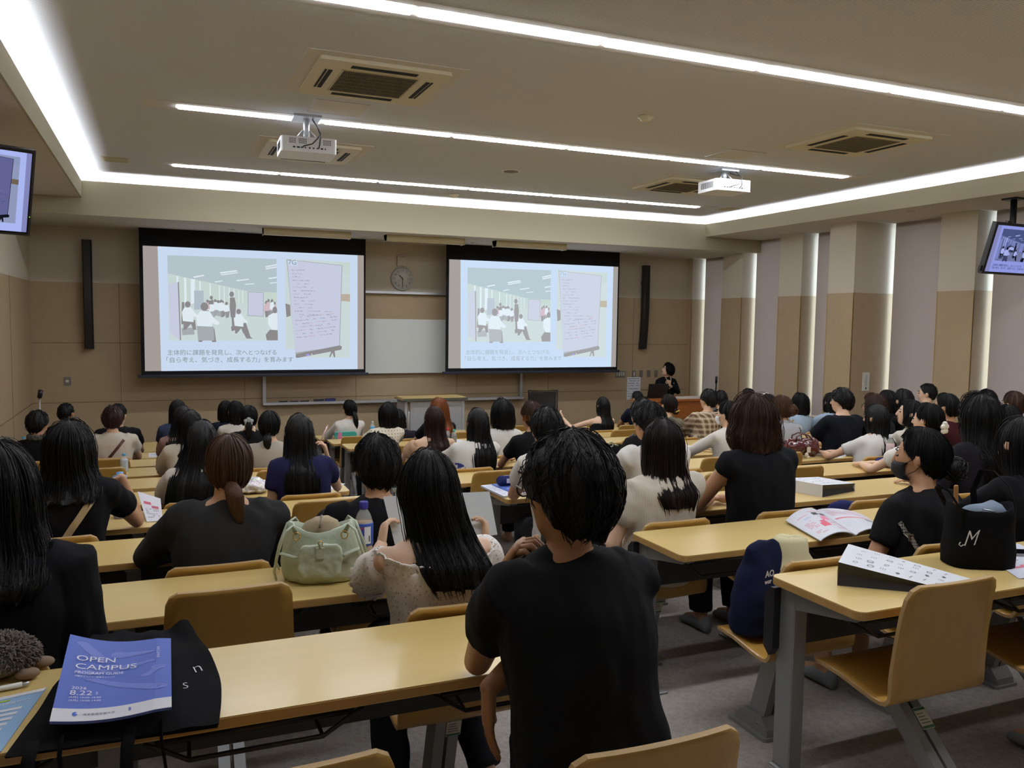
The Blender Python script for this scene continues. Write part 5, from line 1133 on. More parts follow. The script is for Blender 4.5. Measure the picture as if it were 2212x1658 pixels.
for i in range(6): b.tube([HM @ Vector((.09*sin(t), .0-.112*cos(t)*.98, .035-.008*i+.02*sin(t)-.004)) for t in [-1.5+2.2*j/10 for j in range(11)]], .005, 5)
obj('hair_strand', b, hmat('orange'), P)['label'] = 'orange-blond strand of hair'
P = PEOPLE['girl_scarf'][0]; b = MB(); rnd = random.Random(2); S_ = PEOPLE['girl_scarf'][4]
for i in range(40): a = 2*pi*i/40; b.ell((S_['sx']+.075*cos(a), S_['sy']+.07*sin(a)-.0, S_['zs']+.055+.012*sin(i*1.7)), (.022, .022, .02), None, 8, 6)
obj('fluffy_collar', b, mat('collar_grey', '55504c', .95, bump=.8, bscale=300), P)
for key in ('girl_scarf', 'boy_corner', 'girl_headband'):
    P, HM = PEOPLE[key][:2]; b = MB(); b.tube([HM @ Vector((.088+.004*cos(t), -.0+.011*sin(t), -.05+.011*cos(t))) for t in [2*pi*j/12 for j in range(13)]], .0016, 5); obj('earring', b, m_silver, P)
# prints on shirts
decal('man_black_tee', (lambda t: t)(text_mb('ten', .075, 0, 'CENTER', bold=.003)), 'shirt_lettering', mat('print_white', 'c9c9c9', .7), .09, .86)
m_navyp = mat('print_navy', '23307a', .7)
o = decal('girl_sz', fan([(.062*cos(a), .085*sin(a)) for a in [2*pi*i/24 for i in range(24)]]), 'shirt_print', m_navyp, -.07, .74)
t = text_mb('SZ', .085, 0, 'CENTER', bold=.006); t.v = [(v[0], v[1]+.0, 0) for v in t.v]; decal('girl_sz', t, 'print_letters', MATS['cloth_white_tee'], -.07, .745, 1, False, .005); t = text_mb('2', .08, 0, 'CENTER', bold=.006); decal('girl_sz', t, 'print_letters', MATS['cloth_white_tee'], -.07, .67, 1, False, .005)
t = text_mb('aaab', .05, 0, 'CENTER', bold=.004); t = text_mb('NNNN', .035, 0, 'CENTER') if False else t
m_grn = mat('print_green', '3f9a45', .7)
b = MB()
for i in range(9): x = -.09+.022*i; b.add([(x, 0, 0), (x+.012, 0, 0), (x+.016, .02+.012*(i % 2), 0), (x+.004, .022, 0)], [(0, 1, 2, 3)])
decal('bob_navy', b, 'green_print', m_grn, .03, .93)
# lanyard and badge of the presenter, her pin
strap('presenter', [(-.055, 1.36), (-.03, 1.28), (0, 1.15)], .012, mat('lanyard_cream', 'c9bd98', .7), 'lanyard', None, .003, True); strap('presenter', [(.055, 1.36), (.03, 1.28), (0, 1.15)], .012, mat('lanyard_cream', 'c9bd98', .7), 'lanyard', None, .003, True)
h, nn = on_back('presenter', -.10, 1.25, True); b = MB(); b.ell(h+nn*.006, (.014, .004, .014), None, 10, 6); obj('brooch', b, m_silver, PEOPLE['presenter'][0])
# off-shoulder frills of the eyelet blouse, and teal bag
def frill(key, m, r=.012, zoff=0, n=90, amp=.010):
    P, HM, A, gt, d = PEOPLE[key]; b = MB(); rings = []
    zt = d['zs']+.02-(d['zs']+.02-.47)*.15+zoff; c = d['T'](.85)
    for j, (dz, ex) in enumerate(((-.045, .000), (-.02, .008), (.004, .004), (.018, .014), (.020, .010), (.0, -.002), (-.045, -.006))):
        ring = []
        for i in range(n):
            a = 2*pi*i/n; w = amp*(.3+.7*(j in (3, 4)))*sin(i*1.9+sin(i*.7)*2)
            R_x = .178*d['S']+ex+w; R_y = .112*d['S']+ex+w
            lift = .030*abs(cos(a))**3
            ring.append(Vector((c.x+R_x*cos(a), c.y+R_y*sin(a), c.z+dz+lift+.004*sin(i*2.7))))
        rings.append(ring)
    b.loft(rings, 0, False); o = obj('ruffled_neckline', b, m, P)
    for sd in (-1, 1):
        sh, el, wr = A[sd]; e2 = sh.lerp(el, .62); dd = (el-sh).normalized(); u = dd.orthogonal().normalized(); w_ = dd.cross(u); rg = []
        for j, (t, rr) in enumerate(((-.03, .068), (0, .060), (.022, .070), (.024, .066), (0, .054))):
            rg.append([e2+dd*t+(u*cos(a)+w_*sin(a))*(rr*d['S']+.006*(j in (2, 3))*sin(i*2.1)) for i, a in enumerate([2*pi*q/50 for q in range(50)])])
        c2 = MB(); c2.loft(rg, 0, False); obj('sleeve_frill', c2, m, P)
frill('girl_blouse', MATS['cloth_eyelet_white'])
nt = MATS['cloth_eyelet_white'].node_tree; v = nt.nodes.new('ShaderNodeTexVoronoi'); v.inputs['Scale'].default_value = 85; tc = nt.nodes.new('ShaderNodeTexCoord'); nt.links.new(tc.outputs['Object'], v.inputs['Vector']); rp = nt.nodes.new('ShaderNodeValToRGB')
rp.color_ramp.elements[0].position = .16; rp.color_ramp.elements[0].color = srgb('ab9e90')+(1,); rp.color_ramp.elements[1].position = .24; rp.color_ramp.elements[1].color = srgb('d2cac2')+(1,); e = rp.color_ramp.elements.new(.42); e.color = srgb('e4ded8')+(1,)
nt.links.new(v.outputs['Distance'], rp.inputs[0]); nt.links.new(rp.outputs[0], nt.nodes['Principled BSDF'].inputs['Base Color'])
P = PEOPLE['pony_teal'][0]; b = MB(); rnd = random.Random(1)
b.prism(rrect(-.17, .12, .64, .86, .03), -.19, -.13, 'y'); o = obj('back_bag', b, mat('bag_teal', '2f9a90', .6), P); o['label'] = 'teal and pink sling bag'
c = MB(); c.prism([(-.13, .86), (-.08, .86), (-.07, .72), (-.10, .64), (-.15, .64)], -.197, -.19, 'y'); obj('pink_panel', c, mat('bag_pink', 'c877a8', .6), o); c = MB(); c.prism([(.0, .64), (.11, .64), (.11, .70), (.05, .74), (.0, .70)], -.197, -.19, 'y'); obj('red_panel', c, mat('bag_red', 'a81f45', .6), o)
# polo collar on the cream blouse wearer
for key, m in (('girl_cream', MATS['cloth_cream_seersucker']), ('woman_bun', MATS['cloth_pale_grey']), ('woman_bob', MATS['cloth_black_vneck'])):
    P, HM, A, gt, d = PEOPLE[key]; b = MB(); c = Vector((d['sx']+(d['hx']-d['sx'])*.25, d['sy']+.004, d['zs']+.035)); b.loft([[c+Vector((r*cos(a), r*.95*sin(a), z)) for a in [2*pi*q/24 for q in range(24)]] for r, z in ((.070, -.012), (.066, .02), (.063, .034), (.057, .034), (.058, 0))], 0, False); obj('collar', b, m, P)
# ================================================================ THINGS ON DESKS AND CHAIRS
def wmat(n, c, **k): return mat(n, c, **k)
def sheet(name, label, cat, cs, zs, col, prints=(), curl=None, th=.0016, n=8, mname=None, group=None, parent=None):
    """cs: TL, TR, BR, BL world xy; zs: heights over Z=0 at those corners; prints (u0,v0,u1,v1,colour)"""
    o0 = Vector((cs[3][0], cs[3][1], zs[3]))
    def P(u, v, up=0):   # v=0 at top
        f = lambda i: Vector((cs[i][0], cs[i][1], zs[i]))
        p = f(0)*(1-u)*(1-v)+f(1)*u*(1-v)+f(2)*u*v+f(3)*(1-u)*v
        p.z += (curl(u, v) if curl else 0)+up; return p-o0
    b = MB(); N = n+1
    vs = [P(i/n, j/n, th) for j in range(N) for i in range(N)]+[P(i/n, j/n) for j in range(N) for i in range(N)]; M_ = N*N
    fs = []
    for j in range(n):
        for i in range(n): a = j*N+i; fs += [(a, a+N, a+N+1, a+1), (M_+a, M_+a+1, M_+a+N+1, M_+a+N)]
    for i in range(n): fs += [(i, i+1, M_+i+1, M_+i), (n*N+i, M_+n*N+i, M_+n*N+i+1, n*N+i+1), (i*N, M_+i*N, M_+(i+1)*N, (i+1)*N), (i*N+n, (i+1)*N+n, M_+(i+1)*N+n, M_+i*N+n)]
    b.add(vs, fs, 0, False)
    o = obj(name, b, mat(mname or 'paper_'+col, col, .6, .3), parent, o0 if not parent else None); 
    if not parent: tag(o, label, cat, group)
    byc = {}
    for q in prints: byc.setdefault(q[4], []).append(q)
    for c, qs in byc.items():
        g = MB()
        for u0, v0, u1, v1, _ in qs:
            k = max(1, int((u1-u0)*n)+1); k2 = max(1, int((v1-v0)*n)+1); vv = [P(u0+(u1-u0)*i/k, v0+(v1-v0)*j/k2, th+.0007) for j in range(k2+1) for i in range(k+1)]
            g.add(vv, [(j*(k+1)+i, (j+1)*(k+1)+i, (j+1)*(k+1)+i+1, j*(k+1)+i+1) for j in range(k2) for i in range(k)])
        obj('print', g, mat('ink_'+c, c, .6, .3), o)
    return o, P
def rtext(P, o, s, u, v, w, hgt, m, up=.0026, italic=0, vert=False):
    t = text_mb(s, 1, 0, bold=.0); xs = [q[0] for q in t.v]; ys = [q[1] for q in t.v]; x0, x1, y0, y1 = min(xs), max(xs), min(ys), max(ys)
    t.v = [tuple(P(u+((q[0]-x0)+italic*(q[1]-y0))/(x1-x0)*w, v-(q[1]-y0)/(y1-y0)*hgt, up)) for q in t.v]; return obj('lettering', t, m, o)
def lines(u0, u1, v0, v1, n, c, seed=0, fill=.6, gap=.02):
    r = random.Random(seed); out = []
    for i in range(n):
        v = v0+(v1-v0)*i/n; h = (v1-v0)/n*.4; u = u0
        while u < u1:
            l = r.uniform(.04, .16); e = min(u+l, u1)
            if r.random() < fill: out.append((u, v, e, v+h, c))
            u = e+gap
    return out
GR = '7f8288'; PK = 'd77d92'; BL = '5a74b8'
# ---- open campus programme on the black tote, nearest desk
z0 = Dz(0)
m_tote = mat('black_canvas', '101012', .9, .1, bump=.4, bscale=600); m_ww = mat('print_offwhite', 'd9d9dc', .7)
t = thing('tote_bag', 'flattened black canvas tote bag on the nearest desk, lying under the blue programme', 'bag', (-.09, 2.04, z0))
b = MB(); NX, NY = 22, 18; top = []
def bagP(u, v):
    BLc, BRc, TRc, TLc = Vector((-.30, 1.865, .006)), Vector((.105, 1.845, .012)), Vector((.055, 2.26, .085)), Vector((-.165, 2.25, .100))
    p = BLc*(1-u)*(1-v)+BRc*u*(1-v)+TRc*u*v+TLc*(1-u)*v
    p.x += .035*sin(pi*v)*sstep(.6, 1, u); p.z += .018*sin(pi*u)*sin(pi*v)+.012*noise.noise(Vector((u*5, v*5, 1)))+.02*sstep(.8, 1, u)*sstep(.75, 1, v)
    return p-Vector((-.09, 2.04, 0))
vs = [bagP(i/NX, j/NY) for j in range(NY+1) for i in range(NX+1)]; lo = [Vector((p.x*(.985), p.y*.99, .0008+(0 if True else 0))) for p in vs]; M_ = len(vs)
for q, p in zip(lo, vs): q.z = max(.001, p.z-.022-.03*0) if p.z < .03 else .001
fs = [(j*(NX+1)+i, j*(NX+1)+i+1, (j+1)*(NX+1)+i+1, (j+1)*(NX+1)+i) for j in range(NY) for i in range(NX)]; b.add(vs, fs, 0, True); b.add(lo, [f[::-1] for f in fs], 0, True)
rim = [i for i in range(NX+1)]+[j*(NX+1)+NX for j in range(1, NY+1)]+[NY*(NX+1)+i for i in range(NX-1, -1, -1)]+[j*(NX+1) for j in range(NY-1, 0, -1)]
b.add(vs+lo, [(rim[i], M_+rim[i], M_+rim[(i+1) % len(rim)], rim[(i+1) % len(rim)]) for i in range(len(rim))], 0, True)
obj('bag_body', b, m_tote, t)
for xs in ((-.16, -.10), (.02, .09)):
    b = MB(); b.tube([(xs[0]-.0, -.16, .02), (xs[0]-.005, -.205, .0), (xs[0]-.01, -.215, -.10), (xs[0]+.0, -.20, -.24), ((xs[0]+xs[1])/2, -.19, -.30), (xs[1], -.20, -.22), (xs[1], -.21, -.08), (xs[1]-.01, -.2, .0), (xs[1]-.01, -.16, .02)], .013, 8, flat=.18, side=(1, 0, 0)); obj('strap', b, m_tote, t)
for s_, u, v, sz, an in (('n', .86, .46, .055, 30), ('s', .80, .30, .045, 20)):
    q = text_mb(s_, sz, 0, bold=-.001); q.v = [(a[0]+.3*a[1], a[1], 0) for a in q.v]; q.xf(Matrix.Rotation(R(an), 4, 'Z')); bp = bagP(u, v); q.v = [tuple(Vector((bp.x+a[0], bp.y+a[1], 0))+Vector((0, 0, bagP(min(1, u+a[0]/.4), min(1, v+a[1]/.4)).z+.004))) for a in q.v]; obj('bag_lettering', q, m_ww, t)
o, P_ = sheet('programme_booklet', 'blue open campus programme guide with a white bottom band, resting on the black tote', 'booklet', [(-.206, 2.170), (.0135, 2.125), (.011, 1.846), (-.221, 1.885)], [z0+.130, z0+.100, z0+.052, z0+.050], '5a6fc0', th=.005, n=14,
    curl=lambda u, v: -.012*sin(pi*min(1, u*1.15))*(1-v*.3)+.006*u*u, mname='cover_blue')
g = MB()
def ringpatch(g, pts, up): g.add([P_(u, v, up) for u, v in pts], [tuple(range(len(pts)))[::-1]])
m_cl = mat('cover_light_blue', '6b7ccb', .6); 
def ov(u, v, a, b_, n=16): return [(u+a*cos(2*pi*i/n), v+b_*sin(2*pi*i/n)) for i in range(n)]
for q in (ov(.14, .09, .06, .028), ov(.50, .20, .08, .045), ov(.78, .19, .06, .018), ov(.80, .33, .05, .018), ov(.88, .43, .07, .03), ov(.77, .52, .05, .022), ov(.87, .70, .09, .035)): ringpatch(g, q, .0057)
for q in ([(.10, .11), (.19, .07), (.45, .30), (.35, .32)], [(.50, .16), (.78, .172), (.78, .208), (.50, .245)], [(.12, .40), (.80, .315), (.80, .345), (.14, .50)], [(.82, .45), (.93, .44), (.80, .535), (.73, .52)], [(.20, .52), (.32, .51), (.88, .665), (.86, .735)]):
    (a, b_, c, d) = [Vector((*w, 0)) for w in q]; n_ = 10
    L = lambda u, v: a*(1-u)*(1-v)+b_*u*(1-v)+c*u*v+d*(1-u)*v
    g.add([P_(L(i/n_, j/n_).x, L(i/n_, j/n_).y, .0056) for j in range(n_+1) for i in range(n_+1)], [(j*(n_+1)+i, (j+1)*(n_+1)+i, (j+1)*(n_+1)+i+1, j*(n_+1)+i+1) for j in range(n_) for i in range(n_)])
obj('cover_pattern', g, m_cl, o)
g = MB(); k = 14; g.add([P_(i/k, v, .0060) for v in (.865, .93, 1) for i in range(k+1)], [(j*(k+1)+i, (j+1)*(k+1)+i, (j+1)*(k+1)+i+1, j*(k+1)+i+1) for j in range(2) for i in range(k)]); obj('white_band', g, mat('cover_white', 'd5d5dc', .6), o)
m_tw = mat('cover_text', 'dcdce6', .6)
for s_, u, v, w_, h_ in (('OPEN', .11, .315, .36, .062), ('CAMPUS', .115, .415, .56, .062), ('PROGRAM GUIDE', .12, .475, .44, .030), ('羽島キャンパス / 岐阜キャンパス', .125, .515, .36, .018), ('2026', .12, .66, .13, .030), ('8.22', .115, .725, .19, .052), ('土', .33, .715, .03, .032), ('(9月) 10:00-15:00', .115, .765, .27, .024), ('(9月) 10:00-14:00', .12, .80, .27, .024)): rtext(P_, o, s_, u, v, w_, h_, m_tw, .0085)
for i, ch in enumerate('起点になる。'): rtext(P_, o, ch, .86, .175+.028*i, .03, .020, m_tw, .0085)
rtext(P_, o, '岐阜聖徳学園大学', .26, .945, .26, .026, mat('band_text', '4a4a55', .6), .0066)
g = MB(); ringpatch(g, ov(.19, .925, .022, .022), .0068); obj('emblem', g, mat('emblem_blue', '3e5fc0', .6), o); g = MB(); ringpatch(g, [(.19, .92), (.22, .91), (.22, .935)], .0072); obj('emblem_cut', g, MATS['cover_white'], o)
g = MB(); g.add([P_(u, v, .0066) for u, v in ((.635, .905), (.655, .905), (.655, .945), (.635, .945))], [(3, 2, 1, 0)]); obj('small_mark', g, MATS['cover_blue'], o)
# ---- plush, pen, flyer at the picture's corner
m_fur = mat('plush_fur', '6e6660', .95, .1); m_plp = mat('plush_paw', '8a7460', .9)
t = thing('plush_toy', 'shaggy grey-brown plush animal with tan paws, beside the blue programme', 'plush toy', (-.385, 2.315, z0))
b = MB(); b.ell((0, 0, .050), (.095, .07, .052), None, 24, 14); me = b; 
rnd = random.Random(7)
for _ in range(1500):
    th = rnd.uniform(.15, 1.9); a = rnd.uniform(0, 2*pi); d = Vector((sin(th)*cos(a), sin(th)*sin(a), cos(th))); p = Vector((d.x*.094, d.y*.069, .050+d.z*.051)); q = p+(d+Vector((rnd.uniform(-.7, .7), rnd.uniform(-.7, .7), rnd.uniform(-.6, .1)))).normalized()*rnd.uniform(.008, .014)
    b.tube([p, p.lerp(q, .6)+d*.002, q], [.0026, .002, .0006], 4)
obj('fur_body', b, m_fur, t)
for dx, dy in ((.075, -.045), (.10, .02)): b = MB(); b.ell((dx, dy, .015), (.028, .018, .014), None, 14, 8); obj('paw', b, m_plp, t)
t = thing('pen', 'white ballpoint pen in front of the shaggy plush', 'pen', (-.365, 2.21, z0+.008)); b = MB(); b.tube([(-.06, -.006, 0), (.05, .012, 0)], .0065, 10); obj('barrel', b, m_white, t); b = MB(); b.tube([(.05, .012, 0), (.064, .0145, 0)], .0045, 10); obj('cap', b, m_alu, t)
o, P_ = sheet('flyer', 'pale blue university flyer with white bars, in the corner beside the white pen', 'flyer', [(-.46, 2.15), (-.262, 2.195), (-.31, 1.90), (-.50, 1.90)], [z0+.001]*4, '8fb2d8', [(.08, .28+.085*i, .88-.012*i, .325+.085*i, 'd6d9e2') for i in range(8)]+[(0, 0, 1, .06, 'd6d9e2'), (.5, .09, .68, .12, 'a8c848')])
rtext(P_, o, 'UNIVERSITY', .48, .20, .44, .05, MATS['ink_d6d9e2'], .0026, .2)
# ---- mint leather handbag
m_mint = mat('mint_leather', 'aeb8a2', .5, .4, bump=.3, bscale=40, noise_s=6, noise_a=.08); m_suede = mat('beige_suede', 'a3947a', .9, .1, noise_s=15, noise_a=.1)
t = thing('handbag', 'slouchy pale mint leather handbag on a desk, a beige pouch poking out of it', 'handbag', (.545, 3.085, Dz(1)), R(-12))
b = MB(); rg = []; n = 40
for j, (z, rx, ry) in enumerate(((0, .105, .075), (.004, .138, .10), (.03, .150, .108), (.07, .152, .105), (.11, .142, .094), (.15, .128, .080), (.18, .120, .072), (.20, .116, .068), (.20, .108, .060), (.16, .108, .058), (.12, .108, .06))):
    rg.append([(rx*cos(a)*(1+.02*sin(7*a+z*30))+.004*sin(13*a), ry*sin(a)*(1+.03*sin(5*a+z*22)), z+(.016*cos(2*a) if 5 < j else 0)) for a in [2*pi*i/n for i in range(n)]])
b.loft(rg); me = b.mesh(); ripple(me, .010, 13, (1, 1, .6), 3); obj('bag_body', me, m_mint, t)
b = MB(); b.loft([[(rx*cos(a), ry*sin(a)-.01*z_*0, z_) for a in [2*pi*i/20 for i in range(20)]] for z_, rx, ry in ((.11, .03, .02), (.12, .085, .04), (.17, .078, .045), (.21, .060, .04), (.228, .03, .02))]); me = b.mesh(); ripple(me, .008, 18, (1, 1, 1), 5); obj('pouch', me, m_suede, t)
b = MB(); b.tube([(-.004, -.05, .20), (.0, -.01, .232), (.0, .03, .225)], .004, 6); obj('zip', b, mat('zip_grey', '77716a', .6), t)
for y, ph in ((-.072, 0), (.06, .1)):
    for sd in (-1, 1):
        pts = [(sd*.085, y, .185), (sd*.100, y-.01, .215), (sd*.125, y-.03, .20), (sd*(.150+ph*.05), y-.03, .12), (sd*(.165+ph*.05), y-.01, .05), (sd*.162, y+.03, .012)]
        b = MB(); b.tube(pts, .0085, 8, flat=.55); obj('handle', b, m_mint, t)
        b = MB(); b.tube([(sd*.085+.012*cos(a), y-.012, .178+.014*sin(a)) for a in [2*pi*i/14 for i in range(15)]], .0022, 6); obj('ring', b, m_gold, t)
b = MB(); b.prism(rrect(-.078, .078, .03, .155, .035), -.122, -.098, 'y'); me = remesh(b, .006, 4); ripple(me, .006, 22, (1, 1, 1), 2); obj('front_pocket', me, m_mint, t)
b = MB(); b.tube([(-.145, -.055, .11), (-.09, -.098, .105), (-.078, -.112, .11)], .010, 8, flat=.4); b.tube([(.078, -.112, .11), (.10, -.095, .115), (.145, -.05, .12)], .010, 8, flat=.4); obj('side_strap', b, m_mint, t)
b = MB(); b.box(-.014, .014, -.130, -.124, .105, .145); b.tube([(0, -.125, .165), (0, -.128, .14)], .004, 6); obj('leather_tag', b, m_mint, t); b = MB(); b.tube([(.0+.008*cos(a), -.124, .160+.008*sin(a)) for a in [2*pi*i/12 for i in range(13)]], .002, 6); obj('zip_pull', b, m_gold, t)
# ---- bottles
def bottle(x, y, z, h, cap, lab, liq, label, txt=None, r=.033, fill=.8, group=None):
    t = thing('plastic_bottle', label, 'bottle', (x, y, z), 0, group); s = h/.22
    prof = [(0, 0), (r*.8, .0), (r, .006), (r, .05), (r*.94, .06), (r, .07), (r*.98, .10), (r, .135), (r*.95, .15), (r*.7, .175), (r*.42, .190), (r*.38, .200), (0, .200)]
    b = MB(); b.lathe([(a, q*s) for a, q in prof], n=24); obj('bottle_body', b, mat('clear_plastic', 'dfe8e8', .08, .5, alpha=.30), t)
    b = MB(); b.lathe([(a*.93, q*s) for a, q in prof if q <= .15*fill/.8 or q < .01]+[(0, .15*fill/.8*s)], n=20); obj('drink', b, mat('drink_'+liq, liq, .2, .5), t)
    b = MB(); b.lathe([(r*.45, .193*s), (r*.47, .197*s), (r*.47, .216*s), (r*.42, .220*s), (0, .220*s)], n=20); obj('bottle_cap', b, mat('cap_'+cap, cap, .45), t)
    if lab:
        b = MB(); b.lathe([(r*1.005, .065*s), (r*1.02, .066*s), (r*1.02, .142*s), (r*.97, .145*s)], n=28); lo = obj('bottle_label', b, mat('label_'+lab, lab, .5), t)
        if txt:
            for s_, dz, w_, c in txt:
                q = text_mb(s_, 1, 0, 'CENTER', bold=.01); xs = [a[0] for a in q.v]; k = w_/(max(xs)-min(xs)); q.v = [((r*1.03+.0004)*sin(a[0]*k/r-.35), -(r*1.03+.0004)*cos(a[0]*k/r-.35), dz*s+a[1]*k) for a in q.v]; obj('label_print', q, mat('ink_'+c, c, .6), lo)
    return t
b1 = bottle(.735, 3.22, Dz(1), .245, '2f2a8c', '2a4aa0', 'a8794e', 'plastic bottle of milky tea, dark blue cap and blue label, beside the mint handbag', [('600', .125, .022, 'c23a3a'), ('TEA', .095, .026, 'd6d9e2')], .037)
g = MB(); g.lathe([(.0385, .078), (.0388, .08), (.0388, .15), (.0385, .152)], n=24); g.v = g.v; 
g = MB(); a0, a1 = -.15, .55; g.loft([[(.0386*sin(a0+(a1-a0)*i/6), -.0386*cos(a0+(a1-a0)*i/6), z) for i in range(7)] for z in (.082, .150)], 0, False, True, False); g.f = [f[::-1] for f in g.f]; obj('label_panel', g, mat('ink_d6d9e2', 'd6d9e2', .6), b1)
b = MB()
for i in range(12): a = .28+.015*i; b.add([(.0390*sin(a), -.0390*cos(a), .09), (.0390*sin(a+.008), -.0390*cos(a+.008), .09), (.0390*sin(a+.008), -.0390*cos(a+.008), .115), (.0390*sin(a), -.0390*cos(a), .115)], [(0, 1, 2, 3)])
obj('bar_print', b, m_blk2, b1)
bottle(5.60, 5.10, Dz(3), .222, 'd8d8d8', 'cdb9bd', 'a87a3c', 'plastic bottle with a white cap and pale pink label, beside the navy pouch', [('茶', .10, .02, '6a6a72')])
bottle(7.52, 7.90, Dz(6), .20, 'd8d8d8', 'c6c29e', 'b0aa70', 'plastic bottle of yellowish drink with a white cap, just past the red handbag')
bottle(-1.42, 10.62, Dz(9), .21, '5aa8d0', '9fb7cc', 'c8d4dc', 'clear water bottle with a light blue cap by the left wall')
bottle(2.76, 11.55, Dz(10), .21, 'd8d8d8', '4aa6d6', 'c8d4dc', 'water bottle with white cap and blue label on the front desk beside the polka-dot blouse')
bottle(3.06, 8.88, Dz(7), .19, '52b8a0', None, '3c3028', 'small dark bottle with a turquoise cap, next to the red-brown hair')
bottle(3.00, 8.93, Dz(7), .20, 'b02030', None, '2c2020', 'small bottle with a red cap just behind the turquoise-capped one')
bottle(-.30, 10.60, Dz(9), .20, 'd8d8d8', '7ea7cf', 'c8d4dc', 'water bottle with a blue label by the person with the diagonal strap')
bottle(.14, 11.45, Dz(10), .21, 'd8d8d8', None, 'c8d4dc', 'clear bottle with a white cap on the front desk left of the slate blue shirt')
bottle(6.05, 5.10, Dz(3), .20, 'd8d8d8', None, 'c8d4dc', 'clear bottle with white cap beside the white fabric flower clip')
bottle(-.30, 7.86, Dz(6), .16, '5aa8d0', None, 'b8c8d8', 'small clear bottle with a blue cap on the desk past the lavender tumbler')
t = thing('tumbler', 'tall lavender tumbler with a light blue lid, beside the raised bare forearm', 'tumbler', (-.215, 5.02, Dz(3)))
b = MB(); b.lathe([(0, 0), (.034, .0), (.036, .01), (.039, .20), (.037, .215), (0, .216)], n=28); obj('cup', b, mat('lavender_enamel', '8e8bb4', .35), t); b = MB(); b.lathe([(.036, .216), (.038, .222), (.034, .236), (.018, .238), (.018, .256), (0, .257)], n=24); obj('lid', b, mat('lid_blue', '5f97c8', .4), t)
# ---- paper carrier bags (white printed top, dark gusset)
m_pbw = mat('carrier_white', 'd3d5da', .6, .3); m_pbk = mat('carrier_dark', '211d1e', .5); m_dr = mat('line_drawing', '5b5b60', .6)
def carrier(A, B, C, D, h0, h1, z, label, txt=True, seed=1):
    """lying carrier bag: A near-left, B far-left, C far-right, D near-right; h0 left height, h1 right height"""
    t = thing('paper_carrier_bag', label, 'bag', (A[0], A[1], z)); a0 = Vector((A[0], A[1], 0)); q = [Vector((*p, 0))-a0 for p in (A, B, C, D)]; hs = [h0, h0, h1, h1]
    N_ = 12; b = MB()
    def T(u, v, up=0): 
        p = q[0]*(1-u)*(1-v)+q[1]*(1-u)*v+q[2]*u*v+q[3]*u*(1-v); p.z = (h0*(1-u)+h1*u)+.006*sin(pi*v)*sin(pi*u)+up; return p
    b.add([T(i/N_, j/6) for j in range(7) for i in range(N_+1)], [(j*(N_+1)+i, j*(N_+1)+i+1, (j+1)*(N_+1)+i+1, (j+1)*(N_+1)+i) for j in range(6) for i in range(N_)], 0, True)
    def side(p0, p1, hA, hB, mi, k=8, inn=.012):
        d = (p1-p0); nrm = Vector((d.y, -d.x, 0)).normalized()
        vs = []
        for r_ in range(3):
            for i in range(k+1): f = i/k; p = p0.lerp(p1, f); p = p-nrm*(inn if r_ == 1 else 0)*(1 if inn else 0); vs.append(Vector((p.x, p.y, (hA*(1-f)+hB*f)*r_/2+(0.0 if r_ < 2 else .006*0))))
        b.add(vs, [(r_*(k+1)+i, r_*(k+1)+i+1, (r_+1)*(k+1)+i+1, (r_+1)*(k+1)+i) for r_ in range(2) for i in range(k)], mi, False)
    side(q[0], q[3], h0, h1, 1); side(q[3], q[2], h1, h1, 0, 4, 0); side(q[2], q[1], h1, h0, 1); side(q[1], q[0], h0, h0, 0, 4, 0)
    b.add([Vector((p.x, p.y, .0006)) for p in q], [(0, 1, 2, 3)], 0)
    obj('bag_paper', b, [m_pbw, m_pbk], t)
    g = MB(); rnd = random.Random(seed)
    for i in range(7):
        for j in range(4):
            u, v = .14+.115*i+rnd.uniform(-.012, .012), .16+.22*j+rnd.uniform(-.03, .03); k = rnd.randint(0, 3); s_ = rnd.uniform(.022, .034)
            if k == 0: pts = [(u+s_*cos(a)*.9, v+s_*1.5*sin(a)) for a in [2*pi*w/12 for w in range(12)]]; pin = [(u+(x-u)*.75, v+(y-v)*.75) for x, y in pts]; vs = [T(x, y, .0012) for x, y in pts+pin]; g.add(vs, [(w, (w+1) % 12, 12+(w+1) % 12, 12+w) for w in range(12)])
            elif k == 1: pts = [(u-s_*.4, v-s_*1.6), (u-s_*.15, v-s_*1.6), (u+s_*.4, v+s_*1.5), (u+s_*.1, v+s_*1.6)]; g.add([T(x, y, .0012) for x, y in pts], [(0, 1, 2, 3)])
            elif k == 2: pts = [(u+s_*.6*cos(a)*(1+.2*sin(3*a)), v+s_*1.1*sin(a)) for a in [2*pi*w/10 for w in range(10)]]; g.add([T(x, y, .0012) for x, y in pts], [tuple(range(10))])
            else:
                for e in (-.6, 0, .6): g.add([T(x, y, .0012) for x, y in ((u+e*s_-.003, v-s_), (u+e*s_+.002, v-s_), (u+e*s_+.005, v+s_), (u+e*s_, v+s_))], [(0, 1, 2, 3)])
    obj('line_drawings', g, m_dr, t)
    return t
carrier((2.13, 2.135), (2.345, 2.305), (2.60, 1.99), (2.42, 1.905), .082, .014, Dz(0), 'white carrier bag with dark sides and small line drawings, lying before the black tote')
carrier((3.70, 3.86), (3.62, 4.12), (3.98, 4.19), (4.04, 3.94), .075, .05, Dz(2), 'open white carrier bag with line drawings, beside the sleeveless black top', seed=4)
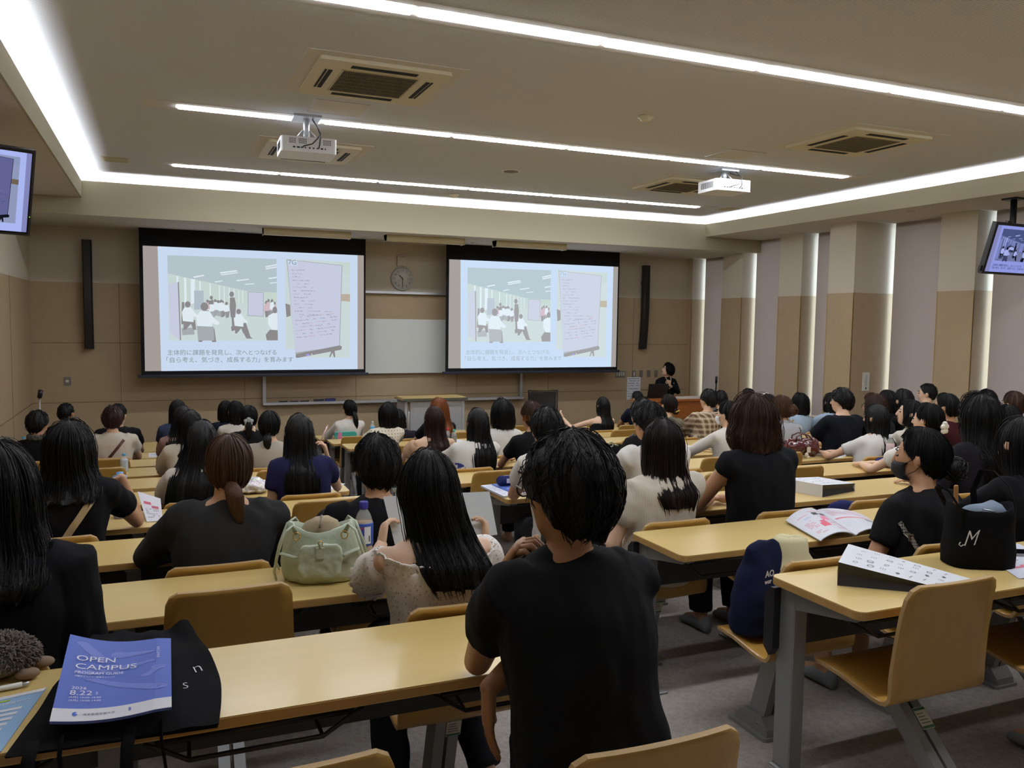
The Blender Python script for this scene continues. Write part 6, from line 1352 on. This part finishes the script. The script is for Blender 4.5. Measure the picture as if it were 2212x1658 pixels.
# ---- black tote with script letter
t = thing('tote_bag', 'upright black canvas tote bag with a white script M, stuffed with pale denim', 'bag', (2.83, 2.15, Dz(0)), R(-25))
b = MB(); rg = []; n = 36
for j, (z, rx, ry, o_) in enumerate(((0, .115, .075, 0), (.004, .125, .085, 0), (.06, .128, .088, 0), (.13, .122, .084, 0), (.19, .118, .078, 0), (.225, .116, .078, 0), (.225, .110, .072, 0), (.15, .108, .070, 0))): rg.append([(rx*abs(cos(a))**.75*(1 if cos(a) > 0 else -1), ry*abs(sin(a))**.75*(1 if sin(a) > 0 else -1), z+(.012*cos(2*a) if j > 4 else 0)) for a in [2*pi*i/n for i in range(n)]])
b.loft(rg); me = b.mesh(); ripple(me, .007, 12, (1, 1, .5), 9); obj('bag_body', me, m_tote, t)
b = MB(); b.tube([(-.10, -.066, .16), (-.105, -.07, .22), (-.145, -.06, .285), (-.16, -.02, .30), (-.15, .02, .28), (-.10, .05, .21)], .013, 8, flat=.2, side=(0, 1, 0)); obj('handle', b, m_tote, t)
b = MB(); b.tube([(.02, .07, .19), (.01, .075, .27), (.03, .06, .345), (.06, .03, .35), (.10, -.01, .30), (.105, -.05, .22)], .013, 8, flat=.2, side=(1, 0, 0)); obj('handle', b, m_tote, t)
m_denim = mat('pale_denim', '7d8a99', .9, .1, noise_s=80, noise_a=.08)
b = MB(); b.ell((.02, 0, .190), (.088, .055, .040), None, 24, 14); me = b.mesh(); ripple(me, .022, 16, (1, 1, 1), 4); obj('denim_cloth', me, m_denim, t)
b = MB(); b.tube([(-.07, .035, .18), (-.072, .04, .285)], .009, 10, flat=.5, round_=True); obj('wooden_brush_handle', b, mat('wood_brown', 'a0703c', .5), t); b = MB(); b.tube([(-.02, -.055, .222), (.02, -.06, .215), (.035, -.058, .205), (.02, -.056, .20)], .003, 6); obj('metal_clasp', b, m_silver, t)
q = text_mb('M', .085, .0003, bold=-.001); q.v = [(a[0]*.75+a[1]*.28, a[1]-.004*sin(a[0]*60), a[2]) for a in q.v]; q.tube([(.004, .002, 0), (-.006, -.004, 0), (-.013, .003, 0), (-.008, .012, 0)], .0018, 6)
q.xf(frameM((-.105, -.096, .095), (1, 0, 0), (0, .0, 1))); obj('script_letter', q, m_ww, t)
# ---- papers and phone at the window-side edge of the nearest row
def blocks(seed, n=10, c1=PK, c2=GR):
    r = random.Random(seed); out = []
    for i in range(n): u = r.uniform(.06, .7); v = r.uniform(.06, .88); out.append((u, v, u+r.uniform(.08, .24), v+r.uniform(.015, .05), c1 if r.random() < .4 else c2))
    return out
sheet('printed_paper', 'pink and grey printed sheet under the phone, beside the black tote', 'paper', [(3.02, 2.31), (3.26, 2.29), (3.02, 1.93), (2.80, 1.96)], [Dz(0)+.001]*4, 'ccd0dd', blocks(5, 16))
t = thing('smartphone', 'smartphone in a clear silver case lying face up on printed paper', 'phone', (3.09, 2.19, Dz(0)+.003), R(62)); b = MB(); b.prism(rrect(-.036, .036, -.075, .075, .01), 0, .010); bevel(obj('case', b, mat('clear_case', 'a8a9ac', .3, metal=.3), t), .003); b = MB(); b.prism(rrect(-.033, .033, -.072, .072, .008), .010, .0112); obj('screen', b, mat('phone_glass', '0a0a0c', .08), t)
# ---- open magazine on the second row
mz = Dz(1)
t = thing('open_magazine', 'open magazine with pink panels near the desk edge, beside the masked person with a bun', 'magazine', (0, 0, 0))
L_ = [(2.80, 3.17), (3.09, 3.262), (2.93, 2.86), (2.71, 2.86)]
pr = [(.12, .22, .42, .235, PK), (.50, .14, .9, .155, PK), (.22, .30, .42, .36, 'b9c2d8'), (.55, .20, .72, .30, '3c3c44'), (.75, .24, .92, .33, '55555c'), (.40, .52, .62, .74, 'd25f72'), (.60, .34, .84, .52, 'dd86a4'), (.40, .52, .47, .60, 'c9ccd6'), (.60, .34, .67, .42, 'c9ccd6')]+lines(.1, .35, .42, .9, 12, 'c98a98', 2)+lines(.66, .93, .56, .9, 9, 'c98a98', 3)
o, P_ = sheet('left_page', '', '', [(2.800, 3.155), (3.085, 3.255), (2.935, 2.845), (2.70, 2.815)], [mz+.012, mz+.02, mz+.004, mz+.006], 'cfd0d8', pr, curl=lambda u, v: .030*sin(pi*u)**.8*(1-.1*v), th=.004, n=12, parent=t); o.location = (2.70, 2.815, mz+.006)
pr = lines(.08, .9, .08, .34, 10, 'dba6b4', 5, .8)+[(.05, .42, .9, .47, 'cf7f8e')]+lines(.08, .9, .55, .9, 9, 'c9ccd6', 6)+[(.7, .5, .9, .62, '7c8a90')]
o, P_ = sheet('right_page', '', '', [(3.088, 3.255), (3.26, 3.09), (3.13, 2.85), (2.938, 2.845)], [mz+.02, mz+.006, mz+.004, mz+.004], 'cfd0d8', pr, curl=lambda u, v: .022*sin(pi*u)**.7, th=.004, n=10, parent=t); o.location = (2.938, 2.845, mz+.004)
# ---- navy tote on the seat behind it
m_nv = mat('navy_canvas', '2c3160', .9, .1, bump=.4, bscale=500); m_nvd = mat('dark_navy_canvas', '171c34', .9, .1); m_cream = mat('cream_canvas', 'b9b199', .9, .1)
def softbag(name, label, loc, rz, dims, m, seed=1, cat='bag', rip=.02, name2='bag_body'):
    t = thing(name, label, cat, loc, rz); w, d, h = dims; b = MB()
    b.loft([[(rx*w/2*abs(cos(a))**.7*(1 if cos(a) > 0 else -1), ry*d/2*abs(sin(a))**.7*(1 if sin(a) > 0 else -1), z*h) for a in [2*pi*i/28 for i in range(28)]] for z, rx, ry in ((0, .8, .8), (.01, .95, .95), (.15, 1, 1), (.4, .98, .95), (.65, .9, .75), (.85, .8, .5), (.95, .7, .3), (1, .5, .12))])
    me = remesh(b, .010, 2); ripple(me, rip, 7, (1, 1, 1), seed); 
    zmin = min(v.co.z for v in me.vertices)
    for v in me.vertices: v.co.z -= zmin
    obj(name2, me, m, t); return t
t = softbag('tote_bag', 'navy tote bag on the seat behind the open magazine', (3.52, 3.42, Fz(2)+.44), R(-15), (.40, .15, .33), m_nv, 4)
b = MB(); b.tube([(-.19, -.02, .24), (-.22, -.05, .10), (-.2, -.08, -.05)], .014, 8, flat=.2); obj('strap', b, mat('grey_strap', '4a4a52', .8), t)
t = softbag('tote_bag', 'dark navy tote bag with white lettering, leaning on an empty seat by the aisle', (2.20, 2.60, Fz(1)+.440), R(12), (.26, .17, .36), m_nvd, 8)
q = text_mb('AO', .035, 0, bold=.001); q.v = [(a[0]-.10, -.092, a[1]+.26) for a in q.v]; obj('bag_lettering', q, m_ww, t); q = text_mb('wor', .024, 0, bold=.001); q.v = [(a[0]-.105, -.094, a[1]+.235) for a in q.v]; obj('bag_lettering', q, m_ww, t)
t = softbag('cream_bag', 'cream canvas bag with a buckled strap slumped in front of the dark navy tote', (2.30, 2.49, Fz(1)+.440), R(25), (.15, .11, .19), m_cream, 3); b = MB(); b.tube([(-.06, -.05, .10), (-.09, -.06, .05), (-.10, -.02, .015)], .014, 8, flat=.25); obj('strap', b, m_cream, t); b = MB(); b.tube([(-.085+.012*cos(a), -.078, .055+.022*sin(a)) for a in [2*pi*i/12 for i in range(13)]], .002, 6); obj('buckle', b, m_blk2, t)
t = thing('bucket_hat', 'cream bucket hat resting on top of the dark navy tote', 'hat', (2.36, 2.63, Fz(1)+.72), R(10)); b = MB(); b.lathe([(0, .085), (.055, .085), (.075, .07), (.085, .02), (.11, -.01), (.13, -.025), (.128, -.03), (.105, -.015), (.08, .015), (.0, .02)], n=32, sx=1, sy=.8); me = b.mesh(); ripple(me, .010, 12, (1, 1, 1), 2); obj('hat_body', me, mat('cream_cotton', 'c6bd98', .9, .1), t)
# ---- third/fourth row desk ends
o, _ = sheet('leaflet_stack', 'stack of white leaflets at an aisle desk corner, under a navy pencil case', 'leaflets', [(1.975, 5.17), (2.17, 5.20), (2.20, 4.86), (1.99, 4.80)], [Dz(3)+.001]*4, 'c9ccd8', lines(.05, .3, .1, .9, 10, 'a0a6bc', 2), th=.012)
o, P_ = sheet('programme_booklet', 'blue open campus booklet on the leaflet stack, fourth row aisle corner', 'booklet', [(2.05, 5.16), (2.24, 5.18), (2.27, 4.88), (2.07, 4.85)], [Dz(3)+.0135]*4, '4a63b4', [(0, .85, 1, 1, 'd6d9e2')], th=.004); rtext(P_, o, 'OPEN', .15, .62, .5, .09, m_tw, .006); rtext(P_, o, 'CAMPUS', .15, .76, .7, .09, m_tw, .006)
t = thing('pencil_case', 'navy blue cylindrical pencil case with a small white label', 'pencil case', (2.20, 5.10, Dz(3)+.052), R(5)); b = MB(); b.tube([(-.11, 0, 0), (.11, 0, 0)], .034, 16, round_=True); obj('case_body', b, m_nv, t); b = MB(); b.box(-.085, -.055, -.036, -.030, -.012, .016); obj('white_label', b, MATS['ink_d6d9e2'], t); b = MB(); b.tube([(-.1, -.01, .034), (.1, -.01, .034)], .002, 6); obj('zip', b, m_silver, t)
t = softbag('cream_bag', 'flat cream cloth bag hanging over the aisle corner of the third desk', (2.14, 3.93, Dz(2)), R(15), (.30, .22, .035), m_cream, 6, rip=.008)
sheet('document_sleeve', 'clear sleeve of printed papers with aqua corner, on the flat cream bag', 'papers', [(2.07, 4.05), (2.27, 4.08), (2.25, 3.84), (2.02, 3.82)], [Dz(2)+.045]*4, 'c8d2da', [(.05, .6, .5, .9, '6fb7c0'), (.3, .1, .8, .2, 'aab4cc')]+lines(.5, .95, .3, .9, 8, 'b8b4c8', 2), th=.006)
# ---- leaflets, papers all round
def paper(label, k, x, y, w=.21, d=.28, rz=0, col='cdd0d8', seed=0, c1=BL, c2=GR, up=0, n=10, group=None, nm='printed_paper'):
    c = [(-w/2, d/2), (w/2, d/2), (w/2, -d/2), (-w/2, -d/2)]; cs = [(x+a*cos(rz)-b_*sin(rz), y+a*sin(rz)+b_*cos(rz)) for a, b_ in c]
    return sheet(nm, label, 'paper', cs, [Dz(k)+.001+up]*4, col, blocks(seed, n, c1, c2), group=group)
paper('white timetable sheet between the charcoal sweatshirt and the mint handbag', 2, .555, 4.06, .16, .24, -.35, seed=2)
paper('white paper behind the blue-capped tea bottle', 2, .82, 4.10, .20, .14, .1, col='d8d8dc', seed=3, n=3)
paper('blank white sheet near the aisle corner beside the navy t-shirt', 4, 1.10, 5.90, .16, .22, -.5, col='d3d6dc', seed=1, n=0)
paper('printed sheets beside the black t-shirt with a headband hairdo', 5, 2.62, 6.82, .25, .25, .2, c1='c8a4c0', seed=5)
paper('white printed sheet behind the red-brown hair', 6, 2.10, 7.80, .24, .2, -.1, seed=6)
paper('small white paper on the desk behind the black cap', 7, 2.55, 8.75, .2, .2, .3, c1=PK, seed=7)
paper('white sheet beside the orange-brown hair', 8, 3.35, 9.72, .25, .2, .1, seed=8)
paper('white newsletter on the desk ahead of the beige diagonal-strap wearer', 8, .02, 9.70, .30, .30, 0, seed=9)
paper('printed papers stack on the desk between red handbag and drink bottle', 4, 5.72, 5.88, .26, .26, .4, c1=PK, seed=10)
paper('pale papers under the clasped hands of the masked white blouse', 5, 4.62, 6.82, .3, .22, .2, col='cfcdb8', seed=11, n=4)
paper('blue-white sheet at the middle desk edge near the navy shirt', 9, 5.95, 10.66, .22, .2, .1, seed=12)
paper('blue folder sheet in front of the light blue shirt', 7, 7.75, 8.75, .24, .22, .1, col='6d7fb0', seed=13, n=0)
paper('white paper beneath the clear snack bag', 4, .80, 5.92, .2, .25, .2, seed=14)
sheet('leaflet', 'creased leaflet with red print standing beside the lavender tumbler', 'leaflet', [(-.13, 5.13), (-.01, 5.08), (.0, 4.86), (-.08, 4.86)], [Dz(3)+.12, Dz(3)+.08, Dz(3)+.002, Dz(3)+.002], 'cfcdd6', [(.15, .3, .5, .4, 'b85a6a'), (.5, .42, .85, .52, 'b85a6a')]+lines(.15, .85, .55, .9, 6, GR, 3))
o, _ = sheet('leaflet', 'open folded leaflet held up by the person in the white frilled blouse', 'leaflet', [(.765, 3.03), (1.195, 3.03), (1.215, 2.99), (.80, 2.99)], [CZ-.665, CZ-.675, CZ-.84, CZ-.84], 'cbd0d0', [], curl=None, th=.002, n=10)
# text on its left panel
# ---- bags on desks
m_redl = mat('burgundy_patent', '4c1216', .22, .6, coat=.5)
t = thing('handbag', 'shiny burgundy leather handbag with a white charm, on a desk on the window side', 'handbag', (5.38, 5.90, Dz(4)), R(-8))
b = MB()
b.loft([[(x_*1.0, ry*cos(a), .085*(1)+rz_*sin(a)) for a in [2*pi*i/20 for i in range(20)]] for x_, ry, rz_ in ((-.165, .03, .035), (-.155, .06, .065), (-.11, .075, .082), (-.02, .078, .072), (.0, .070, .066), (.02, .078, .075), (.12, .078, .084), (.155, .06, .068), (.165, .03, .035))]); me = remesh(b, .008, 2); ripple(me, .012, 14, (1, 1, 1), 3)
zmin = min(v.co.z for v in me.vertices)
for v in me.vertices: v.co.z -= zmin
obj('bag_body', me, m_redl, t)
for y, dx in ((-.05, 0), (.05, .02)): b = MB(); b.tube([(-.09+dx, y, .14), (-.085+dx, y, .19), (-.03+dx, y*.8, .215), (.04+dx, y*.9, .20), (.09+dx, y, .15)], .007, 8); obj('handle', b, m_redl, t)
b = MB(); b.box(.0, .035, -.095, -.088, .05, .10); b.ell((-.005, -.095, .03), (.02, .012, .022), None, 10, 7); b.ell((.01, -.095, .01), (.02, .012, .012), None, 10, 7); obj('charm', b, mat('charm_white', 'c9c2ae', .7), t); b = MB(); b.tube([(.01, -.08, .15), (.015, -.095, .10)], .002, 5); obj('charm_ring', b, m_silver, t)
t = thing('handbag', 'black handbag with upright stiff handles and a pale ring, over the foreground head', 'handbag', (3.40, 5.90, Dz(4)), R(5))
b = MB(); b.loft([[(rx*cos(a), ry*sin(a), z) for a in [2*pi*i/26 for i in range(26)]] for z, rx, ry in ((0, .10, .06), (.005, .12, .07), (.12, .125, .072), (.19, .12, .07), (.19, .112, .062), (.12, .11, .06))]); obj('bag_body', b, m_tote, t)
b = MB(); b.tube([(-.10, 0, .15), (-.13, 0, .24), (-.16, .0, .30)], .009, 8); obj('handle', b, m_black, t); b = MB(); b.tube([(.10, 0, .16), (.16, 0, .23), (.22, .0, .275)], .009, 8); obj('handle', b, m_black, t)
b = MB(); b.tube([(-.03+.022*cos(a), -.03, .205+.02*sin(a)) for a in [2*pi*i/14 for i in range(15)]], .005, 6); b.tube([(.01, -.03, .20), (.04, -.03, .19)], .008, 6); obj('ring', b, mat('pale_green_metal', 'b7bd9d', .3, metal=.5), t)
t = thing('navy_pouch', 'navy cloth pouch flopped on the desk in front of the pink-labelled bottle', 'pouch', (5.42, 4.93, Dz(3)), R(12)); b = MB(); b.loft([[(rx*cos(a), ry*sin(a), z) for a in [2*pi*i/24 for i in range(24)]] for z, rx, ry in ((0, .15, .08), (.01, .17, .09), (.03, .15, .075), (.055, .08, .04), (.06, .02, .01))]); me = remesh(b, .007, 1); ripple(me, .02, 10, (1, 1, 1), 7)
zmin = min(v.co.z for v in me.vertices)
for v in me.vertices: v.co.z -= zmin
obj('pouch_cloth', me, m_nv, t)
t = softbag('backpack', 'black backpack standing on a desk, a peaked cap sitting on it', (3.10, 9.72, Dz(8)), 0, (.20, .14, .20), m_tote, 2)
t = thing('peaked_cap', 'black peaked cap on the black backpack near the orange-brown hair', 'cap', (3.08, 9.70, Dz(8)+.195), R(35)); b = MB(); b.lathe([(.075, 0), (.085, .02), (.10, .045), (.085, .065), (0, .072)], n=24); obj('crown', b, m_tote, t); b = MB(); b.loft([[(.07*cos(a)*1.0, -.05-.06*f-.02*sin(a)*0, .004-.012*f+.0*a) for a in [pi*i/12 for i in range(13)]] for f in (0, 1)], 0, False, True, False); b = MB(); b.prism([(-.07, -.04), (.07, -.04), (.06, -.09), (.03, -.115), (-.03, -.115), (-.06, -.09)], .0, .006); obj('peak', b, m_tote, t)
t = thing('snack_bag', 'crumpled clear bag of colourful sweets beside the navy t-shirt', 'bag', (.56, 5.90, Dz(4)), R(20)); b = MB(); b.loft([[(rx*cos(a), ry*sin(a), z) for a in [2*pi*i/30 for i in range(30)]] for z, rx, ry in ((0, .10, .12), (.01, .12, .14), (.05, .11, .13), (.075, .06, .08), (.08, .01, .02))]); me = remesh(b, .006, 0); ripple(me, .016, 26, (1, 1, 1), 11)
zmin = min(v.co.z for v in me.vertices)
for v in me.vertices: v.co.z -= zmin
M_ = mat('cellophane_sweets', 'b9b3b4', .12, .8, coat=.6); nt = M_.node_tree; vv = nt.nodes.new('ShaderNodeTexVoronoi'); vv.inputs['Scale'].default_value = 60; tc = nt.nodes.new('ShaderNodeTexCoord'); nt.links.new(tc.outputs['Object'], vv.inputs['Vector']); hs = nt.nodes.new('ShaderNodeHueSaturation'); hs.inputs['Saturation'].default_value = .35; hs.inputs['Value'].default_value = 1.1; nt.links.new(vv.outputs['Color'], hs.inputs['Color']); mx = nt.nodes.new('ShaderNodeMix'); mx.data_type = 'RGBA'; mx.inputs[0].default_value = .55; mx.inputs[7].default_value = srgb('cfcaca')+(1,); nt.links.new(hs.outputs[0], mx.inputs[6]); nt.links.new(mx.outputs[2], nt.nodes['Principled BSDF'].inputs['Base Color'])
obj('cellophane', me, M_, t)
t = thing('tablet_case', 'closed black tablet case on the desk between white and black t-shirts', 'tablet', (2.62, 6.99, Dz(5)), 0); b = MB(); b.prism(rrect(-.12, .12, -.04, .04, .01), 0, .045); bevel(obj('case', b, m_black, t), .004); b = MB(); b.ell((-.02, -.041, .025), .004, nu=8, nv=6); obj('stud', b, m_silver, t)
t = thing('pen', 'pink and white pen held in the raised hand of the navy t-shirt wearer', 'pen', (1.02, 5.74, CZ-.80), 0); b = MB(); b.tube([(-.02, 0, -.06), (.035, 0, .06)], .0045, 8); obj('barrel', b, mat('pen_pink', 'd8b4bc', .4), t); b = MB(); b.tube([(.035, 0, .06), (.039, 0, .069)], .0035, 8); obj('clip', b, m_white, t)
t = thing('smartphone', 'dark phone lying on the desk edge between the foreground torso and its elbow', 'phone', (.93, 2.02, Dz(0)), R(15)); b = MB(); b.prism(rrect(-.037, .037, -.076, .076, .01), 0, .010); bevel(obj('case', b, m_black, t), .003); b = MB(); b.prism(rrect(-.033, .033, -.072, .072, .008), .010, .0112); obj('screen', b, mat('phone_glass', '0a0a0c', .08), t)
t = thing('wrist_strap', 'long grey bag strap looped under the nearest window-side desk', 'strap', (3.0, 2.1, Dz(0)-.05)); b = MB(); b.tube([(0, -.1, 0), (.05, -.12, -.05), (.10, -.12, -.16), (.04, -.12, -.22), (-.06, -.10, -.20), (-.10, -.08, -.12)], .012, 8, flat=.2); obj('webbing', b, mat('grey_strap', '4a4a52', .8), t)
